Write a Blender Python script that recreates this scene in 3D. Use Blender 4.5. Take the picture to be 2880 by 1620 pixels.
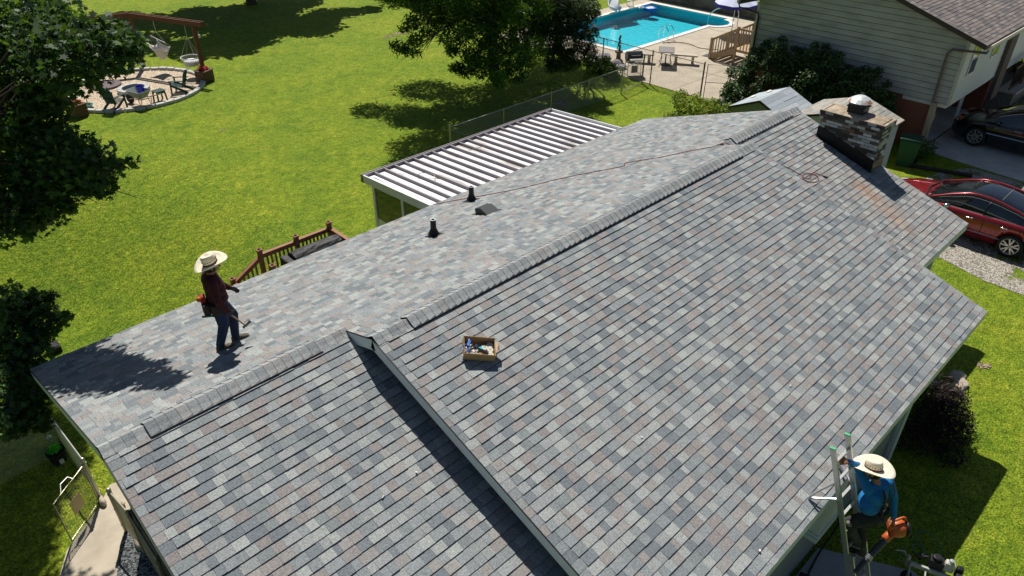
import bpy, bmesh, math, random
import numpy as np
from mathutils import Vector, Matrix
random.seed(7); RNG = np.random.default_rng(7)
for o in list(bpy.data.objects): bpy.data.objects.remove(o)
SC = bpy.context.scene; COL = SC.collection
R = math.radians
# ---------------------------------------------------------------- camera
CAMP = Vector((-0.77431, -12.602, 8.06631)); FPX = 2048.57
CR = Vector((0.7178744, -0.69616836, 0.00244336)); CU = Vector((0.3840874, 0.39898531, 0.83263893)); CF = Vector((0.58063174, 0.59679171, -0.55381083))
cam = bpy.data.cameras.new('camera'); cam.sensor_width = 36; cam.lens = 36 * FPX / 2880; cam.clip_start = .1; cam.clip_end = 2000
co = bpy.data.objects.new('camera', cam); COL.objects.link(co)
M = Matrix.Identity(4)
for i in range(3): M[i][0] = CR[i]; M[i][1] = CU[i]; M[i][2] = -CF[i]; M[i][3] = CAMP[i]
co.matrix_world = M; SC.camera = co
# ---------------------------------------------------------------- light
SUN_AZ, SUN_EL = R(59), R(55.5)
w = bpy.data.worlds.new('World'); SC.world = w; w.use_nodes = True
nt = w.node_tree; nt.nodes.clear()
sk = nt.nodes.new('ShaderNodeTexSky'); sk.sky_type = 'NISHITA'; sk.sun_disc = False
sk.sun_elevation = SUN_EL; sk.sun_rotation = R(90) - SUN_AZ; sk.air_density = 1.0; sk.dust_density = .6; sk.ozone_density = 1.5
bg = nt.nodes.new('ShaderNodeBackground'); bg.inputs[1].default_value = .05
wo = nt.nodes.new('ShaderNodeOutputWorld'); nt.links.new(sk.outputs[0], bg.inputs[0]); nt.links.new(bg.outputs[0], wo.inputs[0])
sd = bpy.data.lights.new('sun', 'SUN'); sd.energy = 5.0; sd.angle = R(.5); sd.color = (1, .955, .88)
so = bpy.data.objects.new('sun', sd); COL.objects.link(so)
SUND = Vector((math.cos(SUN_AZ)*math.cos(SUN_EL), math.sin(SUN_AZ)*math.cos(SUN_EL), math.sin(SUN_EL)))
so.rotation_euler = (SUND).to_track_quat('Z', 'Y').to_euler(); so.location = SUND * 60
SC.view_settings.view_transform = 'Standard'; SC.view_settings.look = 'None'; SC.view_settings.gamma = 1
SC.view_settings.exposure = .10
SC.render.engine = 'CYCLES'
SC.cycles.max_bounces = 6; SC.cycles.transparent_max_bounces = 12; SC.cycles.caustics_refractive = False; SC.cycles.caustics_reflective = False
# ---------------------------------------------------------------- helpers
G = -2.5                      # ground level (z = 0 is the eave line of the main roof)
def ray(s): return CF + CR * ((s[0]-1440)/FPX) - CU * ((s[1]-810)/FPX)
def onz(s, z=G): d = ray(s); return CAMP + d * ((z - CAMP.z) / d.z)
def onx(s, x): d = ray(s); return CAMP + d * ((x - CAMP.x) / d.x)
def atd(s, k): return CAMP + ray(s) * k
def tag(o, label=None, cat=None, group=None, kind=None):
    if label: o['label'] = label
    if cat: o['category'] = cat
    if group: o['group'] = group
    if kind: o['kind'] = kind
    return o
def empty(name, loc=(0, 0, 0), rz=0, label=None, cat=None, group=None):
    o = bpy.data.objects.new(name, None); COL.objects.link(o); o.location = loc; o.rotation_euler = (0, 0, rz); o.empty_display_size = .2
    return tag(o, label, cat, group)
def copy_tree(o, parent=None):
    c = o.copy(); COL.objects.link(c)
    if parent: c.parent = parent; c.matrix_parent_inverse = o.matrix_parent_inverse.copy()
    for ch in list(o.children): copy_tree(ch, c)
    return c
class MB:
    def __init__(s): s.v = []; s.f = []; s.m = []; s.c = []; s.cur = 0; s.col = (1, 1, 1)
    def add(s, vs, fs, col=None):
        b = len(s.v); s.v += [tuple(x) for x in vs]; s.f += [tuple(i + b for i in f) for f in fs]; s.m += [s.cur]*len(fs); s.c += [col or s.col]*len(fs); return s
    def box(s, c, d, rz=0, rx=0, ry=0, col=None):
        h = [x/2 for x in d]; vs = [Vector((a*h[0], b*h[1], e*h[2])) for a in (-1, 1) for b in (-1, 1) for e in (-1, 1)]
        if rz or rx or ry:
            m = Matrix.Rotation(rz, 3, 'Z') @ Matrix.Rotation(ry, 3, 'Y') @ Matrix.Rotation(rx, 3, 'X'); vs = [m @ v for v in vs]
        vs = [v + Vector(c) for v in vs]
        return s.add(vs, [(0, 1, 3, 2), (4, 6, 7, 5), (0, 4, 5, 1), (2, 3, 7, 6), (0, 2, 6, 4), (1, 5, 7, 3)], col)
    def bx(s, a, b, col=None): return s.box([(a[i]+b[i])/2 for i in range(3)], [abs(b[i]-a[i]) for i in range(3)], col=col)
    def beam(s, p, q, wd, ht=None, up=(0, 0, 1), col=None):
        p, q = Vector(p), Vector(q); ht = ht or wd; d = (q-p).normalized(); u = Vector(up)
        if abs(d.dot(u)) > .98: u = Vector((1, 0, 0))
        r = d.cross(u).normalized(); u = r.cross(d).normalized()
        vs = [e + r*(a*wd/2) + u*(b*ht/2) for e in (p, q) for a, b in ((-1, -1), (1, -1), (1, 1), (-1, 1))]
        return s.add(vs, [(0, 1, 2, 3), (7, 6, 5, 4), (0, 4, 5, 1), (1, 5, 6, 2), (2, 6, 7, 3), (3, 7, 4, 0)], col)
    def tube(s, pts, rad, n=8, closed=False, caps=True, col=None):
        pts = [Vector(p) for p in pts]; N = len(pts); rad = rad if hasattr(rad, '__len__') else [rad]*N; vs = []; prev = None
        for i, p in enumerate(pts):
            a = pts[(i-1) % N] if (closed or i > 0) else p; b = pts[(i+1) % N] if (closed or i < N-1) else p
            d = (b-a); d = d.normalized() if d.length > 1e-9 else Vector((0, 0, 1))
            if prev is None:
                u = Vector((0, 0, 1)) if abs(d.z) < .9 else Vector((1, 0, 0))
            else: u = prev
            r = d.cross(u); r = r.normalized() if r.length > 1e-6 else d.orthogonal().normalized(); u = r.cross(d).normalized(); prev = u
            for k in range(n): t = 2*math.pi*k/n; vs.append(p + (r*math.cos(t) + u*math.sin(t))*rad[i])
        fs = []
        for i in range(N if closed else N-1):
            j = (i+1) % N
            for k in range(n): fs.append((i*n+k, i*n+(k+1) % n, j*n+(k+1) % n, j*n+k))
        if caps and not closed: fs.append(tuple(range(n-1, -1, -1))); fs.append(tuple((N-1)*n+k for k in range(n)))
        return s.add(vs, fs, col)
    def lathe(s, prof, c=(0, 0, 0), n=20, sx=1, sy=1, mat=None, col=None, caps=True):
        vs = []; c = Vector(c)
        for r_, z in prof:
            for k in range(n):
                t = 2*math.pi*k/n; v = Vector((r_*math.cos(t)*sx, r_*math.sin(t)*sy, z)); v = (mat @ v if mat else v); vs.append(v + c)
        fs = [(i*n+k, i*n+(k+1) % n, (i+1)*n+(k+1) % n, (i+1)*n+k) for i in range(len(prof)-1) for k in range(n)]
        if caps:
            fs.append(tuple(range(n-1, -1, -1))); fs.append(tuple((len(prof)-1)*n+k for k in range(n)))
        return s.add(vs, fs, col)
    def prism(s, poly, z0, z1, col=None):
        n = len(poly); vs = [(p[0], p[1], z0) for p in poly] + [(p[0], p[1], z1) for p in poly]
        fs = [tuple(range(n-1, -1, -1)), tuple(range(n, 2*n))] + [(i, (i+1) % n, n+(i+1) % n, n+i) for i in range(n)]
        return s.add(vs, fs, col)
    def extr(s, poly, dvec, col=None):         # polygon of 3D points extruded by a vector
        n = len(poly); d = Vector(dvec); vs = [Vector(p) for p in poly] + [Vector(p)+d for p in poly]
        fs = [tuple(range(n-1, -1, -1)), tuple(range(n, 2*n))] + [(i, (i+1) % n, n+(i+1) % n, n+i) for i in range(n)]
        return s.add(vs, fs, col)
    def ball(s, c, r, n=12, m=8, sc=(1, 1, 1), col=None):
        pr = [(max(1e-4, math.sin(math.pi*i/m))*r, -math.cos(math.pi*i/m)*r*sc[2]) for i in range(m+1)]
        return s.lathe(pr, c, n, sc[0], sc[1], col=col)
    def build(s, name, mats, parent=None, smooth=False, bevel=0, recalc=True):
        me = bpy.data.meshes.new(name); me.from_pydata([tuple(v) for v in s.v], [], s.f)
        mats = mats if isinstance(mats, (list, tuple)) else [mats]
        for m in mats: me.materials.append(m)
        if len(mats) > 1: me.polygons.foreach_set('material_index', s.m)
        if any(c != (1, 1, 1) for c in s.c):
            at = me.color_attributes.new('col', 'FLOAT_COLOR', 'CORNER'); arr = []
            for p, c in zip(me.polygons, s.c): arr += [c[0], c[1], c[2], 1.0]*p.loop_total
            at.data.foreach_set('color', arr)
        if recalc:
            bm = bmesh.new(); bm.from_mesh(me); bmesh.ops.recalc_face_normals(bm, faces=bm.faces); bm.to_mesh(me); bm.free()
        if smooth: me.polygons.foreach_set('use_smooth', [True]*len(me.polygons))
        o = bpy.data.objects.new(name, me); COL.objects.link(o)
        if parent: o.parent = parent
        if bevel: b = o.modifiers.new('bevel', 'BEVEL'); b.width = bevel; b.segments = 2; b.limit_method = 'ANGLE'
        return o
# ---------------------------------------------------------------- materials
MT = {}
def mat(name, col, rough=.7, metal=0, spec=.3, noise=0, nscale=8, bump=0, bscale=40, col2=None, ramp=(.4, .6), attr=False, coat=0, detail=6, stretch=None, coord='Object', bdist=.01):
    if name in MT: return MT[name]
    m = bpy.data.materials.new(name); m.use_nodes = True; t = m.node_tree; N = t.nodes; L = t.links; b = N['Principled BSDF']
    b.inputs['Roughness'].default_value = rough; b.inputs['Metallic'].default_value = metal; b.inputs['Specular IOR Level'].default_value = spec
    if coat: b.inputs['Coat Weight'].default_value = coat; b.inputs['Coat Roughness'].default_value = .04
    tc = N.new('ShaderNodeTexCoord'); src = tc.outputs[coord]
    if stretch: mp = N.new('ShaderNodeMapping'); mp.inputs['Scale'].default_value = stretch; L.new(src, mp.inputs[0]); src = mp.outputs[0]
    base = None
    if attr: a = N.new('ShaderNodeAttribute'); a.attribute_name = 'col'; base = a.outputs['Color']
    if col2:
        n = N.new('ShaderNodeTexNoise'); n.inputs['Scale'].default_value = nscale; n.inputs['Detail'].default_value = detail; L.new(src, n.inputs['Vector'])
        r = N.new('ShaderNodeValToRGB'); r.color_ramp.elements[0].position = ramp[0]; r.color_ramp.elements[1].position = ramp[1]
        r.color_ramp.elements[0].color = (*col, 1); r.color_ramp.elements[1].color = (*col2, 1); L.new(n.outputs['Fac'], r.inputs[0]); base = r.outputs[0]
    if noise:
        n = N.new('ShaderNodeTexNoise'); n.inputs['Scale'].default_value = nscale*1.7; n.inputs['Detail'].default_value = detail; n.inputs['Roughness'].default_value = .65; L.new(src, n.inputs['Vector'])
        mr = N.new('ShaderNodeMapRange'); mr.inputs[1].default_value = .25; mr.inputs[2].default_value = .75; mr.inputs[3].default_value = 1-noise; mr.inputs[4].default_value = 1+noise; L.new(n.outputs['Fac'], mr.inputs[0])
        mx = N.new('ShaderNodeMix'); mx.data_type = 'RGBA'; mx.blend_type = 'MULTIPLY'; mx.inputs[0].default_value = 1
        if base: L.new(base, mx.inputs[6])
        else: mx.inputs[6].default_value = (*col, 1)
        L.new(mr.outputs[0], mx.inputs[7]); base = mx.outputs[2]
    if base: L.new(base, b.inputs['Base Color'])
    else: b.inputs['Base Color'].default_value = (*col, 1)
    if bump:
        n = N.new('ShaderNodeTexNoise'); n.inputs['Scale'].default_value = bscale; n.inputs['Detail'].default_value = 5; L.new(src, n.inputs['Vector'])
        bp = N.new('ShaderNodeBump'); bp.inputs['Strength'].default_value = bump; bp.inputs['Distance'].default_value = bdist; L.new(n.outputs['Fac'], bp.inputs['Height']); L.new(bp.outputs[0], b.inputs['Normal'])
    MT[name] = m; return m
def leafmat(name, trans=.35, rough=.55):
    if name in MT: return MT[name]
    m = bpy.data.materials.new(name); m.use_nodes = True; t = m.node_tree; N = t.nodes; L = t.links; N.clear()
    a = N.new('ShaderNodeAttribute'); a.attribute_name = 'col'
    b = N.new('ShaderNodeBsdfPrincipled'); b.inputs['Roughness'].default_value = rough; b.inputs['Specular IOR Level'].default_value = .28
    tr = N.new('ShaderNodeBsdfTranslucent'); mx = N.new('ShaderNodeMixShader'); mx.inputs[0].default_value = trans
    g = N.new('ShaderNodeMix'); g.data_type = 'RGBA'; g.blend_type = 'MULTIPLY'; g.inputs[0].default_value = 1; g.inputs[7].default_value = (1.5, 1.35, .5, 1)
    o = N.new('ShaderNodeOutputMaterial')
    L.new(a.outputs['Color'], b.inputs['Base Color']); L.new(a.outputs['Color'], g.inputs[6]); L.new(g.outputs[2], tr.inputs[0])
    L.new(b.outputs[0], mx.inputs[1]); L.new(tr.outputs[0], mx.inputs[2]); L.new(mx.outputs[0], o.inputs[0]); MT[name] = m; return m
def glassmat(name, tint=(.02, .025, .03), rough=.05):
    return mat(name, tint, rough, 0, .9)
shingle_m = mat('shingle', (.3, .3, .3), .93, spec=.15, attr=True, noise=.55, nscale=34, bump=.5, bscale=260, bdist=.004, detail=5)
white_m = mat('white_paint', (.72, .73, .72), .5, noise=.08, nscale=3)
trim_m = mat('pale_trim', (.62, .68, .72), .45, noise=.06, nscale=4)
siding_gray = mat('gray_wall_paint', (.24, .26, .27), .75, noise=.12, nscale=2, bump=.15, bscale=60)
black_m = mat('black_plastic', (.012, .012, .014), .45, noise=.2, nscale=12)
rubber_m = mat('black_rubber', (.02, .02, .022), .8, noise=.2, nscale=30)
steel_m = mat('galvanised_steel', (.42, .42, .40), .42, .85, noise=.15, nscale=30)
alu_m = mat('aluminium', (.62, .62, .60), .38, .75, noise=.12, nscale=14)
chrome_m = mat('chrome', (.8, .8, .82), .12, 1)
wood_m = mat('stained_timber', (.30, .14, .075), .65, noise=.25, nscale=7, stretch=(1, 1, 1), bump=.2, bscale=40)
raw_wood = mat('weathered_timber', (.42, .31, .19), .8, noise=.3, nscale=6, bump=.3, bscale=30)
bark_m = mat('bark', (.10, .075, .05), .95, noise=.4, nscale=9, bump=.8, bscale=25, bdist=.03)
conc_m = mat('pale_concrete', (.44, .38, .29), .9, noise=.2, nscale=1.6, bump=.2, bscale=70, detail=9)
brick_m = mat('brick_face', (.3, .2, .15), .9, attr=True, noise=.35, nscale=45, bump=.6, bscale=120, bdist=.006)
leaf_m = leafmat('leaf_surface', .38)
leaf_dark = leafmat('dense_leaf_surface', .18)
# ================================================================ ground and paving
def lawn_material():
    m = bpy.data.materials.new('lawn'); m.use_nodes = True; t = m.node_tree; N = t.nodes; L = t.links; b = N['Principled BSDF']
    tc = N.new('ShaderNodeTexCoord')
    def noise(sc, det=6, ro=.6):
        n = N.new('ShaderNodeTexNoise'); n.inputs['Scale'].default_value = sc; n.inputs['Detail'].default_value = det; n.inputs['Roughness'].default_value = ro; L.new(tc.outputs['Object'], n.inputs['Vector']); return n.outputs['Fac']
    def ramp(src, stops):
        r = N.new('ShaderNodeValToRGB'); e = r.color_ramp.elements
        while len(e) < len(stops): e.new(.5)
        for k, (p, c) in enumerate(stops): e[k].position = p; e[k].color = (*c, 1)
        L.new(src, r.inputs[0]); return r.outputs[0]
    def mix(a, c, f, mode='MIX'):
        x = N.new('ShaderNodeMix'); x.data_type = 'RGBA'; x.blend_type = mode
        if hasattr(f, 'name'): L.new(f, x.inputs[0])
        else: x.inputs[0].default_value = f
        L.new(a, x.inputs[6]); L.new(c, x.inputs[7]); return x.outputs[2]
    big = ramp(noise(.32, 5, .6), [(.34, (.135, .230, .022)), (.5, (.212, .300, .024)), (.66, (.300, .350, .034))])
    med = ramp(noise(2.6, 7, .68), [(.32, (.105, .19, .020)), (.52, (.208, .296, .024)), (.7, (.33, .36, .055))])
    c = mix(big, med, .5)
    fine = ramp(noise(26, 7, .75), [(.36, (.16, .20, .14)), (.5, (.9, .92, .85)), (.62, (1.8, 1.6, 1.3))])
    c = mix(c, fine, 1, 'MULTIPLY')
    clump = ramp(noise(9, 5, .7), [(.34, (.60, .66, .56)), (.5, (1.0, 1.0, .95)), (.66, (1.38, 1.3, 1.2))])
    c = mix(c, clump, 1, 'MULTIPLY')
    tiny = ramp(noise(4.2, 3, .6), [(.36, (.84, .9, .8)), (.52, (1, 1, 1)), (.68, (1.14, 1.08, 1.0))])
    c = mix(c, tiny, 1, 'MULTIPLY')
    dirt = ramp(noise(.9, 8, .72), [(.68, (0, 0, 0)), (.76, (.5, .5, .5))])
    dc = ramp(noise(30, 4), [(.3, (.22, .15, .08)), (.7, (.36, .28, .14))])
    c = mix(c, dc, dirt); L.new(c, b.inputs['Base Color'])
    b.inputs['Roughness'].default_value = .85; b.inputs['Specular IOR Level'].default_value = .12
    bp = N.new('ShaderNodeBump'); bp.inputs['Strength'].default_value = 1; bp.inputs['Distance'].default_value = .05; L.new(noise(30, 6, .7), bp.inputs['Height'])
    bp2 = N.new('ShaderNodeBump'); bp2.inputs['Strength'].default_value = .6; bp2.inputs['Distance'].default_value = .12; L.new(noise(5, 4), bp2.inputs['Height']); L.new(bp.outputs[0], bp2.inputs['Normal'])
    L.new(bp2.outputs[0], b.inputs['Normal']); return m
b = MB()
GL = -4.6                     # the side yard left of the house lies lower
def S_(t): t = max(0, min(1, t)); return t*t*(3-2*t)
def gz(x, y): return G - (G-GL)*S_((8-x)/7.0)*S_((16-y)/8)*S_((y+9)/4)
gx_ = [-250, -40, -12] + list(np.arange(-10, 9.01, .5)); gy_ = list(np.arange(-9, 16.01, .5)); n = len(gy_)
b.add([(x, y, gz(x, y)) for x in gx_ for y in gy_], [(i*n+k, (i+1)*n+k, (i+1)*n+k+1, i*n+k+1) for i in range(len(gx_)-1) for k in range(n-1)])
for x0, y0, x1, y1 in ((-250, -250, 9, -9), (-250, 16, 9, 320), (9, -250, 29.55, 320), (39.45, -250, 320, 320), (29.55, -250, 39.45, 9.74), (29.55, 16.05, 39.45, 320)): b.add([(x0, y0, G), (x1, y0, G), (x1, y1, G), (x0, y1, G)], [(0, 1, 2, 3)])
tag(b.build('ground', lawn_material(), smooth=True), kind='structure')
def sheet(name, poly, z, m, th=.0, kind='structure'):
    b = MB()
    if th: b.prism(poly, z-th, z)
    else: b.add([(x, y, z) for x, y in poly], [tuple(range(len(poly)))])
    return tag(b.build(name, m), kind=kind)
def ragged(cx, cy, rx, ry, n=26, j=.25, seed=0, rot=0):
    r = random.Random(seed); ph = [r.uniform(0, 6.28) for _ in range(4)]; out = []
    for k in range(n):
        t = 2*math.pi*k/n; q = 1 + j*(.5*math.sin(2*t+ph[0]) + .35*math.sin(3*t+ph[1]) + .3*math.sin(5*t+ph[2]) + .25*math.sin(9*t+ph[3])) + r.uniform(-.06, .06)
        x, y = rx*q*math.cos(t), ry*q*math.sin(t); out.append((cx + x*math.cos(rot)-y*math.sin(rot), cy + x*math.sin(rot)+y*math.cos(rot)))
    return out
def scatter_mat(name, c1, c2, c3, scale, bump=.6, ramp=(.3, .5, .7), alpha=None):
    m = bpy.data.materials.new(name); m.use_nodes = True; t = m.node_tree; N = t.nodes; L = t.links; bs = N['Principled BSDF']
    tc = N.new('ShaderNodeTexCoord'); v = N.new('ShaderNodeTexVoronoi'); v.inputs['Scale'].default_value = scale; L.new(tc.outputs['Object'], v.inputs['Vector'])
    sp = N.new('ShaderNodeSeparateColor'); L.new(v.outputs['Color'], sp.inputs[0])
    r = N.new('ShaderNodeValToRGB'); e = r.color_ramp.elements; e.new(.5)
    for k, (p, c) in enumerate(zip(ramp, (c1, c2, c3))): e[k].position = p; e[k].color = (*c, 1)
    L.new(sp.outputs[0], r.inputs[0]); L.new(r.outputs[0], bs.inputs['Base Color']); bs.inputs['Roughness'].default_value = .9
    bp = N.new('ShaderNodeBump'); bp.inputs['Strength'].default_value = bump; bp.inputs['Distance'].default_value = .03; bp.invert = True; L.new(v.outputs['Distance'], bp.inputs['Height']); L.new(bp.outputs[0], bs.inputs['Normal'])
    if alpha:      # ragged thin cover: grass shows between the stones
        n = N.new('ShaderNodeTexNoise'); n.inputs['Scale'].default_value = alpha[0]; n.inputs['Detail'].default_value = 8; n.inputs['Roughness'].default_value = .7; L.new(tc.outputs['Object'], n.inputs['Vector'])
        q = N.new('ShaderNodeValToRGB'); q.color_ramp.elements[0].position = alpha[1]; q.color_ramp.elements[1].position = alpha[1]+.05; L.new(n.outputs['Fac'], q.inputs[0]); L.new(q.outputs[0], bs.inputs['Alpha'])
    return m
soil = mat('bare_soil', (.30, .20, .12), .95, col2=(.16, .11, .06), nscale=9, bump=.6, bscale=30)
pave = mat('poured_concrete', (.46, .40, .31), .9, noise=.22, nscale=.9, bump=.15, bscale=90, detail=10)
drive = mat('driveway_concrete', (.52, .51, .47), .9, noise=.25, nscale=.7, bump=.2, bscale=60, detail=10)
# pool terrace: slab with a basin cut out
PX0, PX1, PY0, PY1 = 29.6, 39.35, 10.45, 16.0
z = G + .03
b = MB()
def quad(x0, y0, x1, y1, zz=z): b.add([(x0, y0, zz), (x1, y0, zz), (x1, y1, zz), (x0, y1, zz)], [(0, 1, 2, 3)])
quad(26.38, 1.2, 40.3, 9.7); quad(26.9, 9.7, PX0, 17.2); quad(PX1, 9.7, 40.3, 17.2); quad(PX0, PY1, PX1, 17.2); quad(PX0, 9.7, 37.2, PY0); quad(38.9, 9.7, PX1, PY0)
b.add([(26.38, 1.2, G), (26.38, 9.7, G), (26.38, 9.7, z), (26.38, 1.2, z)], [(0, 1, 2, 3)])
tag(b.build('pool_deck', pave), kind='structure')
b = MB()
for y in (2.6, 5.2, 7.7): b.bx((26.4, y-.01, z+.001), (40.2, y+.01, z+.004))
for x in (29.6, 33.0, 36.6): b.bx((x-.01, 1.3, z+.0045), (x+.01, 10.0, z+.0075))
tag(b.build('deck_joints', mat('joint_filler', (.25, .2, .15), .9)), kind='structure')
liner = mat('pool_liner', (.05, .56, .66), .6, noise=.08, nscale=3)
b = MB(); zb = G - .62; zw = G - .12
b.add([(PX0, PY0, zb), (PX1, PY0, zb), (PX1, PY1, zb), (PX0, PY1, zb)], [(0, 1, 2, 3)])
for p, q in (((PX0, PY0), (37.2, PY0)), ((38.9, PY0), (PX1, PY0)), ((PX1, PY0), (PX1, PY1)), ((PX1, PY1), (PX0, PY1)), ((PX0, PY1), (PX0, PY0))):
    b.add([(*p, zb), (*q, zb), (*q, z), (*p, z)], [(0, 1, 2, 3)])
alc = [(37.2, PY0)] + [(38.05+.85*math.cos(t), PY0-.75*math.sin(t)) for t in np.linspace(math.pi, 0, 9)] + [(38.9, PY0)]
b.add([(x, y, G-.35) for x, y in alc], [tuple(range(len(alc)))])
for p, q in zip(alc[1:-2], alc[2:-1]): b.add([(*p, G-.35), (*q, G-.35), (*q, z), (*p, z)], [(0, 1, 2, 3)])
b.add([(37.2, PY0, zb), (38.9, PY0, zb), (38.9, PY0, G-.35), (37.2, PY0, G-.35)], [(0, 1, 2, 3)])
tag(b.build('pool_basin', liner), kind='structure')
# deck fill round the alcove
b = MB(); n = len(alc)
ring = [(x, y, z) for x, y in alc]; out = [(x, 9.7, z) for x, y in alc]
b.add(ring + out, [(i, i+1, n+i+1, n+i) for i in range(n-1)]); tag(b.build('step_surround', pave), kind='structure')
# water
def water_material():
    m = bpy.data.materials.new('pool_water'); m.use_nodes = True; t = m.node_tree; N = t.nodes; L = t.links; N.clear()
    tr = N.new('ShaderNodeBsdfTransparent'); tr.inputs[0].default_value = (.55, .95, .98, 1); gl = N.new('ShaderNodeBsdfGlossy'); gl.inputs['Roughness'].default_value = .06
    fr = N.new('ShaderNodeFresnel'); fr.inputs[0].default_value = 1.33; mx = N.new('ShaderNodeMixShader'); o = N.new('ShaderNodeOutputMaterial')
    tc = N.new('ShaderNodeTexCoord'); n = N.new('ShaderNodeTexNoise'); n.inputs['Scale'].default_value = 4; n.inputs['Detail'].default_value = 3; L.new(tc.outputs['Object'], n.inputs['Vector'])
    bp = N.new('ShaderNodeBump'); bp.inputs['Strength'].default_value = .9; bp.inputs['Distance'].default_value = .05; L.new(n.outputs['Fac'], bp.inputs['Height'])
    L.new(bp.outputs[0], gl.inputs['Normal']); L.new(bp.outputs[0], fr.inputs['Normal']); L.new(fr.outputs[0], mx.inputs[0]); L.new(tr.outputs[0], mx.inputs[1]); L.new(gl.outputs[0], mx.inputs[2]); L.new(mx.outputs[0], o.inputs[0]); return m
b = MB(); b.add([(PX0, PY0, zw), (PX1, PY0, zw), (PX1, PY1, zw), (PX0, PY1, zw)], [(0, 1, 2, 3)]); b.add([(x, y, zw) for x, y in alc], [tuple(range(len(alc)))])
tag(b.build('water', water_material()), kind='structure')
b = MB(); cw = .28; zc = z + .035      # white coping
for a, c in (((PX0-cw, PY0-cw), (37.2-cw, PY0+.02)), ((PX0-cw, PY0+.02), (PX0+.02, PY1)), ((PX0-cw, PY1-.02), (PX1+cw, PY1+cw)), ((PX1-.02, PY0), (PX1+cw, PY1-.02)), ((38.9+cw, PY0-cw), (PX1+cw, PY0))):
    b.bx((*a, G-.02), (*c, zc))
inn = [(x, y) for x, y in alc[1:-1]]; ou = [(38.05+(x-38.05)*1.32, PY0+(y-PY0)*1.36-.0) for x, y in inn]; n = len(inn)
b.add([(x, y, zc) for x, y in inn] + [(x, y, zc) for x, y in ou] + [(x, y, z) for x, y in ou], [(i, i+1, n+i+1, n+i) for i in range(n-1)] + [(n+i, n+i+1, 2*n+i+1, 2*n+i) for i in range(n-1)])
tag(b.build('pool_coping', mat('white_coping', (.74, .72, .68), .7, noise=.06, nscale=5)), kind='structure')
# fire-pit gravel circle, paths, drive, gravel
FC = (9.3, 21.7); FR = 2.85
sheet('gravel_circle', [(FC[0]+FR*math.cos(t), FC[1]+FR*math.sin(t)) for t in np.linspace(0, 2*math.pi, 49)[:-1]], G+.02,
      scatter_mat('pea_gravel', (.34, .24, .15), (.52, .40, .27), (.66, .56, .42), 26))
sheet('path', [(.21, 1.15), (.52, 1.55), (.85, 1.5), (.85, -.45), (.48, -.5), (.4, -5.2), (-2.2, -5.2), (-1.4, -1.2), (-1.01, -.13), (-.72, .39)], GL+.03, pave, th=.05)
sheet('gravel_bed', [(.62, .18), (.3, .02), (.1, -.25), (-.2, -.92), (-.5, -3.0), (.5, -3.1), (.6, -.4)], GL+.055,
      scatter_mat('grey_gravel', (.05, .055, .06), (.16, .18, .18), (.34, .36, .35), 30, 1), th=.03)
sheet('driveway', [(27.6, -5.0), (27.35, -6.5), (27.2, -8.3), (27.0, -22), (42, -22), (42, -5.7), (35.5, -5.7), (35.5, -4.5), (33.2, -4.5), (33.2, -1.0), (27.6, -1.0)], G+.03, drive, th=.06)
b = MB(); b.bx((27.62, -5.08, G+.031), (33.1, -5.03, G+.036)); b.bx((30.4, -20, G+.031), (30.44, -5.1, G+.036)); tag(b.build('driveway_joints', mat('dark_joint', (.09, .08, .07), .9)), kind='structure')
sheet('gravel_strip', [(24.4, -6.0), (26.0, -6.3), (27.1, -6.9), (27.0, -14), (19.9, -14), (19.6, -10.8), (19.6, -9.7), (20.0, -8.4), (20.9, -7.9), (21.6, -6.6)], G+.012,
      scatter_mat('limestone_gravel', (.18, .16, .12), (.34, .31, .25), (.50, .46, .40), 32, .8, alpha=(.75, .41)))
for k, (s, rx, ry, ro) in enumerate([((470, 985), .7, .25, .3), ((625, 366), .12, .12, 0), ((275, 197), .6, .3, .2), ((1112, 98), .7, .35, 0), ((1570, 300), .8, .4, .4), ((2765, 1029), .16, .12, 0), ((280, 1015), .4, .2, 0), ((2250, 480), .1, .1, 0)]):
    p = onz(s); sheet('bare_soil', ragged(p.x, p.y, rx, ry, seed=k, rot=ro, j=.5), gz(p.x, p.y)+.012+.001*k, scatter_mat('soil_%s' % ['pale', 'brown', 'dry', 'sandy', 'dark', 'clay', 'loose', 'fine'][k], (.12, .08, .05), (.30, .21, .13), (.42, .33, .22), 30, .8, alpha=(3.5, .47)))
sheet('front_slab', [(5.2, -10.60), (8.45, -10.60), (9.15, -11.9), (8.9, -12.6), (5.2, -13.2)], G+.05, mat('dull_concrete', (.33, .34, .34), .9, noise=.15, nscale=3, bump=.2, bscale=80), th=.08)

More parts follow.
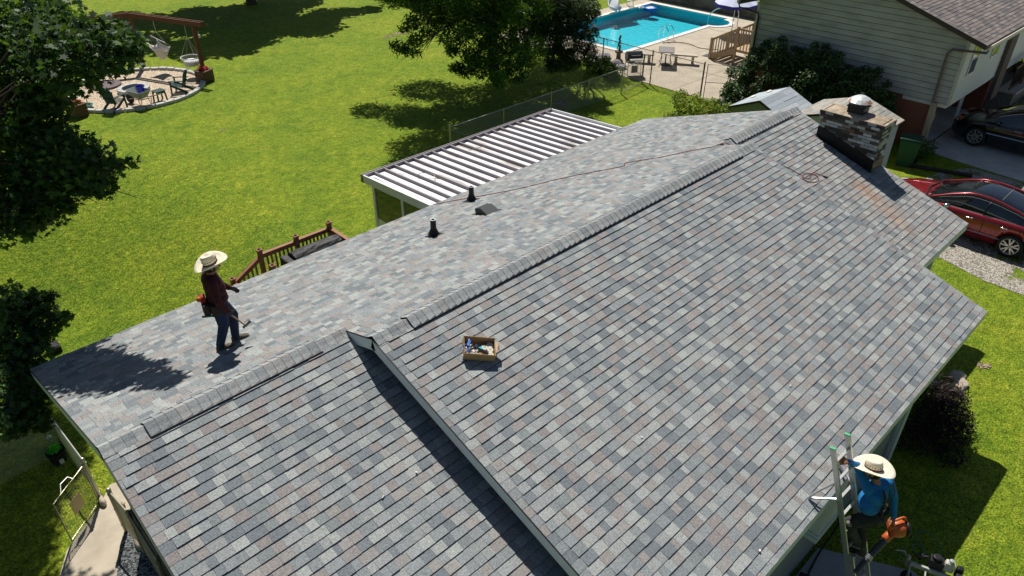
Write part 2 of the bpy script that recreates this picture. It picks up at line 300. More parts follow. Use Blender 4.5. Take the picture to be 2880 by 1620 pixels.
# ================================================================ main house
W1, LEN, U1, U2, AA, TT = 4.652, 17.164, 3.492, 13.661, .7473, .33008
W2 = W1 + AA; CC = 1/math.hypot(1, TT); SN = TT*CC; EXPO = .1429
PAL = [((.336, .352, .340), 17), ((.285, .299, .298), 20), ((.250, .270, .279), 21), ((.264, .247, .239), 18), ((.178, .200, .214), 17), ((.292, .280, .268), 11), ((.222, .242, .247), 15)]
PW = [p[1] for p in PAL]
def shingle_field(name, P, slen, xint, parent, m=shingle_m, expo=EXPO, pal=PAL, tabw=(.12, .235), th=(.010, .016), tint=None, seed=1, s_off=0.0, slab=.035):
    """every course of laminated tabs as real overlapping pieces; P(x, s, h) maps to the world"""
    r = random.Random(seed); b = MB(); n = int(math.ceil((slen+s_off)/expo)); pw = [q[1] for q in pal]
    for i in range(n):
        s0, s1 = max(0, i*expo - s_off), min((i+1)*expo - s_off, slen)
        for xa, xb in xint((s0+s1)/2):
            x = xa - r.uniform(0, .05); first = True; last = None; drift = r.uniform(-.003, .003)
            while x < xb - .02:
                wd = r.uniform(*tabw) if r.random() > .15 else r.uniform(tabw[0]*.65, tabw[0])
                x0, x1 = max(x, xa), min(x+wd, xb); x += wd
                if xb - x < .06: x1 = xb; x = xb
                c = r.choices(pal, pw)[0][0]
                if c == last and r.random() < .6: c = r.choices(pal, pw)[0][0]
                last = c; k = r.uniform(.93, 1.07); c = tuple(q*k for q in c)
                if tint: c = tint((x0+x1)/2, s0, c, r)
                h = r.uniform(*th) + (.004 if r.random() < .5 else 0); h = .006 if x0 == xa or x1 == xb else h; e0 = s0 + drift + r.uniform(-.002, .002); g = .0012; hu = .0015
                vs = [P(x0+g, e0, h), P(x1-g, e0, h), P(x1-g, s1+.012, hu), P(x0+g, s1+.012, hu), P(x0+g, e0, -.002), P(x1-g, e0, -.002)]
                dk = (.03, .03, .034)
                b.add(vs, [(0, 1, 2, 3), (4, 0, 3), (5, 2, 1)], c); b.add(vs, [(4, 5, 1, 0)], dk)
            # dark sheet under the joints
            b.add([P(xa, s0, 0), P(xb, s0, 0), P(xb, s1+.001, 0), P(xa, s1+.001, 0)], [(0, 1, 2, 3)], (.07, .07, .075))
    if slab:
        for xa, xb in xint(slen*.3): pass
    return b.build(name, m, parent, recalc=False)
def Pf(w_): return lambda x, s, h: (x, -2*w_ + s*CC - h*SN, s*SN + h*CC)
Pr = lambda x, s, h: (x, -s*CC + h*SN, s*SN + h*CC)
house = empty('ranch_house', (0, 0, G), label='single storey house with new mottled grey and brown shingle roof, filling the foreground', cat='house')
HI = Matrix.Translation((0, 0, G)).inverted()
def adopt(o, p=None):
    p = p or house; mw = o.matrix_world.copy() if False else None
    o.parent = p
    if p is house: o.matrix_parent_inverse = HI
    return o
SL1, SL2 = W1/CC, W2/CC
adopt(shingle_field('rear_roof', Pr, SL2, lambda s: [(0, LEN)] if s < SL1 else [(U1, U2)], None, seed=3))
adopt(shingle_field('front_roof', Pf(W1), SL1, lambda s: [(0, U1+.34)], None, seed=4, s_off=.03, th=(.011, .017)))
adopt(shingle_field('front_roof', Pf(W2), SL2, lambda s: [(U1, U2)], None, seed=5, s_off=.06, th=(.011, .017), tabw=(.115, .225)))
STA, STB = Vector((15.75, -7.3)), Vector((15.35, -8.6))
def rust(x, s, c, r):
    y = -2*W1 + s*CC; p = Vector((x, y)); ab = STB-STA; t = max(0, min(1, (p-STA).dot(ab)/ab.length_squared)); d = (p - STA - ab*t).length
    k = max(0, 1 - d/.36)*.62*(1-.4*t); k *= r.uniform(.5, 1.15); k = min(k, 1)
    warm = .35 if (p-Vector((16, -7.8))).length < 1.9 else .1
    c = tuple(a*(1-warm*.3)+q*warm*.3 for a, q in zip(c, (.36, .30, .24)))
    return tuple(a*(1-k)+q*k for a, q in zip(c, (.40, .22, .12)))
adopt(shingle_field('front_roof', Pf(W1), SL1, lambda s: [(U2-.3, LEN)], None, seed=6, s_off=.02, th=(.011, .017), tint=rust, tabw=(.115, .225)))
# roof deck slabs, fascias
deckw = mat('soffit_board', (.30, .32, .33), .8)
b = MB()
def slab(P, x0, x1, s0, s1, t0=-.004, t1=-.06): b.add([P(x0, s0, t0), P(x1, s0, t0), P(x1, s1, t0), P(x0, s1, t0), P(x0, s0, t1), P(x1, s0, t1), P(x1, s1, t1), P(x0, s1, t1)], [(0, 1, 2, 3), (7, 6, 5, 4), (0, 4, 5, 1), (1, 5, 6, 2), (2, 6, 7, 3), (3, 7, 4, 0)])
slab(Pr, .02, LEN-.02, .01, SL1-.01); slab(Pr, U1+.03, U2-.03, SL1-.01, SL2-.01); slab(Pf(W1), .02, U1+.33, .01, SL1-.01); slab(Pf(W1), U2-.3, LEN-.02, .01, SL1-.01); slab(Pf(W2), U1+.03, U2-.03, .01, SL2-.01)
adopt(b.build('roof_deck', deckw))
b = MB()
def fascia(P, x, s0, s1, dx, hgt=.19, top=.0):
    b.add([P(x, s0, top), P(x+dx, s0, top), P(x+dx, s1, top), P(x, s1, top), P(x, s0, top-hgt), P(x+dx, s0, top-hgt), P(x+dx, s1, top-hgt), P(x, s1, top-hgt)], [(0, 1, 2, 3), (7, 6, 5, 4), (0, 4, 5, 1), (1, 5, 6, 2), (2, 6, 7, 3), (3, 7, 4, 0)])
fascia(Pf(W2), U1-.006, .0, SL2-.002, .026); fascia(Pr, U1-.006, SL1+.05, SL2-.002, .026)
adopt(b.build('fascia', trim_m)); b = MB(); fascia(Pf(W2), U2-.035, .0, SL2, .026, top=-.02); fascia(Pr, U2-.035, SL1+.05, SL2, .026, top=-.02)
adopt(b.build('fascia', trim_m))
b = MB(); fascia(Pf(W1), -.004, 0, SL1, .026); fascia(Pr, -.004, 0, SL1, .026); fascia(Pf(W1), LEN-.022, 0, SL1, .026); fascia(Pr, LEN-.022, 0, SL1, .026)
b.bx((.03, -2*W1-.0, -.17), (U1, -2*W1+.02, -.012)); b.bx((U2+.3, -2*W1, -.17), (LEN-.03, -2*W1+.02, -.012)); b.bx((U1+.03, -2*W2, -.17), (U2-.03, -2*W2+.02, -.012)); b.bx((.03, -.02, -.17), (LEN-.03, 0, -.012))
adopt(b.build('fascia', trim_m))
b = MB()                                        # drip edges
for P, x, s0, s1 in ((Pf(W2), U1-.012, 0, SL2), (Pr, U1-.012, SL1+.04, SL2), (Pf(W1), -.010, 0, SL1), (Pr, -.010, 0, SL1)):
    b = MB(); b.add([P(x, s0, .007), P(x+.012, s0, .007), P(x+.012, s1, .007), P(x, s1, .007), P(x, s0, -.010), P(x+.004, s0, -.010), P(x+.004, s1, -.010), P(x, s1, -.010)], [(0, 1, 2, 3), (7, 6, 5, 4), (0, 4, 5, 1), (1, 5, 6, 2), (2, 6, 7, 3), (3, 7, 4, 0)])
    adopt(b.build('drip_edge', black_m))
# walls
def gable(x0, x1, y0, y1, w_, yc):              # wall with a gable top between x0 and x1
    zt = lambda y: (w_ - abs(y - yc))*TT - .065
    return [(x0, y0, G), (x0, y1, G), (x0, y1, zt(y1)), (x0, yc, zt(yc)), (x0, y0, zt(y0))], (x1-x0, 0, 0)
b = MB(); p, d = gable(.5, .7, -.5, -2*W1+.3, W1, -W1); p = [(q[0], q[1], GL if q[2] == G else q[2]) for q in p]; b.extr(p, d); adopt(b.build('brick_wall', mat('old_brick', (.16, .075, .055), .9, col2=(.07, .05, .045), nscale=9, bump=.5, bscale=30)))
b = MB(); p, d = gable(U1+.3, U1+.45, -W1+.2, -10.52, W2, -W2); b.extr(p, d); adopt(b.build('gable_wall', siding_gray))
b = MB(); b.bx((.47, -2*W1+.3, GL), (.5, -.5, -3.55)); adopt(b.build('foundation', mat('weathered_foundation', (.17, .17, .16), .9, noise=.3, nscale=4)))
b = MB(); p, d = gable(U2-.45, U2-.3, -.35, -10.1, W2, -W2); b.extr(p, d); p, d = gable(LEN-.4, LEN-.25, -.35, -2*W1+.35, W1, -W1); b.extr(p, d); b.bx((.7, -.65, GL), (LEN-.4, -.5, -.03)); b.bx((.7, -2*W1+.3, GL), (U1+.3, -2*W1+.45, -.03)); b.bx((U2-.3, -2*W1+.35, G), (LEN-.4, -2*W1+.5, -.03))
adopt(b.build('side_wall', siding_gray))
b = MB(); b.bx((U1+.3, -10.52, G), (11.35, -10.37, -.06)); b.bx((11.36, -10.2, G), (U2-.45, -10.05, -.06)); adopt(b.build('front_wall', siding_gray))
b = MB(); b.bx((11.2, -10.56, G), (11.39, -10.5, -.1)); b.bx((11.30, -10.54, G), (11.39, -10.2, -.1)); adopt(b.build('corner_board', trim_m))
b = MB(); b.tube([(11.1, -10.62, -.12), (11.1, -10.62, G+.1), (11.05, -10.72, G+.03)], .035, 8); adopt(b.build('downspout', trim_m))
b = MB(); b.bx((7.32, -10.78, -1.02), (7.95, -10.52, -.08)); b.bx((7.30, -10.80, -1.10), (7.97, -10.52, -1.02)); b.bx((7.30, -10.80, -.98), (7.97, -10.52, -.94)); adopt(b.build('window_hood', trim_m))
b = MB()                                        # little vertical battens on the gable step
for y in (-6.2, -7.0, -7.8, -8.6, -9.4): b.bx((U1+.285, y, G), (U1+.3, y+.04, -.2 + (W2-abs(y+W2))*TT))
adopt(b.build('batten', siding_gray))
# ridge caps and vents
def ridge_caps(x0, x1, w_, vent, seed):
    r = random.Random(seed); zr = w_*TT; hw = .165 if vent is not None else .15
    for run in ([(x0, x1, False)] if vent is None else [(x0, vent[0], False), (vent[0], vent[1], True), (vent[1], x1, False)]):
        a, c, v = run
        if c - a < .05: continue
        b = MB(); x = a; lift = .034 if v else .010; hw = .185 if v else .15
        prof = [(-1, -.004), (-.8, .002), (-.55, .008), (-.3, .022), (0, .034), (.3, .022), (.55, .008), (.8, .002), (1, -.004)]
        while x < c - .01:
            e = min(x + .30, c); xe = min(x+.135, c); c0 = r.choices(PAL, PW)[0][0]; k = r.uniform(.88, 1.04); c0 = tuple((q*.45 + u_*.55)*k*1.16 for q, u_ in zip(c0, (.29, .30, .305)))
            def pt(xx, u, h):
                s = abs(u)*hw; y = -w_ + math.copysign(s*CC, u) if u else -w_; return (xx, -w_ + u*hw*CC, zr - abs(u)*hw*SN + h)
            hi, lo = lift + .009, lift + .002; n = len(prof); j = r.uniform(-.006, .006)
            vs = [pt(x+j*u, u, hh+hi) for u, hh in prof] + [pt(xe+.02, u, hh+lo) for u, hh in prof] + [pt(x+j*u, u, hh+hi-.006) for u, hh in prof]
            b.add(vs, [(i, i+1, n+i+1, n+i) for i in range(n-1)], c0); b.add(vs, [(2*n+i, 2*n+i+1, i+1, i) for i in range(n-1)], (.05, .05, .055)); b.add(vs, [(0, n, 2*n), (n-1, 3*n-1, 2*n-1)], (.05, .05, .055))
            x = xe
        for q in (-1, 1):           # underside strips
            b.add([(a, -w_+q*hw*CC, zr-hw*SN+lift-.002), (c, -w_+q*hw*CC, zr-hw*SN+lift-.002), (c, -w_, zr+lift+.01), (a, -w_, zr+lift+.01)], [(0, 1, 2, 3)], (.05, .05, .055))
        adopt(b.build('ridge_cap', shingle_m, recalc=False))
        if v:
            b = MB()
            for q in (-1, 1):
                f = lambda s, h: (-w_ + q*(s*CC + h*SN), zr - s*SN + h*CC)
                (ya, za), (yb, zb_), (yc, zc_), (yd, zd) = f(.03, .008), f(.178, .006), f(.178, .036), f(.03, .036)
                b.add([(a+.01, ya, za), (c-.01, ya, za), (a+.01, yb, zb_), (c-.01, yb, zb_), (a+.01, yc, zc_), (c-.01, yc, zc_), (a+.01, yd, zd), (c-.01, yd, zd)], [(0, 1, 3, 2), (2, 3, 5, 4), (4, 5, 7, 6), (0, 2, 4, 6), (1, 3, 5, 7)])
            adopt(b.build('ridge_vent', black_m))
ridge_caps(0, U1, W1, (.55, 3.0), 1); ridge_caps(U1, U2, W2, (4.1, 13.0), 2); ridge_caps(U2+.02, LEN, W1, (14.05, 16.7), 3)
# pipes and vent
def zrear(y): return -y*TT
for x, y, h in ((7.12, -2.2, .40), (9.25, -.93, .40)):
    b = MB(); z0 = zrear(y)-.03; b.lathe([(.12, 0), (.115, .08), (.085, .14), (.062, .2), (.058, h), (.05, h), (.05, h-.06), (.001, h-.06)], (x, y, z0), 16)
    b.add([(x-.15, y+.18, zrear(y+.18)+.016), (x+.15, y+.18, zrear(y+.18)+.016), (x+.15, y-.15, zrear(y-.15)+.016), (x-.15, y-.15, zrear(y-.15)+.016)], [(0, 1, 2, 3)])
    vp = adopt(b.build('vent_pipe', black_m))
    c = MB(); c.lathe([(.058, h+.001), (.048, h+.004), (.036, h+.001)], (x, y, z0), 16, caps=False); o = c.build('pipe_rim', mat('pale_pipe', (.6, .62, .62), .5)); o.parent = vp
b = MB(); x0, x1 = 8.40, 8.74                      # square louvred roof vent
def rp(x, s, h): return Pr(x, s, h)
s_lo, s_hi = 2.05/CC, 2.42/CC
pr = [(s_lo, .0), (s_lo, .12), (s_lo+.04, .15), (s_lo+.2, .15), (s_hi, .01)]
n = len(pr); vs = [rp(x0, s, h) for s, h in pr] + [rp(x1, s, h) for s, h in pr]
b.add(vs, [tuple(range(n)), tuple(range(2*n-1, n-1, -1))] + [(i, i+1, n+i+1, n+i) for i in range(n-1)])
b.add([rp(x0-.05, s_lo-.08, .016), rp(x1+.05, s_lo-.08, .016), rp(x1+.05, s_hi+.05, .016), rp(x0-.05, s_hi+.05, .016)], [(0, 1, 2, 3)])
adopt(b.build('roof_vent', mat('vent_metal', (.045, .05, .055), .5, noise=.2, nscale=20), bevel=.004))
# chimney
CX0, CX1, CY0, CY1, CZ0, CZ1 = 16.60, 17.15, -7.05, -5.58, .1, 1.91
chim = empty('chimney'); adopt(chim)
b = MB(); r = random.Random(12); rows = int((CZ1-CZ0)/.072)
b.bx((CX0+.012, CY0+.012, CZ0), (CX1-.012, CY1-.012, CZ1), col=(.045, .04, .036))
def bcol():
    t = r.random()
    if t < .36: c = (.46, .48, .49); k = r.uniform(.7, 1.1)
    elif t < .46: c = (.20, .19, .18); k = r.uniform(.8, 1.2)
    elif t < .51: c = (.09, .05, .045); k = r.uniform(.8, 1.3)
    elif t < .53: c = (.22, .11, .07); k = 1
    else: c = (.075, .066, .060); k = r.uniform(.6, 1.5)
    return tuple(q*k for q in c)
for i in range(rows):
    z0 = CZ0 + i*.072; z1 = z0 + .06; top = rows-1-i; out = (.055 if top < 2 else .03 if top < 3 else 0) - (0); off = .1 if i % 2 else 0
    if out: b.bx((CX0-out+.012, CY0-out+.012, z0-.006), (CX1+out-.012, CY1+out-.012, z1+.012), col=(.045, .04, .036))
    y = CY0 - out - off
    while y < CY1 + out:
        ya, yb = max(y, CY0-out), min(y+.195, CY1+out)
        if yb - ya > .03:
            jt = r.uniform(0, .006)
            b.bx((CX0-out-jt, ya, z0), (CX0-out+.03, yb, z1), col=bcol()); b.bx((CX1+out-.03, ya, z0), (CX1+out+jt, yb, z1), col=bcol())
        y += .207
    x = CX0 - out - (.1-off)
    while x < CX1 + out:
        xa, xb = max(x, CX0-out), min(x+.195, CX1+out)
        if xb - xa > .03: b.bx((xa+.001, CY0-out-.002, z0), (xb-.001, CY0-out+.03, z1), col=bcol()); b.bx((xa+.001, CY1+out-.03, z0), (xb-.001, CY1+out, z1), col=bcol())
        x += .207
o = b.build('brickwork', brick_m, chim)
b = MB(); cx, cy = (CX0+CX1)/2, (CY0+CY1)/2; zt = CZ1 - .01
b.add([(CX0-.05, CY0-.05, zt), (CX1+.05, CY0-.05, zt), (CX1+.05, CY1+.05, zt), (CX0-.05, CY1+.05, zt), (CX0+.13, cy-.32, zt+.05), (CX1-.13, cy-.32, zt+.05), (CX1-.13, cy+.32, zt+.05), (CX0+.13, cy+.32, zt+.05),
       (CX0-.05, CY0-.05, zt-.04), (CX1+.05, CY0-.05, zt-.04), (CX1+.05, CY1+.05, zt-.04), (CX0-.05, CY1+.05, zt-.04)], [(0, 1, 5, 4), (1, 2, 6, 5), (2, 3, 7, 6), (3, 0, 4, 7), (4, 5, 6, 7), (0, 8, 9, 1), (1, 9, 10, 2), (2, 10, 11, 3), (3, 11, 8, 0)])
b.build('crown', mat('mortar_crown', (.44, .36, .27), .9, col2=(.29, .22, .15), nscale=5, noise=.25, bump=.4, bscale=40), chim)
b = MB(); fx, fy = cx+.02, cy+.04; b.bx((fx-.17, fy-.19, zt+.05), (fx+.17, fy+.19, zt+.2)); b.bx((fx-.20, fy-.22, zt+.19), (fx+.20, fy+.22, zt+.21)); b.build('flue', black_m, chim)
b = MB()
for a in (-1, 1):
    for c in (-1, 1): b = MB(); b.beam((fx+a*.15, fy+c*.17, zt+.2), (fx+a*.17, fy+c*.19, zt+.31), .015); b.build('hood_leg', black_m, chim)
b = MB(); hz = zt+.36; n = 16
b.lathe([(.29, 0), (.295, .008), (.2, .08), (.1, .13), (.01, .145)], (fx+.02, fy, hz-.06), n)
b.build('hood', mat('rusted_hood', (.66, .68, .68), .35, .2, col2=(.42, .20, .09), nscale=2.2, ramp=(.58, .62), detail=3), chim)
b = MB()                                         # step flashing wrap
zs = lambda y: (2*W1 + y)*TT
o_ = .022
for xa, xb, ya, yb in ((CX0-o_, CX0-.002, CY0-o_, CY1+o_), ):
    b.add([(xa, ya, zs(ya)), (xa, yb, zs(yb)), (xa, yb, zs(yb)+.26), (xa, ya, zs(ya)+.28), (xb, ya, zs(ya)), (xb, yb, zs(yb)), (xb, yb, zs(yb)+.26), (xb, ya, zs(ya)+.28)], [(0, 1, 2, 3), (7, 6, 5, 4), (0, 4, 5, 1), (1, 5, 6, 2), (2, 6, 7, 3), (3, 7, 4, 0)])
    b.add([(xa-.07, ya-.02, zs(ya-.02)+.022), (xa, ya-.02, zs(ya-.02)+.022), (xa, yb, zs(yb)+.022), (xa-.07, yb, zs(yb)+.022)], [(0, 1, 2, 3)])
b.build('side_flashing', mat('bitumen', (.012, .012, .012), .6), chim)
b = MB(); b.bx((CX0-o_-.001, CY0-o_-.002, zs(CY0)-.1), (CX1+.02, CY0-.004, zs(CY0)+.25)); b.build('front_flashing', mat('oily_flashing', (.10, .085, .045), .35, .5), chim)
b = MB(); b.bx((CX0+.1, CY0+.1, G), (CX1-.04, CY1-.1, CZ0+.02)); b.build('stack_base', mat('old_brick', (1, 1, 1)), chim)
# ================================================================ vegetation builders
def leaf_cloud(name, clusters, density, size, cols, parent, m=leaf_m, shape='diamond', shell=.55, flat=.0, seed=0, maxn=60000):
    """many separate leaf faces spread through ellipsoidal clusters (x, y, z, r[, squash])"""
    rg = np.random.default_rng(seed); V = []; Cc = []
    if shape == 'maple': base = np.array([(0, -.5, 0), (.18, -.15, .03), (.5, -.12, -.04), (.28, .12, .02), (.36, .46, -.05), (.08, .3, .02), (0, .62, -.06), (-.08, .3, .02), (-.36, .46, -.05), (-.28, .12, .02), (-.5, -.12, -.04), (-.18, -.15, .03)])
    elif shape == 'blade': base = np.array([(0, -.6, 0), (.13, -.1, .04), (.06, .5, 0), (0, .7, -.08), (-.06, .5, 0), (-.13, -.1, .04)])
    else: base = np.array([(0, -.55, 0), (.3, .0, .07), (0, .6, -.05), (-.3, .0, .07)])
    cl = np.array([(c[0], c[1], c[2], c[3], c[4] if len(c) > 4 else .75) for c in clusters])
    P = []; T = []
    for x, y, z, r_, sq in cl:
        n = int(density * r_**2 * rg.uniform(.85, 1.15)) + 3
        d = rg.normal(size=(n, 3)); d /= np.linalg.norm(d, axis=1)[:, None]
        rr = r_ * (1 - (1-shell)*rg.random(n)**1.0 * rg.random(n)) * rg.uniform(.55, 1.12, n)
        p = d * rr[:, None] * np.array([1, 1, sq]); P.append(p + np.array([x, y, z])); T.append(np.full(n, rg.uniform(.8, 1.22)))
    P = np.concatenate(P); T = np.concatenate(T)
    if len(P) > maxn: k = rg.choice(len(P), maxn, False); P = P[k]; T = T[k]
    N_ = len(P); nb = len(base)
    nrm = rg.normal(size=(N_, 3)); nrm[:, 2] = np.abs(nrm[:, 2]) + .5; nrm /= np.linalg.norm(nrm, axis=1)[:, None]
    t = rg.normal(size=(N_, 3)); t[:, 2] -= .5; t -= (t*nrm).sum(1)[:, None]*nrm; t /= np.linalg.norm(t, axis=1)[:, None]; bt = np.cross(nrm, t)
    s = size * rg.uniform(.6, 1.25, N_)
    vv = P[:, None, :] + (bt[:, None, :]*base[None, :, 0:1] + t[:, None, :]*base[None, :, 1:2] + nrm[:, None, :]*base[None, :, 2:3]) * s[:, None, None]
    me = bpy.data.meshes.new(name); me.vertices.add(N_*nb); me.vertices.foreach_set('co', vv.reshape(-1).astype(np.float32))
    me.loops.add(N_*nb); me.loops.foreach_set('vertex_index', np.arange(N_*nb, dtype=np.int32)); me.polygons.add(N_)
    me.polygons.foreach_set('loop_start', np.arange(0, N_*nb, nb, dtype=np.int32)); me.polygons.foreach_set('loop_total', np.full(N_, nb, dtype=np.int32)); me.update(calc_edges=True)
    cols = np.array(cols); ci = rg.integers(0, len(cols), N_); c = cols[ci] * (T * rg.uniform(.8, 1.2, N_))[:, None]
    c = np.concatenate([c, np.ones((N_, 1))], 1); c = np.repeat(c, nb, axis=0).astype(np.float32)
    at = me.color_attributes.new('col', 'FLOAT_COLOR', 'CORNER'); at.data.foreach_set('color', c.reshape(-1)); me.materials.append(m)
    o = bpy.data.objects.new(name, me); COL.objects.link(o)
    if parent: o.parent = parent; o.matrix_parent_inverse = Matrix.Translation(parent.location).inverted()
    return o
def limbs(name, root, clusters, trunk_top, r0, parent, seed=0, m=None, bend=.15, keep=.3, base=None):
    rg = random.Random(seed); b = MB(); root = Vector(root); top = Vector(trunk_top)
    mid = root.lerp(top, .5) + Vector((rg.uniform(-.1, .1), rg.uniform(-.1, .1), 0)); b.tube([root - Vector((0, 0, .1)), root + Vector((0, 0, .12)), mid, top], [r0*1.35, r0, r0*.8, r0*.6], 10)
    rg2 = random.Random(seed+1)
    for c in clusters:
        if rg2.random() > keep: continue
        c = Vector(c[:3]); st = root.lerp(top, rg.uniform(.45, 1.0)); L_ = (c-st).length; pts = [st]
        for k in (.35, .7): pts.append(st.lerp(c, k) + Vector((rg.uniform(-1, 1), rg.uniform(-1, 1), rg.uniform(-.3, 1)))*L_*bend*.5)
        pts.append(c); rr = min(r0*.4, .014 + L_*.007); b.tube(pts, [rr, rr*.75, rr*.45, rr*.15], 6)
        for _ in range(3):
            e = c + Vector((rg.uniform(-1, 1), rg.uniform(-1, 1), rg.uniform(-.8, .6)))*.6; b.tube([pts[2], pts[2].lerp(e, .5) + Vector((0, 0, .06)), e], [rr*.4, rr*.25, .004], 5)
    o = b.build(name, m or bark_m, None, smooth=True)
    if parent: o.parent = parent; o.matrix_parent_inverse = Matrix.Translation(parent.location).inverted()
    return o
GA = [(.040, .090, .028), (.052, .115, .028), (.032, .072, .030), (.075, .15, .035)]
GB = [(.06, .14, .02), (.10, .21, .028), (.15, .29, .04), (.04, .10, .02)]
# big maple hanging over the left of the picture and the roof corner
CA = [(60, 40, 14), (20, 120, 14), (100, 95, 13.5), (150, 50, 14), (60, 200, 14), (140, 150, 13), (200, 110, 13), (120, 10, 15), (35, 10, 15), (235, 65, 13, .22), (300, 80, 12.5, .38), (250, 150, 12.6), (315, 130, 12.2, .42), (360, 120, 12, .35), (376, 150, 12, .25), (205, 200, 12.8), (262, 196, 12.4, .3), (335, 175, 12.2, .38), (140, 235, 13.5), (90, 285, 14), (30, 300, 14), (110, 330, 13.6), (135, 290, 13.4, .4), (30, 400, 14.5), (90, 395, 14), (60, 460, 14.5), (128, 440, 13.8), (170, 425, 13.4), (222, 452, 13.2), (270, 455, 13, .42), (120, 505, 14), (195, 500, 13.5), (275, 490, 13.2, .42), (338, 462, 13, .16), (372, 455, 13, .18), (60, 545, 14.5), (245, 512, 13.5, .42), (292, 530, 13.3, .3), (60, 590, 14), (115, 575, 13.8), (165, 575, 13.5, .4), (90, 632, 13.7, .35), (30, 620, 14), (10, 500, 15), (0, 220, 15), (70, 110, 16), (20, 350, 16), (150, 380, 14.5, .4)]
cl = []
rr = random.Random(5)
for c in CA:
    p = atd(c[:2], c[2]*.87); cl.append((p.x, p.y, p.z, (c[3]*.8 if len(c) > 3 else .54)))
for x, y, z_, r_ in [(-3.5, 3, 2.5, 1.6), (-2.5, 5.5, 4, 1.7), (-4.5, 6, 4, 1.8), (-1.5, 7.5, 4.5, 1.6), (-3, 1, 4.5, 1.3), (-2, 4, 6.5, 1.7), (-.5, 5.5, 6.5, 1.5), (-4.5, 3.5, 6, 1.6), (-1.6, 1.8, 6, 1.3), (.4, 3.4, 6.8, 1.2), (-5.5, 1, 3, 1.4), (-2.2, -.6, 5.2, 1.0), (1.0, 5.0, 4.6, 1.2), (.2, 3.6, 4.6, 1.0), (1.9, 7.9, 4.6, 1.1), (.6, 6.6, 4.8, 1.2), (3.6, 10.2, 8, 1.2), (1.4, 6.7, 4.6, 1.0), (1.6, 5.4, 4.5, .8), (3.5, 10.4, 6.1, .8), (3.2, 11.5, 6.1, .9), (2.9, 10.2, 6.1, .8), (2.4, 8.5, 6.1, .8), (2.0, 7.2, 6.1, .8), (3.0, 8.7, 6.1, .7), (3.6, 9.5, 6.1, .7), (4.2, 10.5, 6.1, .7), (4.1, 9.8, 6.1, .5), (4.3, 11.4, 6.3, .7), (1.2, 6.0, 6.2, .8), (2.5, 10.9, 6.2, .9), (2.55, 7.3, 6.1, .65), (2.7, 8.0, 6.1, .7), (3.1, 9.2, 6.1, .8), (3.9, 9.1, 6.1, .5), (1.9, 8.0, 6.0, .8)]: cl.append((x, y, z_, r_))  # unseen crown fill out of frame, with clusters added to shade the side yard
tr = empty('maple_tree', (-3.2, 4.6, GL), label='dark broad-leaved maple leaning over the left roof corner, closest tree to the camera', cat='tree')
leaf_cloud('crown', cl, 1450, .125, GA, tr, leaf_m, 'maple', seed=1, maxn=90000)
limbs('trunk', (-3.2, 4.6, GL), cl, (-2.4, 4.2, 3.4), .3, tr, 2, keep=.14, m=mat('dark_bark', (.035, .028, .022), .95, noise=.3, nscale=8))
# young maple beside the left rear roof corner
CAB = [(15, 860, 12.8), (60, 880, 12.6, .5), (105, 850, 12.8, .3), (135, 832, 12.8, .16), (120, 905, 12.6, .4), (165, 905, 12.5, .2), (188, 890, 12.4, .13), (60, 945, 12.4), (20, 1000, 12.2), (85, 1000, 12.2, .42), (100, 955, 12.4, .35), (40, 1060, 12), (75, 1075, 11.9, .3), (15, 1120, 11.6, .5), (60, 1130, 11.5, .35), (90, 1160, 11.4, .3), (110, 1110, 11.6, .22), (60, 1195, 11.2, .25), (20, 1190, 11.2, .35), (118, 1190, 11.2, .2)]
cl = []
for c in CAB: p = atd(c[:2], c[2]+.8); cl.append((p.x, p.y, p.z, c[3] if len(c) > 3 else .55))
t2 = empty('young_maple', (-1.25, 4.6, GL), label='low dark maple growing beside the left rear roof corner, under the big maple', cat='tree')
leaf_cloud('crown', cl, 1500, .12, GA + [(.07, .15, .04)], t2, leaf_m, 'maple', seed=4)
limbs('trunk', (-1.25, 4.6, GL), cl, (-1.1, 3.6, -1.3), .09, t2, 3)
# centre tree
T2 = lambda x, y: (960 + x*.3727, y*.3727)
CBL = [(430, 350, .38), (500, 380, .3), (560, 300, .42), (470, 220, .25), (540, 170, .42), (640, 240, .35), (560, 400, .25), (600, 60, .5), (700, 110, .7), (820, 60, .8), (760, 200, .5), (780, 300, .3), (860, 340, .45), (900, 260, .45), (830, 390, .3), (960, 150, .8), (950, 30, .9), (1050, 260, .6), (980, 420, .45), (930, 520, .45), (1040, 520, .55), (1100, 400, .7), (1120, 120, .8), (1200, 250, .8), (1240, 80, .6), (1260, 20, .5), (1320, 90, .6), (1200, 520, .6), (1180, 600, .45), (1290, 420, .7), (1350, 300, .7), (1320, 560, .5), (1400, 460, .5), (1420, 180, .7), (1450, 350, .6), (1480, 70, .7), (1000, 470, .3), (870, 510, .35)]
cl = []
for x, y, r_ in CBL: p = atd(T2(x, y), 27.6 + (r_*2.2) + rr.uniform(-.8, 1.2)); cl.append((p.x, p.y, p.z, r_*1.0))
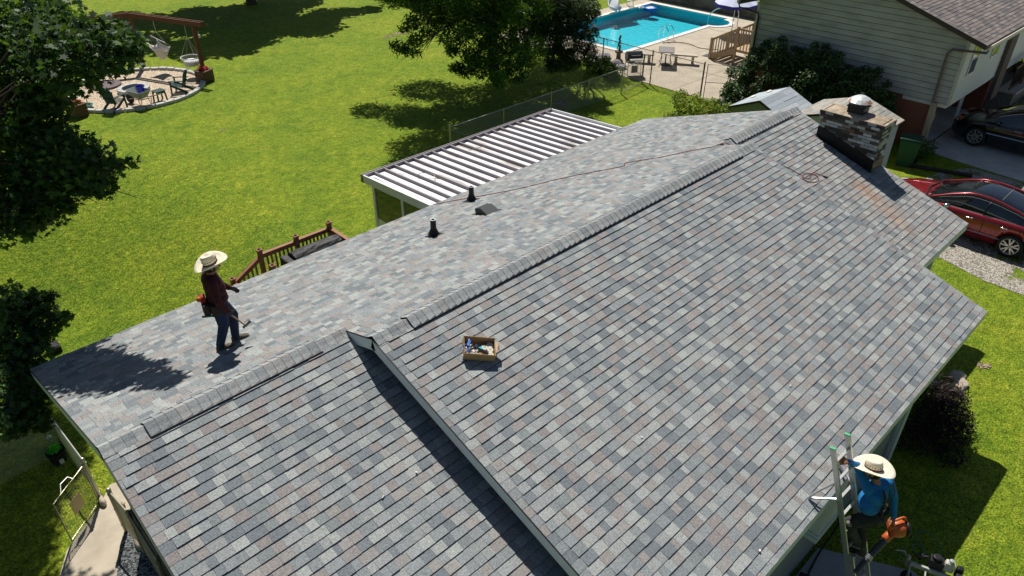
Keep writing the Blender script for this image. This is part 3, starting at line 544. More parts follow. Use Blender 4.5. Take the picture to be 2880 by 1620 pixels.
for x, y, z_, r_ in [(22, 12, 3, 1.7), (20, 11.5, 2.6, 1.4), (24, 12.5, 2.5, 1.6), (21.5, 14, 3.5, 1.8), (23, 10.5, 4.4, 1.5), (21, 12, 5.6, 1.6), (18.5, 13, 2.8, 1.3), (17.3, 12.8, 1.8, .9), (22.5, 13.4, 6.3, 1.4), (19.3, 9.9, 2.4, 1.1), (18.2, 14.5, 3.6, 1.2), (24, 14.5, 4.5, 1.5), (20.5, 16, 3, 1.4), (17.0, 15.2, 2.4, .9), (19, 8.9, 3.6, .8), (17, 10.7, 4.6, 1.2), (15.7, 11.2, 4.8, .9), (18.4, 11, 4.2, 1.3), (19.6, 9.4, 4.6, 1.2), (17.2, 12.6, 5.5, 1.2), (18.6, 13, 6, 1.2), (20.3, 10.3, 6.5, 1.2)]: cl.append((x, y, z_, r_))
t3 = empty('hardwood_tree', (21.9, 11.9, G), label='large green tree with drooping branches in the lawn left of the swimming pool', cat='tree')
leaf_cloud('crown', cl, 1050, .22, GB, t3, leaf_m, 'blade', seed=7, maxn=90000)
limbs('trunk', (21.9, 11.9, G), cl, (21.9, 12.1, 2.2), .26, t3, 5, keep=.5)
# dark fine tree right of it
CC_ = [(1540, 60, .8), (1600, 200, .8), (1560, 330, .7), (1650, 60, .8), (1700, 180, .7), (1620, 420, .6), (1700, 330, .7), (1780, 60, .7), (1790, 220, .6), (1850, 120, .5), (1900, 60, .35), (1930, 100, .22), (1840, 320, .5), (1780, 430, .6), (1700, 480, .5), (1880, 400, .4), (1900, 470, .4), (1600, 500, .4), (1850, 20, .5), (1540, 200, .7), (1480, 250, .5), (1900, 250, .3)]
cl = []
for x, y, r_ in CC_: p = atd(T2(x, y), 30.2 + r_ + rr.uniform(-.6, .8)); cl.append((p.x, p.y, p.z, r_))
for x, y, z_, r_ in [(26.5, 13, 2.5, 1.6), (27.5, 12.2, 4, 1.4), (25.8, 14, 4, 1.5), (27, 14.5, 2.8, 1.4)]: cl.append((x, y, z_, r_))
t4 = empty('cedar_tree', (27.0, 12.6, G), label='dense very dark fine-leaved tree at the left end of the swimming pool', cat='tree')
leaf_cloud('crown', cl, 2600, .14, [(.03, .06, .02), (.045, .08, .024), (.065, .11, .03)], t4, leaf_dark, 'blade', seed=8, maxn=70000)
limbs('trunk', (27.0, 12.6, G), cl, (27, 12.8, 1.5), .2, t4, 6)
# sapling on the fence line, yellow-green bush at the corner
t5 = empty('sapling', (22.7, 6.9, G), label='slim green sapling growing through the chain-link fence before the pool', cat='tree')
cl = [(22.7+rr.uniform(-.1, .1), 6.95+rr.uniform(-.1, .1), G+.2+.17*k, .2 - .006*k) for k in range(11)]
leaf_cloud('foliage', cl, 1500, .10, GB, t5, leaf_m, 'blade', seed=9); b = MB(); b.tube([(22.7, 6.9, G), (22.72, 6.95, G+1.9)], [.02, .006], 6); o = b.build('stem', bark_m); o.parent = t5; o.matrix_parent_inverse = Matrix.Translation(t5.location).inverted()
def bush(name, label, clusters, dens, size, cols, m=leaf_m, shape='diamond', seed=0, maxn=40000, group=None):
    x = sum(c[0] for c in clusters)/len(clusters); y = sum(c[1] for c in clusters)/len(clusters)
    e = empty(name, (x, y, G), label=label, cat='bush', group=group); leaf_cloud('foliage', clusters, dens, size, cols, e, m, shape, seed=seed, maxn=maxn)
    b = MB()
    for c in clusters[::2]: b.tube([(x+(c[0]-x)*.3, y+(c[1]-y)*.3, G-.05), (x+(c[0]-x)*.6, y+(c[1]-y)*.6, (G+c[2])/2), c[:3]], [.025, .018, .006], 5)
    o = b.build('stems', bark_m); o.parent = e; o.matrix_parent_inverse = Matrix.Translation(e.location).inverted(); return e
bush('green_bush', 'yellow-green leafy bush below the black grill by the pool fence', [(25.9+.3*math.sin(k), 9.4-.35*k, G+.25+.1*(k % 2), .42) for k in range(5)] + [(26.2, 8.9, G+.6, .3)], 2400, .10, [(.10, .20, .02), (.16, .27, .03), (.06, .13, .015)], seed=11)
# evergreen hedge against the neighbouring wall
cl = []
r = random.Random(8)
TOP = [(2.35, -1.1), (1.9, -.35), (1.4, 0.05), (.9, .3), (.4, .0), (0, .0), (-.5, .3), (-1.0, .3), (-1.4, .15), (-1.9, -.25), (-2.4, -.15), (-2.9, -.1), (-3.3, -.5), (-3.7, -.9), (-4.0, -1.5)]
for y, zt_ in TOP:
    z_ = zt_ - .05
    while z_ > G + .1:
        f = (zt_-z_)/(zt_-G+.01); cl.append((26.9 - 1.55*f + r.uniform(-.18, .18) - .15, y + r.uniform(-.2, .2), z_, r.uniform(.3, .48))); z_ -= .36
    cl.append((26.95, y+r.uniform(-.15, .15), zt_+.18, .2))
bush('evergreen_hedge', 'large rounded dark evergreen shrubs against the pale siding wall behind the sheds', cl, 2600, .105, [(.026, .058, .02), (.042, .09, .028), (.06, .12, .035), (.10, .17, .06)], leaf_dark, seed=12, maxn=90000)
cl = [(26.2, 2.3, G+.6, .33), (26.3, 2.1, G+.95, .3), (25.7, 1.9, G+.3, .4), (26.3, 1.8, G+1.2, .3)]
bush('vine_shrub', 'bright green vine-covered shrub beside the pool gate', cl, 2400, .10, [(.09, .17, .03), (.15, .25, .05), (.05, .11, .02)], seed=13)
cl = [(24.6 + r.uniform(-.6, .6), 3.6 - .28*k, G+.25+r.uniform(0, .35), r.uniform(.3, .45)) for k in range(12)] + [(23.2 + r.uniform(-.4, .8), 2.9-.3*k, G+.25, .35) for k in range(7)]
fb = bush('flowering_shrub', 'lime green weedy shrubs with orange specks in front of the small grey shed', cl, 2200, .10, [(.16, .27, .03), (.24, .34, .05), (.09, .18, .02), (.30, .34, .08)], seed=14)
leaf_cloud('blossom', cl, 60, .07, [(.6, .10, .05), (.7, .25, .05)], fb, leaf_m, seed=15)
# shrubs on the far line of the lawn
for k, (s, h) in enumerate([((1110, 8), 1.3), ((1190, 22), 1.8), ((1290, 40), 2.2), ((1400, 50), 2.4), ((1500, 70), 2.2)]):
    p = onz(s); cl = [(p.x + r.uniform(-1, 1) + 1.2, p.y + r.uniform(-1, 1) + 1.2, G + r.uniform(.2, h), r.uniform(.6, 1.0)) for _ in range(10)]
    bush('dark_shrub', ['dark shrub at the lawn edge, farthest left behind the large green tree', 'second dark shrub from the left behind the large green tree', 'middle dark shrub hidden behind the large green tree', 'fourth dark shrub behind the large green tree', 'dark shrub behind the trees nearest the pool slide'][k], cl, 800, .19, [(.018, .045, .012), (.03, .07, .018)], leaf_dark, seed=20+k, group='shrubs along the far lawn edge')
# tall tree behind the lawn: trunk foot at the top edge, throws the big shade
cl = [(21+r.uniform(-4.6, 5.0), 33.4+r.uniform(-4.0, 4.2), r.uniform(1.8, 9.0), r.uniform(1.1, 1.9)) for _ in range(58)]
cl = [c for c in cl if ((c[0]-21)/5.4)**2 + ((c[1]-33.4)/4.8)**2 + ((c[2]-5.0)/4.6)**2 < 1.1]
cl += [(15.5, 34, 5, 1.6), (14.5, 32.5, 4, 1.4), (16.5, 32, 6, 1.5), (13.5, 35.5, 6, 1.5), (15, 36.5, 3.5, 1.5), (17.5, 30.8, 4, 1.3), (26.5, 31.5, 4.5, 1.2), (27.8, 31, 4.2, .9), (26, 33, 6, 1.3), (24.5, 30.5, 3.2, 1.0)]
t6 = empty('shade_tree', (21.0, 33.4, G), label='tall tree whose trunk foot stands in deep shade at the top edge of the lawn', cat='tree')
leaf_cloud('crown', cl, 260, .46, GA, t6, leaf_m, 'diamond', seed=31, maxn=40000)
limbs('trunk', (21.0, 33.4, G), cl, (21, 33.4, 3.5), .32, t6, 9)
cl = [(12+r.uniform(-5, 5), 37+r.uniform(-2.5, 3), r.uniform(1.0, 6.0), r.uniform(1.0, 1.6)) for _ in range(26)]
t7 = empty('shade_tree', (11.5, 38.0, G), label='tall tree beyond the top left of the lawn, behind the swing frame', cat='tree')
leaf_cloud('crown', cl, 240, .46, GA, t7, leaf_m, 'diamond', seed=32); limbs('trunk', (11.5, 38.0, G), cl, (12, 37.5, 2), .28, t7, 10)
# dark red shrub at the front right corner of the house, with rocks
cl = [(13.35+.0, -10.55, G+.5, .5), (13.0, -10.9, G+.45, .42), (13.7, -10.75, G+.4, .36), (12.6, -10.75, G+.45, .45), (12.2, -10.8, G+.4, .4), (13.3, -11.25, G+.2, .28), (12.8, -11.3, G+.25, .35), (13.9, -10.9, G+.25, .25), (12.3, -11.1, G+.4, .42), (12.7, -11.05, G+.65, .42), (13.1, -10.95, G+.7, .35), (11.8, -10.8, G+.4, .4), (12.1, -11.4, G+.2, .3)]
bush('purple_shrub', 'dark purple-leaved shrub under the front right corner of the shingle roof', cl, 3600, .075, [(.04, .015, .018), (.022, .016, .016), (.018, .02, .012)], leaf_dark, 'blade', seed=33)
def rock(name, label, c, r_, sc, col, seed, group=None):
    bm = bmesh.new(); bmesh.ops.create_icosphere(bm, subdivisions=3, radius=r_); q = random.Random(seed); ph = [q.uniform(0, 6) for _ in range(6)]
    for v in bm.verts:
        k = 1 + .16*math.sin(v.co.x/r_*2.3+ph[0]) + .14*math.sin(v.co.y/r_*2.9+ph[1]) + .08*math.sin(v.co.z/r_*4+ph[2]) + .04*math.sin(v.co.x/r_*7+v.co.y/r_*6+ph[3]); v.co *= k; v.co.x *= sc[0]; v.co.y *= sc[1]; v.co.z *= sc[2]
    me = bpy.data.meshes.new(name); bm.to_mesh(me); bm.free(); me.materials.append(mat('stone_'+('pale' if col[0] > .35 else 'dull'), col, .9, noise=.25, nscale=8, bump=.4, bscale=30)); o = bpy.data.objects.new(name, me); COL.objects.link(o); o.location = c
    return tag(o, label, 'rock', group)
for k, (s, r_, lab) in enumerate([((2690, 1062), .17, 'flat pale rock with a hollow, uppermost beside the purple shrub'), ((2685, 1100), .15, 'pale rounded rock in the middle of those beside the purple shrub'),((2700, 1085), .15, 'pale brown rock at the outer side of the purple shrub'), ((2620, 1075), .11, 'grey broken rock half under the front right roof corner')]):
    p = onz(s); rock('garden_rock', lab, (p.x, p.y, G+.04), r_, (1.3, .9, .55), (.45, .38, .30) if k < 3 else (.25, .24, .25), k)
for k, (s, r_, lab) in enumerate([((375, 1462), .09, 'white oblong rock at the foot of the brick gable wall, largest of the row'), ((347, 1415), .05, 'small white rock highest in the row along the brick gable wall'), ((392, 1530), .10, 'white rounded rock just left of the brick gable wall near the bottom'), ((286, 1408), .10, 'clear lumpy stone on the path at the foot of the open gate post')]):
    p = onz(s, GL+.08); rock('white_rock', lab, (p.x, p.y, GL+.10), r_, (.8, 1.5, .7), (.5, .46, .4), 10+k)
# ================================================================ chain-link fences
def mesh_panel(b, p, q, z0, z1, pitch, wr, square=False):
    p, q = Vector(p), Vector(q); L_ = (q-p).length; d = (q-p)/L_; n = Vector((-d.y, d.x, 0)); H = z1-z0
    def wire(a0, h0, a1, h1, off):
        A = p + d*a0 + Vector((0, 0, h0)) + n*off; B = p + d*a1 + Vector((0, 0, h1)) + n*off; u = (B-A).normalized().cross(n)*wr; w_ = n*wr
        b.add([A+u, A-u*.5+w_, A-u*.5-w_, B+u, B-u*.5+w_, B-u*.5-w_], [(0, 1, 4, 3), (1, 2, 5, 4), (2, 0, 3, 5)])
    if square:
        for i in range(1, int(L_/pitch)): wire(i*pitch, z0, i*pitch, z1, 0)
        for i in range(1, int(H/pitch)): wire(0, z0+i*pitch, L_, z0+i*pitch, wr)
        return
    k = -H
    while k < L_:
        a0, a1 = max(k, 0), min(k+H, L_)
        if a1 > a0: wire(a0, z0+a0-k, a1, z0+a1-k, wr); wire(a0, z1-(a0-k), a1, z1-(a1-k), -wr)
        k += pitch
def chain_fence(name, label, pts, h, posts_at, pitch=.075, wr=.0016, rail=.018, post=.025, m=None, terminal=(), brace=None, cat='fence'):
    m = m or steel_m; e = empty(name, (pts[0][0], pts[0][1], G), label=label, cat=cat); inv = Matrix.Translation(e.location).inverted()
    def ch(b, n, mm=m, **k): o = b.build(n, mm, **k); o.parent = e; o.matrix_parent_inverse = inv; return o
    b = MB()
    for a, c in zip(pts[:-1], pts[1:]): mesh_panel(b, (*a, 0), (*c, 0), G+.03, G+h-.02, pitch, wr)
    ch(b, 'wire_mesh')
    for a, c in zip(pts[:-1], pts[1:]): b = MB(); b.tube([(*a, G+h), (*c, G+h)], rail, 8); ch(b, 'top_rail')
    for i, (x, y) in enumerate(posts_at):
        big = i in terminal; b = MB(); b.tube([(x, y, G-.05), (x, y, G+h+(.05 if big else 0))], post*(1.35 if big else 1), 10); b.ball((x, y, G+h+(.06 if big else .02)), post*(1.5 if big else 1.1), 10, 6)
        for zz in (.2, .6, .95): b.lathe([(post*1.6, 0), (post*1.6, .025)], (x, y, G+h*zz), 8)
        ch(b, 'post')
    if brace:
        b = MB(); b.tube(brace, .014, 6); ch(b, 'brace')
    return e
chain_fence('chain_link_fence', 'chain-link fence running along the lawn behind the striped patio roof', [(14.66, 6.42), (24.45, 6.52)], 1.1, [(14.66, 6.42), (17.3, 6.45), (19.92, 6.48), (22.2, 6.5), (24.45, 6.52)], pitch=.07, wr=.0022, terminal=(0, 4), brace=[(14.7, 6.42, G+1.0), (16.2, 6.44, G+.2)])
dark_steel = mat('weathered_steel', (.17, .14, .12), .6, .6, noise=.2, nscale=20)
chain_fence('pool_fence', 'brown chain-link fence standing along the concrete edge of the pool terrace', [(26.34, 10.2), (26.34, 3.72)], 1.5, [(26.34, 9.2), (26.34, 6.38), (26.34, 3.72)], pitch=.09, wr=.0022, m=dark_steel, terminal=(2,))
def gate(name, label, a, c, h, m, mid=True, square=False, pitch=.075, wr=.002, zb=.06, cat='gate'):
    e = empty(name, (*a, G), label=label, cat=cat); inv = Matrix.Translation(e.location).inverted()
    def ch(b, n, mm=m): o = b.build(n, mm); o.parent = e; o.matrix_parent_inverse = inv; return o
    b = MB(); A, B, C_, D = (*a, G+zb), (*c, G+zb), (*c, G+h), (*a, G+h); b.tube([A, B, C_, D], .02, 8, closed=True)
    if mid: b.tube([(*a, G+h*.5), (*c, G+h*.5)], .014, 8)
    ch(b, 'gate_frame'); b = MB(); mesh_panel(b, (*a, 0), (*c, 0), G+zb, G+h, pitch, wr, square); ch(b, 'wire_mesh'); return e
gate('pool_gate', 'closed chain-link gate of the pool terrace beside the vine-covered shrub', (26.4, 3.6), (26.9, 2.85), 1.5, dark_steel, pitch=.09)
chain_fence('gate_post', 'brown steel post carrying the latch of the closed pool gate', [(26.93, 2.78), (26.94, 2.6)], 1.45, [(26.93, 2.78)], m=dark_steel, cat='post')
gate('lawn_gate', 'open grey chain-link gate between lawn and pool terrace, below the black grill', (24.6, 6.55), (26.2, 6.72), 1.1, steel_m, mid=False)
b = MB(); b.tube([(26.28, 6.78, G), (26.28, 6.78, G+1.22)], .033, 10); b.ball((26.28, 6.78, G+1.23), .036); tag(b.build('gate_post', dark_steel), 'brown steel post where the open lawn gate meets the pool fence', 'post')
# left yard: fence, gate with sign, second post run (this yard lies lower)
G_main = G; G = GL
oxi = mat('oxidised_steel', (.40, .37, .28), .45, .7, noise=.2, nscale=20)
chain_fence('yard_fence', 'grey chain-link fence beside the left gable, running back to its far corner post', [(.24, 1.27), (.16, 3.3), (-6, 3.2)], 1.2, [(.24, 1.27), (.16, 3.3), (-3, 3.25), (-6, 3.2)], wr=.0022, pitch=.06, terminal=(0, 1), rail=.022, post=.03)
g0_, g1_ = Vector((.19, 1.2, 0)), Vector((-.57, .54, 0))
g = gate('yard_gate', 'open wire gate with a blank tan sign, standing over the concrete path', g0_[:2], g1_[:2], 1.16, oxi, mid=False, square=True, pitch=.075, wr=.003)
inv = Matrix.Translation(g.location).inverted()
def chg(b, n, mm): o = b.build(n, mm); o.parent = g; o.matrix_parent_inverse = inv; return o
u = (g1_-g0_).normalized(); nn = Vector((u.y, -u.x, 0)); nn = nn if nn.y < 0 else -nn; c0 = Vector((g0_.x, g0_.y, G)) + u*.52
b = MB(); q = [c0 + u*a + Vector((0, 0, h)) for a, h in ((-.16, .42), (.16, .42), (.16, .80), (-.16, .80))]; b.extr([p + nn*.008 for p in q], nn*.004); chg(b, 'sign', mat('tan_sign', (.55, .42, .25), .7, noise=.1, nscale=10))
b = MB(); p0 = Vector((g0_.x, g0_.y, G+1.16)) + u*.35; b.tube([p0, p0 - nn*.1 + Vector((0, 0, .04)), p0 + u*.2 - nn*.12 + Vector((0, 0, .05)), p0 + u*.38 - nn*.02 + Vector((0, 0, -.02))], .011, 6); chg(b, 'latch', steel_m)
chain_fence('short_fence', 'short wire fence stub between the concrete path and the brick gable wall', [(.33, .03), (.40, -.8), (.38, -2.2)], 1.22, [(.33, .03), (.40, -.8), (.38, -2.2)], m=oxi, wr=.0026, pitch=.06, terminal=(0, 1, 2), rail=.022, post=.034)
# potted plant and path light
pp = onz((168, 1296), G); e = empty('potted_plant', (pp.x, pp.y, G), label='black pot with a bright green plant on the shaded grass left of the gate', cat='potted plant')
b = MB(); b.lathe([(.15, 0), (.19, .28), (.205, .29), (.205, .32), (.185, .32), (.18, .26), (.001, .26)], n=20); b.build('pot', rubber_m, e)
o = leaf_cloud('foliage', [(pp.x+.02, pp.y+.03, G+.37, .14), (pp.x-.05, pp.y, G+.35, .11)], 9000, .05, [(.10, .55, .04), (.16, .62, .06)], e)
b = MB(); b.bx((-.02, -.215, .06), (.07, -.185, .18)); b.build('plant_label', white_m, e)
e = empty('path_light', (-.0, 3.7, G), label='small metal stake light on the dark grass left of the chain-link fence', cat='light')
b = MB(); b.tube([(0, 0, 0), (0, 0, .25)], .01, 6); b.build('stake', steel_m, e); b = MB(); b.lathe([(.02, .25), (.06, .26), (.06, .32), (.01, .37)], n=10); b.build('lamp_head', alu_m, e)
p = onz((155, 986), G); b = MB(); b.bx((-.15, -.2, -.2), (.15, .2, .2)); b.bx((-.12, -.17, .2), (.12, .17, .23)); b2 = b.build('utility_box', black_m, bevel=.02)
for _ in range(6): p = onz((155, 986), gz(p.x, p.y))
b2.location = (p.x, p.y, gz(p.x, p.y)); tag(b2, 'small black box in the grass just behind the rear left roof edge', 'box')
G = G_main
# ================================================================ patio cover
e = empty('patio_cover', (8.9, 3.0, G), label='white ribbed metal patio roof on posts behind the house', cat='patio cover'); inv = Matrix.Translation(e.location).inverted()
def ch(b, n, mm, **k): o = b.build(n, mm, **k); o.parent = e; o.matrix_parent_inverse = inv; return o
X0, X1, Y0, Y1 = 8.85, 16.2, .04, 3.03; zf = lambda y: -.13 - (y-Y0)*.055
pan = mat('chalky_white_metal', (.36, .33, .31), .55, .1, col2=(.74, .74, .75), nscale=1.5, ramp=(.32, .46), noise=.16, bump=.05, bscale=10, stretch=(3, .5, 1), detail=10)
b = MB(); b.extr([(X0, Y0, zf(Y0)-.004), (X0, Y1, zf(Y1)-.004), (X0, Y1, zf(Y1)-.05), (X0, Y0, zf(Y0)-.05)], (X1-X0, 0, 0)); ch(b, 'roof_pan', pan)
ribm = mat('rib_metal', (.26, .24, .26), .5, .3, noise=.2, nscale=20); N_ = 22
for k in range(1, N_):
    x = X0 + (X1-X0)*k/N_; b = MB(); b.extr([(x-.028, Y0+.02, zf(Y0)), (x+.028, Y0+.02, zf(Y0)), (x+.02, Y0+.02, zf(Y0)+.075), (x-.02, Y0+.02, zf(Y0)+.075)], (0, Y1-Y0-.09, zf(Y1)-zf(Y0))); ch(b, 'roof_rib', ribm)
b = MB(); b.bx((X0-.03, Y1-.05, zf(Y1)-.12), (X1+.03, Y1-.02, zf(Y1)+.085)); b.bx((X0-.03, Y1+.06, zf(Y1)-.14), (X1+.03, Y1+.08, zf(Y1)+.07)); b.bx((X0-.03, Y1-.05, zf(Y1)-.15), (X1+.03, Y1+.08, zf(Y1)-.12)); ch(b, 'gutter', ribm)
for x, n in ((X0, 'side_fascia'), (X1, 'side_fascia')):
    b = MB(); b.extr([(x-.03, Y0, zf(Y0)+.08), (x-.03, Y1-.05, zf(Y1)+.08), (x-.03, Y1-.05, zf(Y1)-.14), (x-.03, Y0, zf(Y0)-.14)], (.04, 0, 0)); ch(b, n, white_m)
for x, y in ((9.05, 2.85), (12.5, 2.85), (15.95, 2.85), (9.05, 1.55)): b = MB(); b.bx((x-.05, y-.05, G), (x+.05, y+.05, zf(y)-.06)); ch(b, 'post', white_m)
for y0, y1 in ((1.62, 2.78), (.1, 1.48)):
    b = MB(); b.bx((9.03, y0, -1.5), (9.07, y1, -.32)); ch(b, 'window_pane', glassmat('tinted_glass')); b = MB(); b.bx((9.02, y0, -1.6), (9.08, y1, -1.5)); b.bx((9.02, y0, -.32), (9.08, y1, -.25)); b.bx((9.02, y0, G), (9.07, y1, -1.6)); ch(b, 'window_frame', white_m)
zz = zf(1.8)+.03
b = MB(); b.tube([(9.7, 1.9, zf(1.9)+.09), (9.95, 1.85, zz+.08), (10.1, 1.55, zz+.07), (9.95, 1.3, zz+.09), (10.05, 1.15, zz+.09)], [.006, .009, .011, .012, .006], 6); tag(b.build('fallen_twig', mat('dry_twig', (.42, .36, .28), .9)), 'curled dry twig lying on the striped patio roof, nearer its left corner', 'twig')
b = MB(); b.tube([(11.9, 2.2, zf(2.2)+.085), (12.2, 2.05, zz+.09), (12.35, 2.0, zz+.085)], .008, 6); tag(b.build('fallen_twig', mat('dry_twig', (1, 1, 1))), 'short straight dry twig lying further along the striped patio roof', 'twig')
# ================================================================ deck with railing
e = empty('timber_deck', (5.5, 1.0, G), label='red-brown stained timber deck with railing behind the roof edge', cat='deck'); inv = Matrix.Translation(e.location).inverted()
FZ = -1.55; b = MB()
y = .1
while y < 1.7: b.bx((4.95, y, FZ-.04), (6.95, y+.135, FZ)); y += .142
ch(b, 'deck_floor', wood_m); b = MB(); b.bx((4.95, .1, FZ-.2), (6.95, .14, FZ-.04)); b.bx((4.95, 1.66, FZ-.2), (6.95, 1.7, FZ-.04)); b.bx((4.95, .14, FZ-.2), (4.99, 1.66, FZ-.04)); b.bx((6.91, .14, FZ-.2), (6.95, 1.66, FZ-.04)); ch(b, 'deck_frame', wood_m)
DP = [(4.33, 1.72, -.92, G), (5.07, 1.69, -.45, G), (6.0, 1.68, -.45, G), (6.9, 1.68, -.42, G), (6.9, .2, -.45, G), (4.33, .95, -.92, G), (4.99, .95, -.5, G)]
for x, y, zt_, zb_ in DP:
    b = MB(); b.bx((x-.048, y-.048, zb_), (x+.048, y+.048, zt_)); b.bx((x-.062, y-.062, zt_), (x+.062, y+.062, zt_+.03)); b.lathe([(.055, zt_+.03), (.03, zt_+.06), (.001, zt_+.075)], (x, y, 0), 4); ch(b, 'post', wood_m)
def rail(p, q, dz=.88, nb=7):
    p, q = Vector(p), Vector(q); b = MB(); b.beam(p, q, .09, .035); b.beam(p-Vector((0, 0, .06)), q-Vector((0, 0, .06)), .035, .085); b.beam(p-Vector((0, 0, dz-.08)), q-Vector((0, 0, dz-.08)), .035, .085); ch(b, 'rail', wood_m)
    for k in range(1, nb+1): c = p.lerp(q, k/(nb+1)); b = MB(); b.bx((c.x-.018, c.y-.018, c.z-dz+.04), (c.x+.018, c.y+.018, c.z-.06)); ch(b, 'baluster', wood_m)
rail((4.38, 1.72, -1.0), (5.02, 1.69, -.62), .8, 5); rail((5.12, 1.69, -.56), (5.95, 1.68, -.56)); rail((6.05, 1.68, -.55), (6.85, 1.68, -.55)); rail((6.9, 1.63, -.55), (6.9, .25, -.55), .88, 11); rail((4.33, 1.66, -1.0), (4.33, 1.0, -1.0), .8, 3)
for k in range(3): b = MB(); b.bx((4.3+.22*k, 1.0, G+.25+.25*k), (4.56+.22*k, 1.62, G+.29+.25*k)); ch(b, 'step', wood_m)
e2 = empty('covered_grill', (6.2, 1.15, FZ), label='barbecue grill under a black cover on the timber deck', cat='grill')
b = MB(); rg = random.Random(3); prof = [(0, .42), (.0, .0)]
vs = []; n = 14; secs = np.linspace(-.62, .62, 11)
for i, x in enumerate(secs):
    for k in range(n+1):
        t = math.pi*k/n; rr_ = .27 + rg.uniform(-.012, .012) + (-.02 if i in (0, 10) else 0); vs.append((x, -math.cos(t)*rr_, .80 + math.sin(t)*rr_*.95))
fs = [(i*(n+1)+k, i*(n+1)+k+1, (i+1)*(n+1)+k+1, (i+1)*(n+1)+k) for i in range(10) for k in range(n)]
b.add(vs, fs); b.add([vs[k] for k in range(n+1)], [tuple(range(n+1))]); b.add([vs[10*(n+1)+k] for k in range(n+1)], [tuple(range(n+1))])
b.bx((-.62, -.27, .05), (.62, .27, .80)); b.build('grill_cover', mat('cover_fabric', (.03, .03, .032), .6, noise=.3, nscale=6, bump=.6, bscale=9, bdist=.03), e2)
b = MB(); b.bx((-.82, -.26, .62), (-.63, .26, .93)); b.build('side_shelf', mat('cover_fabric', (1, 1, 1)), e2, bevel=.03); b = MB(); b.bx((.63, -.24, .70), (.86, .24, .86)); b.build('side_shelf', mat('cover_fabric', (1, 1, 1)), e2, bevel=.03)
for x in (-.5, .5):
    for y in (-.2, .2): b = MB(); b.tube([(x, y, 0), (x, y, .1)], .03, 8); b.build('leg', black_m, e2)
# ================================================================ cardboard box with its contents
bo = Vector((4.62, -6.36, 0)); bo.z = (2*W2+bo.y)*TT + .02; bz = R(-38)
def onroof(name, label, cat, group=None):       # frame lying on the front slope
    e = empty(name, bo, label=label, cat=cat, group=group); e.rotation_euler = (Matrix.Rotation(math.atan(TT), 3, 'X') @ Matrix.Rotation(bz, 3, 'Z')).to_euler(); return e
card = mat('cardboard', (.42, .27, .15), .85, noise=.12, nscale=5, bump=.15, bscale=30)
e = onroof('cardboard_box', 'open brown cardboard box holding nail coils on the front roof slope', 'box')
w_, d_, h_, t_ = .46, .31, .14, .006
b = MB(); b.bx((-w_/2, -d_/2, 0), (w_/2, d_/2, t_)); b.build('box_bottom', card, e)
for a, c in (((-w_/2, -d_/2, t_), (w_/2, -d_/2+t_, h_)), ((-w_/2, d_/2-t_, t_), (w_/2, d_/2, h_+.01)), ((-w_/2, -d_/2+t_, t_), (-w_/2+t_, d_/2-t_, h_+.005)), ((w_/2-t_, -d_/2+t_, t_), (w_/2, d_/2-t_, h_-.01))): b = MB(); b.bx(a, c); b.build('box_side', card, e)
b = MB(); b.extr([(w_/2, -.1, h_-.015), (w_/2, .1, h_-.012), (w_/2+.05, .07, h_+.03), (w_/2+.06, -.06, h_+.0)], (0, 0, .004)); b.extr([(w_/2+.045, -.05, h_+.015), (w_/2+.05, .05, h_+.02), (w_/2+.02, .02, h_+.05), (w_/2+.03, -.03, h_+.06)], (0, 0, .004)); b.build('torn_flap', mat('torn_card', (.55, .42, .30), .9), e)
def sub(name, label, cat, loc, group=None, rz=0):
    o = onroof(name, label, cat, group); m = o.rotation_euler.to_matrix(); o.location = bo + m @ Vector(loc); o.rotation_euler = (m @ Matrix.Rotation(rz, 3, 'Z')).to_euler(); return o
coilm = mat('nail_coil', (.62, .61, .49), .6, .1, noise=.3, nscale=60, bump=.5, bscale=140, bdist=.003)
for k, (x, y, lab) in enumerate([(.165, .088, 'round nail coil farthest up in the corner of the cardboard box'), (.085, .035, 'round nail coil lying nearest the middle of the cardboard box'), (.165, .0, 'round nail coil between two others along the short side of the box'), (.165, -.09, 'round nail coil in the lower right corner of the cardboard box')]):
    o = sub('nail_coil', lab, 'nail coil', (x, y, t_), 'nail coils in the cardboard box'); b = MB()
    for j in range(5): b.lathe([(.053-.002*j, .0), (.054-.002*j, .012), (.018, .013), (.017, 0)], (0, 0, .002+j*.013), 18)
    b.lathe([(.011, .055), (.012, .066), (.001, .067)], (0, 0, 0), 10); b.build('coil', coilm, o)
o = sub('claw_tool', 'blue and dark handled hammer lying across the cardboard box rim', 'hammer', (-.10, -.02, h_-.01), rz=R(-12))
b = MB(); b.tube([(-.03, .02, .0), (.06, .0, .0), (.24, -.045, -.02)], [.013, .015, .017], 8); b.build('handle', mat('navy_grip', (.02, .025, .06), .5), o)
b = MB(); b.box((-.07, .03, .01), (.10, .035, .035), rz=R(80)); b.tube([(-.07, .06, .015), (-.075, .10, .02)], [.018, .016], 8); b.extr([(-.09, -.02, 0), (-.05, -.02, 0), (-.06, -.11, -.02), (-.08, -.11, -.02)], (0, 0, .012)); b.extr([(-.13, .0, 0), (-.10, .03, 0), (-.16, -.09, -.02), (-.175, -.085, -.02)], (0, 0, .012)); b.build('head', mat('blue_steel', (.10, .22, .55), .35, .4), o)
o = sub('nail_strip_pile', 'heap of white paper scraps and nail strips inside the cardboard box', 'paper', (-.05, .0, t_)); b = MB(); rg = random.Random(9)
for k in range(46): c = (rg.uniform(-.17, .02), rg.uniform(-.12, .07), rg.uniform(.01, .07)); b.box(c, (rg.uniform(.03, .09), rg.uniform(.02, .05), .002), rz=rg.uniform(0, 3), rx=rg.uniform(-.5, .5), ry=rg.uniform(-.5, .5), col=rg.choice([(.75, .74, .70), (.62, .60, .56), (.7, .66, .55), (.75, .76, .8)]))
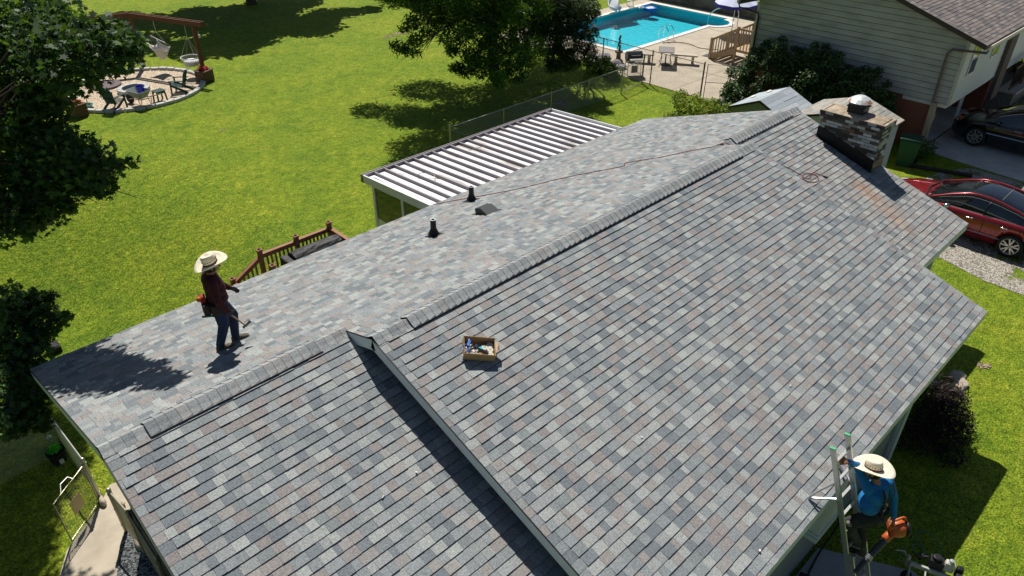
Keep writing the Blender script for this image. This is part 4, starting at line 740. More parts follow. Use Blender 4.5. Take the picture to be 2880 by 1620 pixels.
b.box((.07, .0, .085), (.05, .04, .004), rz=.4, col=(.05, .5, .6)); b.build('scraps', mat('paper_scraps', (.7, .7, .7), .8, attr=True), o)
# scraps on the roofs
def scrap(x, y, w_, zfun, sgn, lab, k):
    sl = math.atan(TT)*sgn; b = MB(); rg = random.Random(k); n = 7; poly = [(math.cos(2*math.pi*i/n)*rg.uniform(.6, 1.1)*.026, math.sin(2*math.pi*i/n)*rg.uniform(.3, .6)*.028, rg.uniform(0, .012)) for i in range(n)]
    b.extr(poly, (0, 0, .003)); o = b.build('paper_scrap', mat('scrap_paper', (.72, .69, .64), .8)); o.location = (x, y, zfun(y)+.022); o.rotation_euler = (sl, 0, rg.uniform(0, 3)); tag(o, lab, 'scrap')
zm = lambda y: (2*W2+y)*TT; zl = lambda y: (2*W1+y)*TT; zr_ = lambda y: -y*TT
for k, (x, y, f, sg, lab) in enumerate([(10.54, -9.21, zm, 1, 'white scrap low on the large front slope, nearest the right eave'), (5.6, -8.64, zm, 1, 'pale scrap on the front slope above the ladder side, below the box'), (8.41, -9.43, zm, 1, 'thin white scrap on the front slope above the man on the ladder'), (5.64, -10.58, zm, 1, 'pale scrap at the very eave left of the ladder'),
    (2.93, -7.01, zl, 1, 'white scrap on the left front slope beside the shaded strip'), (2.38, -7.03, zl, 1, 'pale scrap further left on the left front slope'), (15.0, -8.2, zl, 1, 'white scrap on the right front slope below the chimney stain'), (14.89, -8.63, zl, 1, 'small white scrap just right of the roof step, below the chimney'),
    (7.71, -2.54, zr_, -1, 'white scrap on the rear slope below the square roof vent'), (7.93, -3.68, zr_, -1, 'tiny white scrap on the rear slope nearest the ridge cap')]): scrap(x, y, .05, f, sg, lab, k)
# red air hose
def curve_pts(pts, n=6):
    out = []
    for i in range(len(pts)-1):
        p0, p1, p2, p3 = [Vector(pts[max(0, min(len(pts)-1, j))]) for j in (i-1, i, i+1, i+2)]
        for k in range(n):
            t = k/n; out.append(.5*((2*p1) + (p2-p0)*t + (2*p0-5*p1+4*p2-p3)*t*t + (3*p1-p0-3*p2+p3)*t**3))
    return out + [Vector(pts[-1])]
hs = [(8.82, -.02), (9.38, -.69), (10.05, -1.5), (11.1, -2.28), (11.9, -3.16), (12.23, -3.08), (12.66, -3.7), (13.19, -4.19), (13.5, -4.57)]
pts = [(x, y, zr_(y)+.024) for x, y in hs] + [(13.72, -4.72, W1*TT+.06), (13.85, -4.95, zl(-4.95)+.04), (13.95, -5.3, zl(-5.3)+.03)]
hosem = mat('red_hose', (.30, .045, .04), .5, noise=.15, nscale=10)
hose2 = [(14.35, -5.66), (14.47, -5.86), (14.54, -6.0), (14.56, -6.14), (14.59, -6.25), (14.51, -6.33), (14.51, -6.45), (14.71, -6.57), (14.89, -6.55), (14.95, -6.43), (14.8, -6.29), (14.62, -6.27), (14.55, -6.37), (14.68, -6.42), (14.86, -6.36), (15.0, -6.38), (15.11, -6.55)]
e = empty('air_hose', (13.9, -5.0, 1.2), label='thin red air hose crossing the rear slope and coiled on the right front slope', cat='hose'); inv = Matrix.Translation(e.location).inverted()
b = MB(); b.tube(curve_pts(pts + [(14.1, -5.5, zl(-5.5)+.025)] + [(x, y, zl(y)+.024+.006*(k > 9)) for k, (x, y) in enumerate(hose2)], 5), .008, 6); ch(b, 'hose_line', hosem)
b = MB(); b.tube([(15.11, -6.55, zl(-6.55)+.03), (15.17, -6.64, zl(-6.64)+.03)], .014, 8); ch(b, 'coupling', black_m)
# ================================================================ fire-pit circle
blockm = mat('edging_concrete', (.50, .50, .48), .9, noise=.2, nscale=9, bump=.3, bscale=40)
def block_ring(c, rad, n, dims, group, lab, name):
    first = None; rg = random.Random(int(rad*100))
    for k in range(n):
        t = 2*math.pi*(k+.5)/n
        if first is None:
            b = MB(); L_, D_, H_ = dims; b.extr([(-L_/2*.9, -D_/2, 0), (L_/2*.9, -D_/2, 0), (L_/2, D_/2, 0), (-L_/2, D_/2, 0)], (0, 0, H_)); first = b.build(name, blockm, bevel=.012); o = first; tag(o, lab, 'block', group)
        else: o = first.copy(); COL.objects.link(o)
        o.location = (c[0]+rad*math.cos(t), c[1]+rad*math.sin(t), G+rg.uniform(-.01, .008)); o.rotation_euler = (0, 0, t-math.pi/2+rg.uniform(-.04, .04))
block_ring(FC, FR+.02, 46, (.37, .2, .13), 'edging blocks round the gravel circle', 'pale concrete edging block in the ring round the gravel circle', 'edging_block')
PC = (9.2, 21.45)
block_ring(PC, .56, 13, (.27, .2, .2), 'blocks of the small fire pit', 'pale concrete block in the small fire-pit ring behind the wheelbarrow', 'pit_block')
b = MB(); b.lathe([(.44, .02), (.001, .03)], (*PC, G+.02), 18, caps=False); tag(b.build('ash_bed', mat('charcoal_ash', (.03, .03, .035), .95, noise=.4, nscale=30)), 'black ash bed inside the small fire-pit ring', 'ash')
e = empty('round_lid', (8.55, 23.05, G+.03), label='round brown wooden lid lying on the gravel behind the fire pit', cat='lid')
b = MB(); b.lathe([(.01, .0), (.66, .0), (.66, .07), (.01, .07)], n=28); o = b.build('lid_board', mat('lid_wood', (.13, .095, .10), .7, noise=.15, nscale=5, stretch=(1, 6, 1)), e)
for s in (-1, 1): b = MB(); b.tube([(s*.38, -.06, .07), (s*.38, -.06, .1), (s*.38, .06, .1), (s*.38, .06, .07)], .01, 6); b.build('handle', black_m, e)
# swing frame
e = empty('swing_frame', (11, 23, G), label='brown timber swing frame of posts and double beams around the gravel circle', cat='swing frame'); inv = Matrix.Translation(e.location).inverted()
frame_wood = mat('dark_frame_timber', (.15, .06, .035), .7, noise=.2, nscale=7); HZ = -.14; hub = [(12.62, 21.4), (11.0, 25.2), (8.2, 26.3), (6.2, 24.6)]
posts = [(12.25, 21.05), (10.85, 24.6), (8.4, 25.4), (6.5, 24.1)]
for (x, y) in posts: b = MB(); b.bx((x-.075, y-.075, G), (x+.075, y+.075, HZ)); ch(b, 'post', frame_wood)
hub = [(posts[0][0]+.25, posts[0][1]-.45), posts[1], posts[2], posts[3]]
for a, c in zip(hub[:-1], hub[1:]):
    A, B = Vector((*a, HZ+.09)), Vector((*c, HZ+.09)); n_ = (B-A).normalized().cross(Vector((0, 0, 1)))*.09
    for s in (-1, 1): b = MB(); b.beam(A+n_*s, B+n_*s, .045, .2); ch(b, 'beam', frame_wood)
b = MB(); b.lathe([(.02, 0), (.05, -.03), (.05, -.12), (.02, -.16)], (12.42, 21.05, -.55), 10); b.tube([(12.33, 21.05, -.5), (12.42, 21.05, -.42), (12.42, 21.05, -.55)], .008, 5); ch(b, 'hook_lantern', white_m)
ropem = mat('cream_rope', (.62, .58, .50), .9)
A0, B0 = Vector(posts[0]), Vector(posts[1]); bp_ = lambda f: Vector((*(A0.lerp(B0, f)), HZ))
# hanging fabric chair
h = bp_(.63); e = empty('hammock_chair', (h.x, h.y, -1.9), label='cream fabric hammock chair hanging from the swing beam, left of the basket chair', cat='hanging chair'); inv = Matrix.Translation(e.location).inverted()
fabm = mat('cream_canvas', (.58, .55, .50), .85, noise=.06, nscale=5)
bd = Vector((.25, -.95, 0)).normalized(); bc = Vector((h.x, h.y, -1.02)); pL, pR = bc - bd*.5 + Vector((0, 0, .12)), bc + bd*.5 - Vector((0, 0, .08))
b = MB(); b.tube([pL, pR], .022, 8); ch(b, 'spreader_bar', mat('pale_bar', (.55, .53, .5), .5))
b = MB(); kn = Vector((h.x, h.y, -.62)); b.tube([h, kn], .012, 5); b.tube([kn, pL], .007, 5); b.tube([kn, pR], .007, 5); ch(b, 'rope', ropem)
b = MB(); vs = []; NU, NV = 12, 14; nd = Vector((bd.y, -bd.x, 0))
for i in range(NU+1):
    for j in range(NV+1):
        u = i/NU*2-1; v = j/NV; sag = (1-u*u)
        y_ = bd*(u*(.47-.12*math.sin(math.pi*v))); fwd = nd*(-.25 + .62*v - .1*math.sin(math.pi*v)); zz = -.12 - .80*math.sin(math.pi*(.08+.80*v))*(.35+.65*sag) + (.05 if v > .8 else 0)
        vs.append(bc + y_ + fwd + Vector((0, 0, zz - .10*u)))
b.add(vs, [(i*(NV+1)+j, i*(NV+1)+j+1, (i+1)*(NV+1)+j+1, (i+1)*(NV+1)+j) for i in range(NU) for j in range(NV)]); o = ch(b, 'fabric_seat', fabm, smooth=True); md = o.modifiers.new('s', 'SOLIDIFY'); md.thickness = .012
b = MB()
for f in (0, .25, .5, .75, 1): b.tube([pL.lerp(pL, f), vs[int(f*NV)]], .004, 4); b.tube([pR, vs[NU*(NV+1)+int(f*NV)]], .004, 4)
ch(b, 'cords', ropem)
# round basket chair
h = bp_(.14); e = empty('basket_chair', (h.x, h.y, -1.95), label='round white macrame basket chair with pale cushion hanging beside the right post', cat='hanging chair'); inv = Matrix.Translation(e.location).inverted()
c = Vector((h.x-.05, h.y+.02, -1.62)); b = MB(); b.tube([c + Vector((.43*math.cos(t), .43*math.sin(t), .04)) for t in np.linspace(0, 2*math.pi, 25)[:-1]], .02, 6, closed=True); b.tube([c + Vector((.30*math.cos(t), .30*math.sin(t), -.30)) for t in np.linspace(0, 2*math.pi, 25)[:-1]], .014, 6, closed=True); ch(b, 'ring', white_m)
b = MB()
for k in range(24):
    for s in (-1, 1):
        t0, t1 = 2*math.pi*k/24, 2*math.pi*(k+s*2)/24; b.tube([c + Vector((.43*math.cos(t0), .43*math.sin(t0), .04)), c + Vector((.30*math.cos(t1), .30*math.sin(t1), -.30))], .005, 4, caps=False)
for k in range(18): t0 = 2*math.pi*k/18; b.tube([c + Vector((.30*math.cos(t0), .30*math.sin(t0), -.30)), c + Vector((.27*math.cos(t0), .27*math.sin(t0), -.52))], .004, 4)
ch(b, 'net', ropem)
b = MB(); kn = Vector((h.x, h.y, -.68)); b.tube([h, kn], .01, 5)
for k in range(4): t0 = math.pi/4 + k*math.pi/2; b.tube([kn, c + Vector((.43*math.cos(t0), .43*math.sin(t0), .04))], .006, 5)
ch(b, 'rope', ropem)
b = MB(); b.lathe([(.01, -.30), (.27, -.29), (.34, -.2), (.33, -.12), (.22, -.07), (.01, -.08)], c, 18); ch(b, 'cushion', mat('white_cushion', (.72, .72, .74), .9, noise=.15, nscale=10, bump=.5, bscale=25, bdist=.03), smooth=True)
# chairs
green_p = mat('green_resin', (.02, .065, .055), .55, spec=.25, noise=.1, nscale=10)
def adirondack(name, label, loc, rz, group=None):
    e = empty(name, (*loc, G+.02), rz, label, 'chair', group)
    def c_(b, n): return b.build(n, green_p, e)
    b = MB()                          # seat slats: faces +y
    for k in range(6): y = .24 - k*.085; b.box((0, y, .36-k*.018+.0), (.52, .075, .02), rx=R(-10))
    c_(b, 'seat')
    b = MB()
    for k in range(5): x = -.2 + k*.1; b.beam((x, -.2, .26), (x*1.12, -.40, .96-.03*abs(k-2)), .094, .024, up=(0, 1, .3))
    b.beam((-.26, -.3, .48), (.26, -.3, .48), .03, .04); b.beam((-.24, -.37, .78), (.24, -.37, .78), .03, .04); c_(b, 'backrest')
    for s in (-1, 1):
        b = MB(); b.beam((s*.31, .3, .56), (s*.31, -.36, .56), .11, .022); c_(b, 'armrest')
        b = MB(); b.beam((s*.29, .27, 0), (s*.29, .24, .55), .05, .06); c_(b, 'leg'); b = MB(); b.beam((s*.28, -.52, .0), (s*.28, .22, .36), .035, .10); c_(b, 'leg')
    return e
adirondack('adirondack_chair', 'dark green resin chair with its back to the camera, left of the wheelbarrow', (7.85, 19.75), R(-58), 'green lawn chairs')
adirondack('adirondack_chair', 'dark green resin chair facing left on the right side of the gravel circle', (10.62, 19.95), R(50), 'green lawn chairs')
e = empty('side_table', (9.55, 19.45, G+.02), R(10), 'small green slatted side table between wheelbarrow and right chair', 'table')
b = MB()
for k in range(5): b.box((0, -.17+k*.085, .43), (.46, .075, .02))
b.build('tabletop', green_p, e)
for a in (-1, 1):
    for c in (-1, 1): b = MB(); b.beam((a*.2, c*.18, 0), (a*.17, c*.15, .42), .05, .05); b.build('leg', green_p, e)
for c in (-1, 1): b = MB(); b.bx((-.18, c*.16-.01, .32), (.18, c*.16+.01, .42)); b.build('apron', green_p, e)
# wheelbarrow with blue bucket
e = empty('wheelbarrow', (8.75, 19.35, G+.02), R(110), 'grey wheelbarrow standing on the gravel before the fire pit', 'wheelbarrow')
b = MB(); o1 = [(-.36, -.33), (.42, -.30), (.5, -.2), (.5, .2), (.42, .30), (-.36, .33), (-.42, .25), (-.42, -.25)]; i1 = [(-.2, -.2), (.2, -.18), (.25, -.12), (.25, .12), (.2, .18), (-.2, .2), (-.24, .15), (-.24, -.15)]
n = 8; vs = [(x, y, .66) for x, y in o1] + [(x, y, .36) for x, y in i1] + [(x*.96, y*.96, .66) for x, y in o1] + [(x*.95, y*.95, .375) for x, y in i1]
b.add(vs, [(i, (i+1) % n, n+(i+1) % n, n+i) for i in range(n)] + [(2*n+i, 3*n+i, 3*n+(i+1) % n, 2*n+(i+1) % n) for i in range(n)] + [tuple(range(n, 2*n)), tuple(range(3*n, 4*n))] + [(i, 2*n+i, 2*n+(i+1) % n, (i+1) % n) for i in range(n)])
b.build('tray', mat('grey_poly', (.30, .32, .31), .5, noise=.1, nscale=6), e)
for s in (-1, 1): b = MB(); b.tube([(-.95, s*.3, .56), (-.3, s*.24, .36), (.35, s*.12, .28), (.66, s*.06, .2)], .02, 8); b.build('handle', raw_wood, e); b = MB(); b.tube([(-.1, s*.22, .36), (-.25, s*.25, 0), (-.35, s*.24, .36)], .014, 6); b.build('leg', black_m, e)
b = MB(); b.lathe([(.12, -.03), (.19, -.04), (.2, 0), (.19, .04), (.12, .03)], (.66, 0, .2), 18, mat=Matrix.Rotation(R(90), 3, 'X')); b.build('wheel', rubber_m, e)
e = empty('bucket', (8.88, 19.5, G+.41), label='bright blue bucket standing in the wheelbarrow tray', cat='bucket')
b = MB(); b.lathe([(.001, .005), (.125, .0), (.15, .34), (.158, .345), (.158, .37), (.145, .37), (.12, .02), (.001, .02)], n=22, caps=False); b.build('body', mat('blue_plastic', (.015, .02, .42), .35, spec=.5), e)
b = MB(); b.tube([(.155*math.cos(t), .155*math.sin(t)*.35-.12*math.sin(t), .36-.05*math.sin(t)) for t in np.linspace(0, math.pi, 9)], .004, 5); b.build('handle', steel_m, e)
# planters
def planter(loc, rz, lab):
    e = empty('flower_planter', (*loc, G), rz, lab, 'planter', 'wooden planters with red flowers'); pm = mat('planter_wood', (.15, .09, .055), .85, noise=.3, nscale=6)
    for k in range(3):
        for s in (-1, 1): b = MB(); b.bx((-.27, s*.27-.012, .02+k*.155), (.27, s*.27+.012, .165+k*.155)); b.build('side_board', pm, e); b = MB(); b.bx((s*.282-.012, -.27, .02+k*.155), (s*.282+.012, .27, .165+k*.155)); b.build('side_board', pm, e)
    b = MB()
    for s in (-1, 1): b.bx((-.31, s*.27-.045, .485), (.31, s*.27+.045, .51)); b.bx((s*.27-.045, -.225, .485), (s*.27+.045, .225, .51))
    b.build('rim', pm, e); b = MB(); b.bx((-.25, -.25, .05), (.25, .25, .42)); b.build('potting_soil', soil, e)
    L_ = Vector((*loc, G)); cl = [(L_.x+.13*math.cos(k*2.1), L_.y+.13*math.sin(k*2.1), G+.56+.03*(k % 3), .14) for k in range(7)]
    o = leaf_cloud('flowers', cl, 4200, .05, [(.62, .03, .09), (.75, .08, .16), (.5, .02, .06), (.8, .25, .3), (.06, .12, .03)], None, leaf_m, seed=int(loc[0]*10)); o.parent = e; o.matrix_parent_inverse = (Matrix.Translation(e.location) @ Matrix.Rotation(rz, 4, 'Z')).inverted()
planter((12.12, 20.72), R(25), 'square wooden planter of red flowers at the right swing post'); planter((6.42, 19.95), R(20), 'square wooden planter of red flowers at the left edge, below the big maple')
e = empty('plant_bowl', (7.05, 20.65, G+.02), label='shallow teal plant bowl just right of the left planter', cat='pot'); b = MB(); b.lathe([(.001, 0), (.12, 0), (.2, .13), (.215, .14), (.19, .14), (.12, .05), (.001, .05)], n=20, caps=False); b.build('bowl', mat('teal_glaze', (.22, .40, .38), .3), e); leaf_cloud('foliage', [(7.05, 20.65, G+.17, .11)], 3500, .05, GA, e)
e = empty('lamp_post', (7.35, 23.75, G), label='slim white lantern post half hidden by the maple left of the gravel circle', cat='lamp post'); b = MB(); b.tube([(0, 0, 0), (0, 0, 1.55)], .03, 8); b.build('pole', white_m, e); b = MB(); b.lathe([(.05, 1.5), (.1, 1.55), (.12, 1.75), (.15, 1.77), (.02, 1.9)], n=8); b.beam((-.25, 0, 1.5), (.25, 0, 1.62), .04); b.build('lamp_head', alu_m, e)
# ================================================================ pool things
e = empty('pool_slide', (35.9, 16.0, G), label='white curved pool slide with a ladder at the far left side of the pool', cat='slide'); inv = Matrix.Translation(e.location).inverted()
sp = curve_pts([(37.6, 16.6, -.95), (37.1, 16.55, -1.0), (36.4, 16.45, -1.35), (35.8, 16.25, -1.8), (35.45, 15.95, -2.15), (35.5, 15.6, -2.28)], 5); b = MB(); prev = None; sec = []
for i, p in enumerate(sp):
    d = ((sp[min(i+1, len(sp)-1)] - sp[max(i-1, 0)])).normalized(); sd_ = d.cross(Vector((0, 0, 1))).normalized(); up_ = sd_.cross(d)
    sec += [p + sd_*a + up_*h_ for a, h_ in ((-.33, .2), (-.3, .02), (-.15, -.03), (.15, -.03), (.3, .02), (.33, .2))]
b.add(sec, [(i*6+k, i*6+k+1, (i+1)*6+k+1, (i+1)*6+k) for i in range(len(sp)-1) for k in range(5)]); o = ch(b, 'chute', mat('slide_gelcoat', (.78, .80, .82), .25), smooth=True); md = o.modifiers.new('s', 'SOLIDIFY'); md.thickness = .03
for s in (-.25, .25): b = MB(); b.tube([(37.9, 16.6+s, G), (37.6, 16.6+s, -.95), (37.6, 16.6+s, -.35), (37.2, 16.6+s, -.4), (37.1, 16.6+s, -.9)], .022, 6); ch(b, 'ladder_rail', white_m)
for k in range(5): b = MB(); b.beam((37.87-.06*k, 16.35, G+.3*(k+1)), (37.87-.06*k, 16.85, G+.3*(k+1)), .1, .03); ch(b, 'tread', white_m)
b = MB(); b.tube([(36.2, 16.35, G), (36.25, 16.4, -1.45)], .03, 6); ch(b, 'support', mat('brown_support', (.12, .07, .05), .7))
# ladder rails, big hand rail
e = empty('pool_ladder', (33.0, 10.2, G), label='chrome ladder rails on the near long side of the pool', cat='pool ladder'); inv = Matrix.Translation(e.location).inverted()
for x in (32.75, 33.22): b = MB(); b.tube(curve_pts([(x, 10.02, G+.03), (x, 10.05, G+.55), (x, 10.3, G+.75), (x, 10.6, G+.6), (x, 10.66, G+.1), (x, 10.66, G-.9)], 5), .022, 8); ch(b, 'rail', chrome_m)
for k in range(3): b = MB(); b.bx((32.76, 10.6, G-.3-.3*k), (33.21, 10.7, G-.27-.3*k)); ch(b, 'tread', white_m)
e = empty('hand_rail', (38.2, 9.8, G), label='tall curved white hand rail over the round entry steps of the pool', cat='hand rail'); inv = Matrix.Translation(e.location).inverted()
b = MB(); b.tube(curve_pts([(38.35, 9.25, G+.03), (38.35, 9.3, G+.8), (38.3, 9.7, G+1.0), (38.3, 10.6, G+.75), (38.3, 11.1, G+.3), (38.3, 11.15, G-.3)], 5), .026, 8); ch(b, 'rail', white_m)
e = empty('underwater_steps', (30.4, 13.0, G-.7), label='pale plastic step unit under the water at the near left of the pool', cat='steps')
b = MB()
for k in range(2): b.bx((-.35, -.45+.3*k, .0), (.35, -.15+.3*k, .25+.25*k))
b.build('step_body', mat('pale_step', (.55, .65, .68), .5), e)
for s in (-.36, .36): b = MB(); b.tube(curve_pts([(s, -.5, 0), (s, -.45, .75), (s, 0, .78), (s, .3, .4)], 4), .02, 6); b.build('hand_loop', white_m, e)
e = empty('pool_float', (38.5, 15.5, zw), label='blue and white inflatable float in the far corner of the pool', cat='float')
b = MB(); b.tube([(.3*math.cos(t), .42*math.sin(t), .05) for t in np.linspace(0, 2*math.pi, 17)[:-1]], .1, 8, closed=True); b.build('ring', mat('blue_vinyl', (.02, .16, .6), .3), e, smooth=True)
b = MB(); b.tube([(-.35, .2, .1), (-.5, .5, .12), (-.65, .3, .1)], .07, 8); b.box((0, 0, .08), (.45, .5, .05)); b.build('white_seat', white_m, e)
# metal table and concrete benches
e = empty('patio_table', (29.2, 7.62, G+.03), R(35), 'rectangular slatted metal table between two concrete benches by the pool', 'table')
tm = mat('bronze_metal', (.12, .09, .075), .45, .6)
b = MB()
for k in range(7): b.box((-.42+k*.14, 0, .74), (.125, .68, .015))
b.build('tabletop', mat('brushed_top', (.45, .40, .36), .3, .5, noise=.15, nscale=10), e)
b = MB(); b.beam((-.5, -.35, .73), (.5, -.35, .73), .03); b.beam((-.5, .35, .73), (.5, .35, .73), .03); b.beam((-.5, -.33, .73), (-.5, .33, .73), .03); b.beam((.5, -.33, .73), (.5, .33, .73), .03); b.build('table_frame', tm, e)
for a in (-1, 1):
    for c in (-1, 1): b = MB(); b.tube(curve_pts([(a*.42, c*.28, .72), (a*.3, c*.2, .5), (a*.34, c*.22, .25), (a*.46, c*.3, 0)], 4), .016, 6); b.build('leg', tm, e)
e = empty('umbrella_stand', (29.2, 7.62, G+.03), label='black umbrella stand standing on the deck under the metal table', cat='stand'); b = MB(); b.lathe([(.24, 0), (.24, .04), (.06, .08), (.03, .12), (.03, .5), (.001, .5)], n=18); b.build('base', black_m, e)
benchm = mat('cast_stone', (.50, .45, .36), .9, noise=.15, nscale=10)
for (x, y, rz, lab) in ((28.75, 8.75, R(30), 'pale concrete bench on the left side of the metal table'), (30.1, 7.15, R(30), 'pale concrete bench on the right side of the metal table')):
    e = empty('stone_bench', (x, y, G+.03), rz, lab, 'bench', 'concrete benches by the pool'); b = MB(); b.bx((-.2, -.62, .38), (.2, .62, .45)); b.build('seat', benchm, e, bevel=.012)
    for s in (-.4, .4): b = MB(); b.extr([(-.17, s-.06, 0), (.17, s-.06, 0), (.12, s-.06, .08), (.10, s-.06, .2), (.16, s-.06, .3), (.17, s-.06, .38), (-.17, s-.06, .38), (-.16, s-.06, .3), (-.10, s-.06, .2), (-.12, s-.06, .08)], (0, .12, 0)); b.build('leg', benchm, e)
# black barbecue
e = empty('barbecue_grill', (26.95, 7.85, G+.03), R(-35), 'black barrel barbecue with a metal side shelf beside the open lawn gate', 'grill')
b = MB(); vs = []; n = 10
for x in (-.36, .36):
    for k in range(n): t = 2*math.pi*k/n; vs.append((x, .25*math.cos(t), .82+.23*math.sin(t)))
b.add(vs, [tuple(range(n)), tuple(range(2*n-1, n-1, -1))] + [(k, (k+1) % n, n+(k+1) % n, n+k) for k in range(n)]); b.build('lid', mat('grill_enamel', (.015, .015, .017), .3, spec=.6), e)
b = MB(); b.bx((-.3, -.52, .76), (.3, -.27, .79)); b.build('shelf', alu_m, e); b = MB(); b.tube([(-.2, -.29, .95), (-.2, -.34, .95), (.2, -.34, .95), (.2, -.29, .95)], .012, 6); b.build('handle', alu_m, e)
for a in (-.3, .3):
    for c in (-.2, .2): b = MB(); b.beam((a*1.1, c*1.2, 0), (a, c, .66), .03); b.build('leg', alu_m, e)
b = MB(); b.bx((-.14, -.24, .12), (.14, -.22, .45)); b.build('tool_panel', mat('grey_panel', (.3, .3, .3), .6), e)
# fountain statue on stones
e = empty('garden_statue', (28.0, 9.55, G), label='dark scrolled garden statue on low stones at the near left pool corner', cat='statue'); inv = Matrix.Translation(e.location).inverted()
b = MB(); b.lathe([(.22, 0), (.24, .1), (.12, .16), (.1, .42), (.2, .5), (.2, .56), (.001, .56)], n=12); o = b.build('pedestal', mat('mossy_stone', (.16, .14, .11), .9, noise=.3, nscale=10), e)
b = MB(); b.tube(curve_pts([(0, 0, .56), (.06, 0, .7), (-.06, 0, .85), (.05, .02, 1.0), (-.03, 0, 1.12), (.03, 0, 1.22), (0, 0, 1.3)], 4), [.05]*24+[.03], 8); b.tube([(-.02, 0, 1.0), (.12, 0, .9), (.1, 0, .75)], .02, 6); b.tube([(.0, 0, .85), (-.14, 0, .8), (-.12, 0, .66)], .02, 6); b.build('figure', mat('patinated_metal', (.05, .05, .055), .45, .3), e)
for k, (x, y, rx, lab) in enumerate([(27.4, 9.9, .34, 'low flat stone left of the dark statue'), (27.5, 9.25, .3, 'brown flat stone between the dark statue and the barbecue'), (27.9, 10.35, .38, 'long pale stone behind the dark statue at the pool edge'), (27.15, 8.75, .26, 'dark stone nearest the black barbecue'), (28.45, 9.2, .22, 'small grey stone in front of the dark statue')]): rock('terrace_stone', lab, (x, y, G+.12), rx, (1.1, .8, .5), (.22, .18, .14), 40+k)
# deck cover patch, hose
e_pts = [(32.26, 10.0), (32.6, 9.85), (33.1, 9.3), (33.1, 8.7), (32.9, 8.14), (33.1, 7.6), (33.3, 7.29), (33.2, 6.6)]
b = MB(); b.tube(curve_pts([(x, y, G+.045) for x, y in e_pts], 5), .018, 6); tag(b.build('garden_hose', mat('tan_hose', (.16, .09, .06), .6)), 'brown garden hose lying across the pool terrace', 'hose')
# umbrella
e = empty('patio_umbrella', (36.6, 8.55, G), label='large pale blue umbrella with a dark blue valance behind the pool corner', cat='umbrella'); b = MB(); b.tube([(0, 0, 0), (0, 0, 2.15)], .022, 8); b.build('pole', white_m, e)
vs = [(0, 0, 2.18)]; n = 16
for k in range(n): t = 2*math.pi*k/n; vs.append((1.12*math.cos(t), 1.12*math.sin(t), 1.68 - .03*(k % 2)))
b = MB()
for k in range(n): b.add([vs[0], vs[1+k], vs[1+(k+1) % n]], [(0, 1, 2)], (.52, .56, .74) if k % 2 else (.60, .63, .78))
o = b.build('canopy', mat('umbrella_cloth', (.6, .6, .8), .8, attr=True), e); md = o.modifiers.new('s', 'SOLIDIFY'); md.thickness = .006
b = MB(); b.add([(v[0]*1.005, v[1]*1.005, v[2]) for v in vs[1:]] + [(v[0]*1.01, v[1]*1.01, v[2]-.16) for v in vs[1:]], [(k, (k+1) % n, n+(k+1) % n, n+k) for k in range(n)]); o = b.build('valance', mat('valance_blue', (.05, .05, .33), .8), e); md = o.modifiers.new('s', 'SOLIDIFY'); md.thickness = .006
e = empty('retaining_wall', (40.4, 13, G), label='long stained concrete block wall behind the swimming pool', cat='wall'); b = MB(); b.bx((-.1, -13.5, 0), (.12, 9, .95)); b.build('wall_body', mat('stained_block', (.16, .155, .13), .95, col2=(.07, .07, .055), nscale=1.3, noise=.2, bump=.4, bscale=20), e); b = MB(); b.bx((-.14, -13.5, .95), (.16, 9, 1.03)); b.build('wall_cap', mat('stained_cap', (.25, .24, .21), .9, noise=.2, nscale=5), e)
# wooden stair by the neighbouring house
e = empty('deck_stairs', (32.4, 6.3, G), label='unpainted timber stairs and landing beside the pool against the pale house', cat='stairs'); inv = Matrix.Translation(e.location).inverted()
LZ = -1.75
b = MB(); b.bx((31.7, 3.2, LZ-.12), (33.2, 5.5, LZ)); ch(b, 'landing', raw_wood)
for k in range(4): b = MB(); b.bx((31.75, 5.5+.27*k, LZ-.16*(k+1)-.03), (33.15, 5.79+.27*k, LZ-.16*(k+1))); ch(b, 'tread', raw_wood)
for x in (31.7, 33.2):
    b = MB(); b.beam((x, 5.45, LZ-.1), (x, 6.75, G+.08), .05, .25); ch(b, 'stringer', raw_wood)
    b = MB(); b.beam((x, 5.4, LZ+.95), (x, 6.7, G+.98), .05, .1); b.beam((x, 3.3, LZ+.95), (x, 5.4, LZ+.95), .05, .1); b.beam((x, 5.45, LZ+.12), (x, 6.7, G+.22), .04, .08); ch(b, 'hand_rail', raw_wood)
    for k in range(9): f = (k+.5)/9; y = 5.45+1.25*f; zt_ = (LZ+.95)*(1-f) + (G+.98)*f; b = MB(); b.bx((x-.02, y-.02, zt_-.86), (x+.02, y+.02, zt_-.03)); ch(b, 'baluster', raw_wood)
    for k in range(12): y = 3.4+k*.16; b = MB(); b.bx((x-.02, y-.02, LZ-.05), (x+.02, y+.02, LZ+.92)); ch(b, 'baluster', raw_wood)
    for y, zt_ in ((6.75, G+1.05), (5.42, LZ+1.05), (3.3, LZ+1.05)): b = MB(); b.bx((x-.05, y-.05, G), (x+.05, y+.05, zt_)); ch(b, 'post', raw_wood)
e = empty('deck_chair', (32.6, 4.6, LZ), R(30), 'dark chair standing on the timber landing beside the pale house', 'chair'); b = MB(); b.box((0, 0, .42), (.5, .5, .04)); b.build('seat', black_m, e); b = MB(); b.box((0, -.26, .72), (.5, .04, .55), rx=R(12)); b.build('backrest', black_m, e)
for a in (-.22, .22):
    for c in (-.22, .22): b = MB(); b.beam((a, c, 0), (a, c, .41), .03); b.build('leg', black_m, e)
e = empty('stepping_mat', (32.3, 7.05, G+.035), label='dark grey mat on the terrace at the foot of the timber stairs', cat='mat'); b = MB(); b.bx((-.5, -.2, 0), (.5, .2, .012)); b.build('mat_sheet', mat('grey_mat', (.10, .10, .11), .9), e)
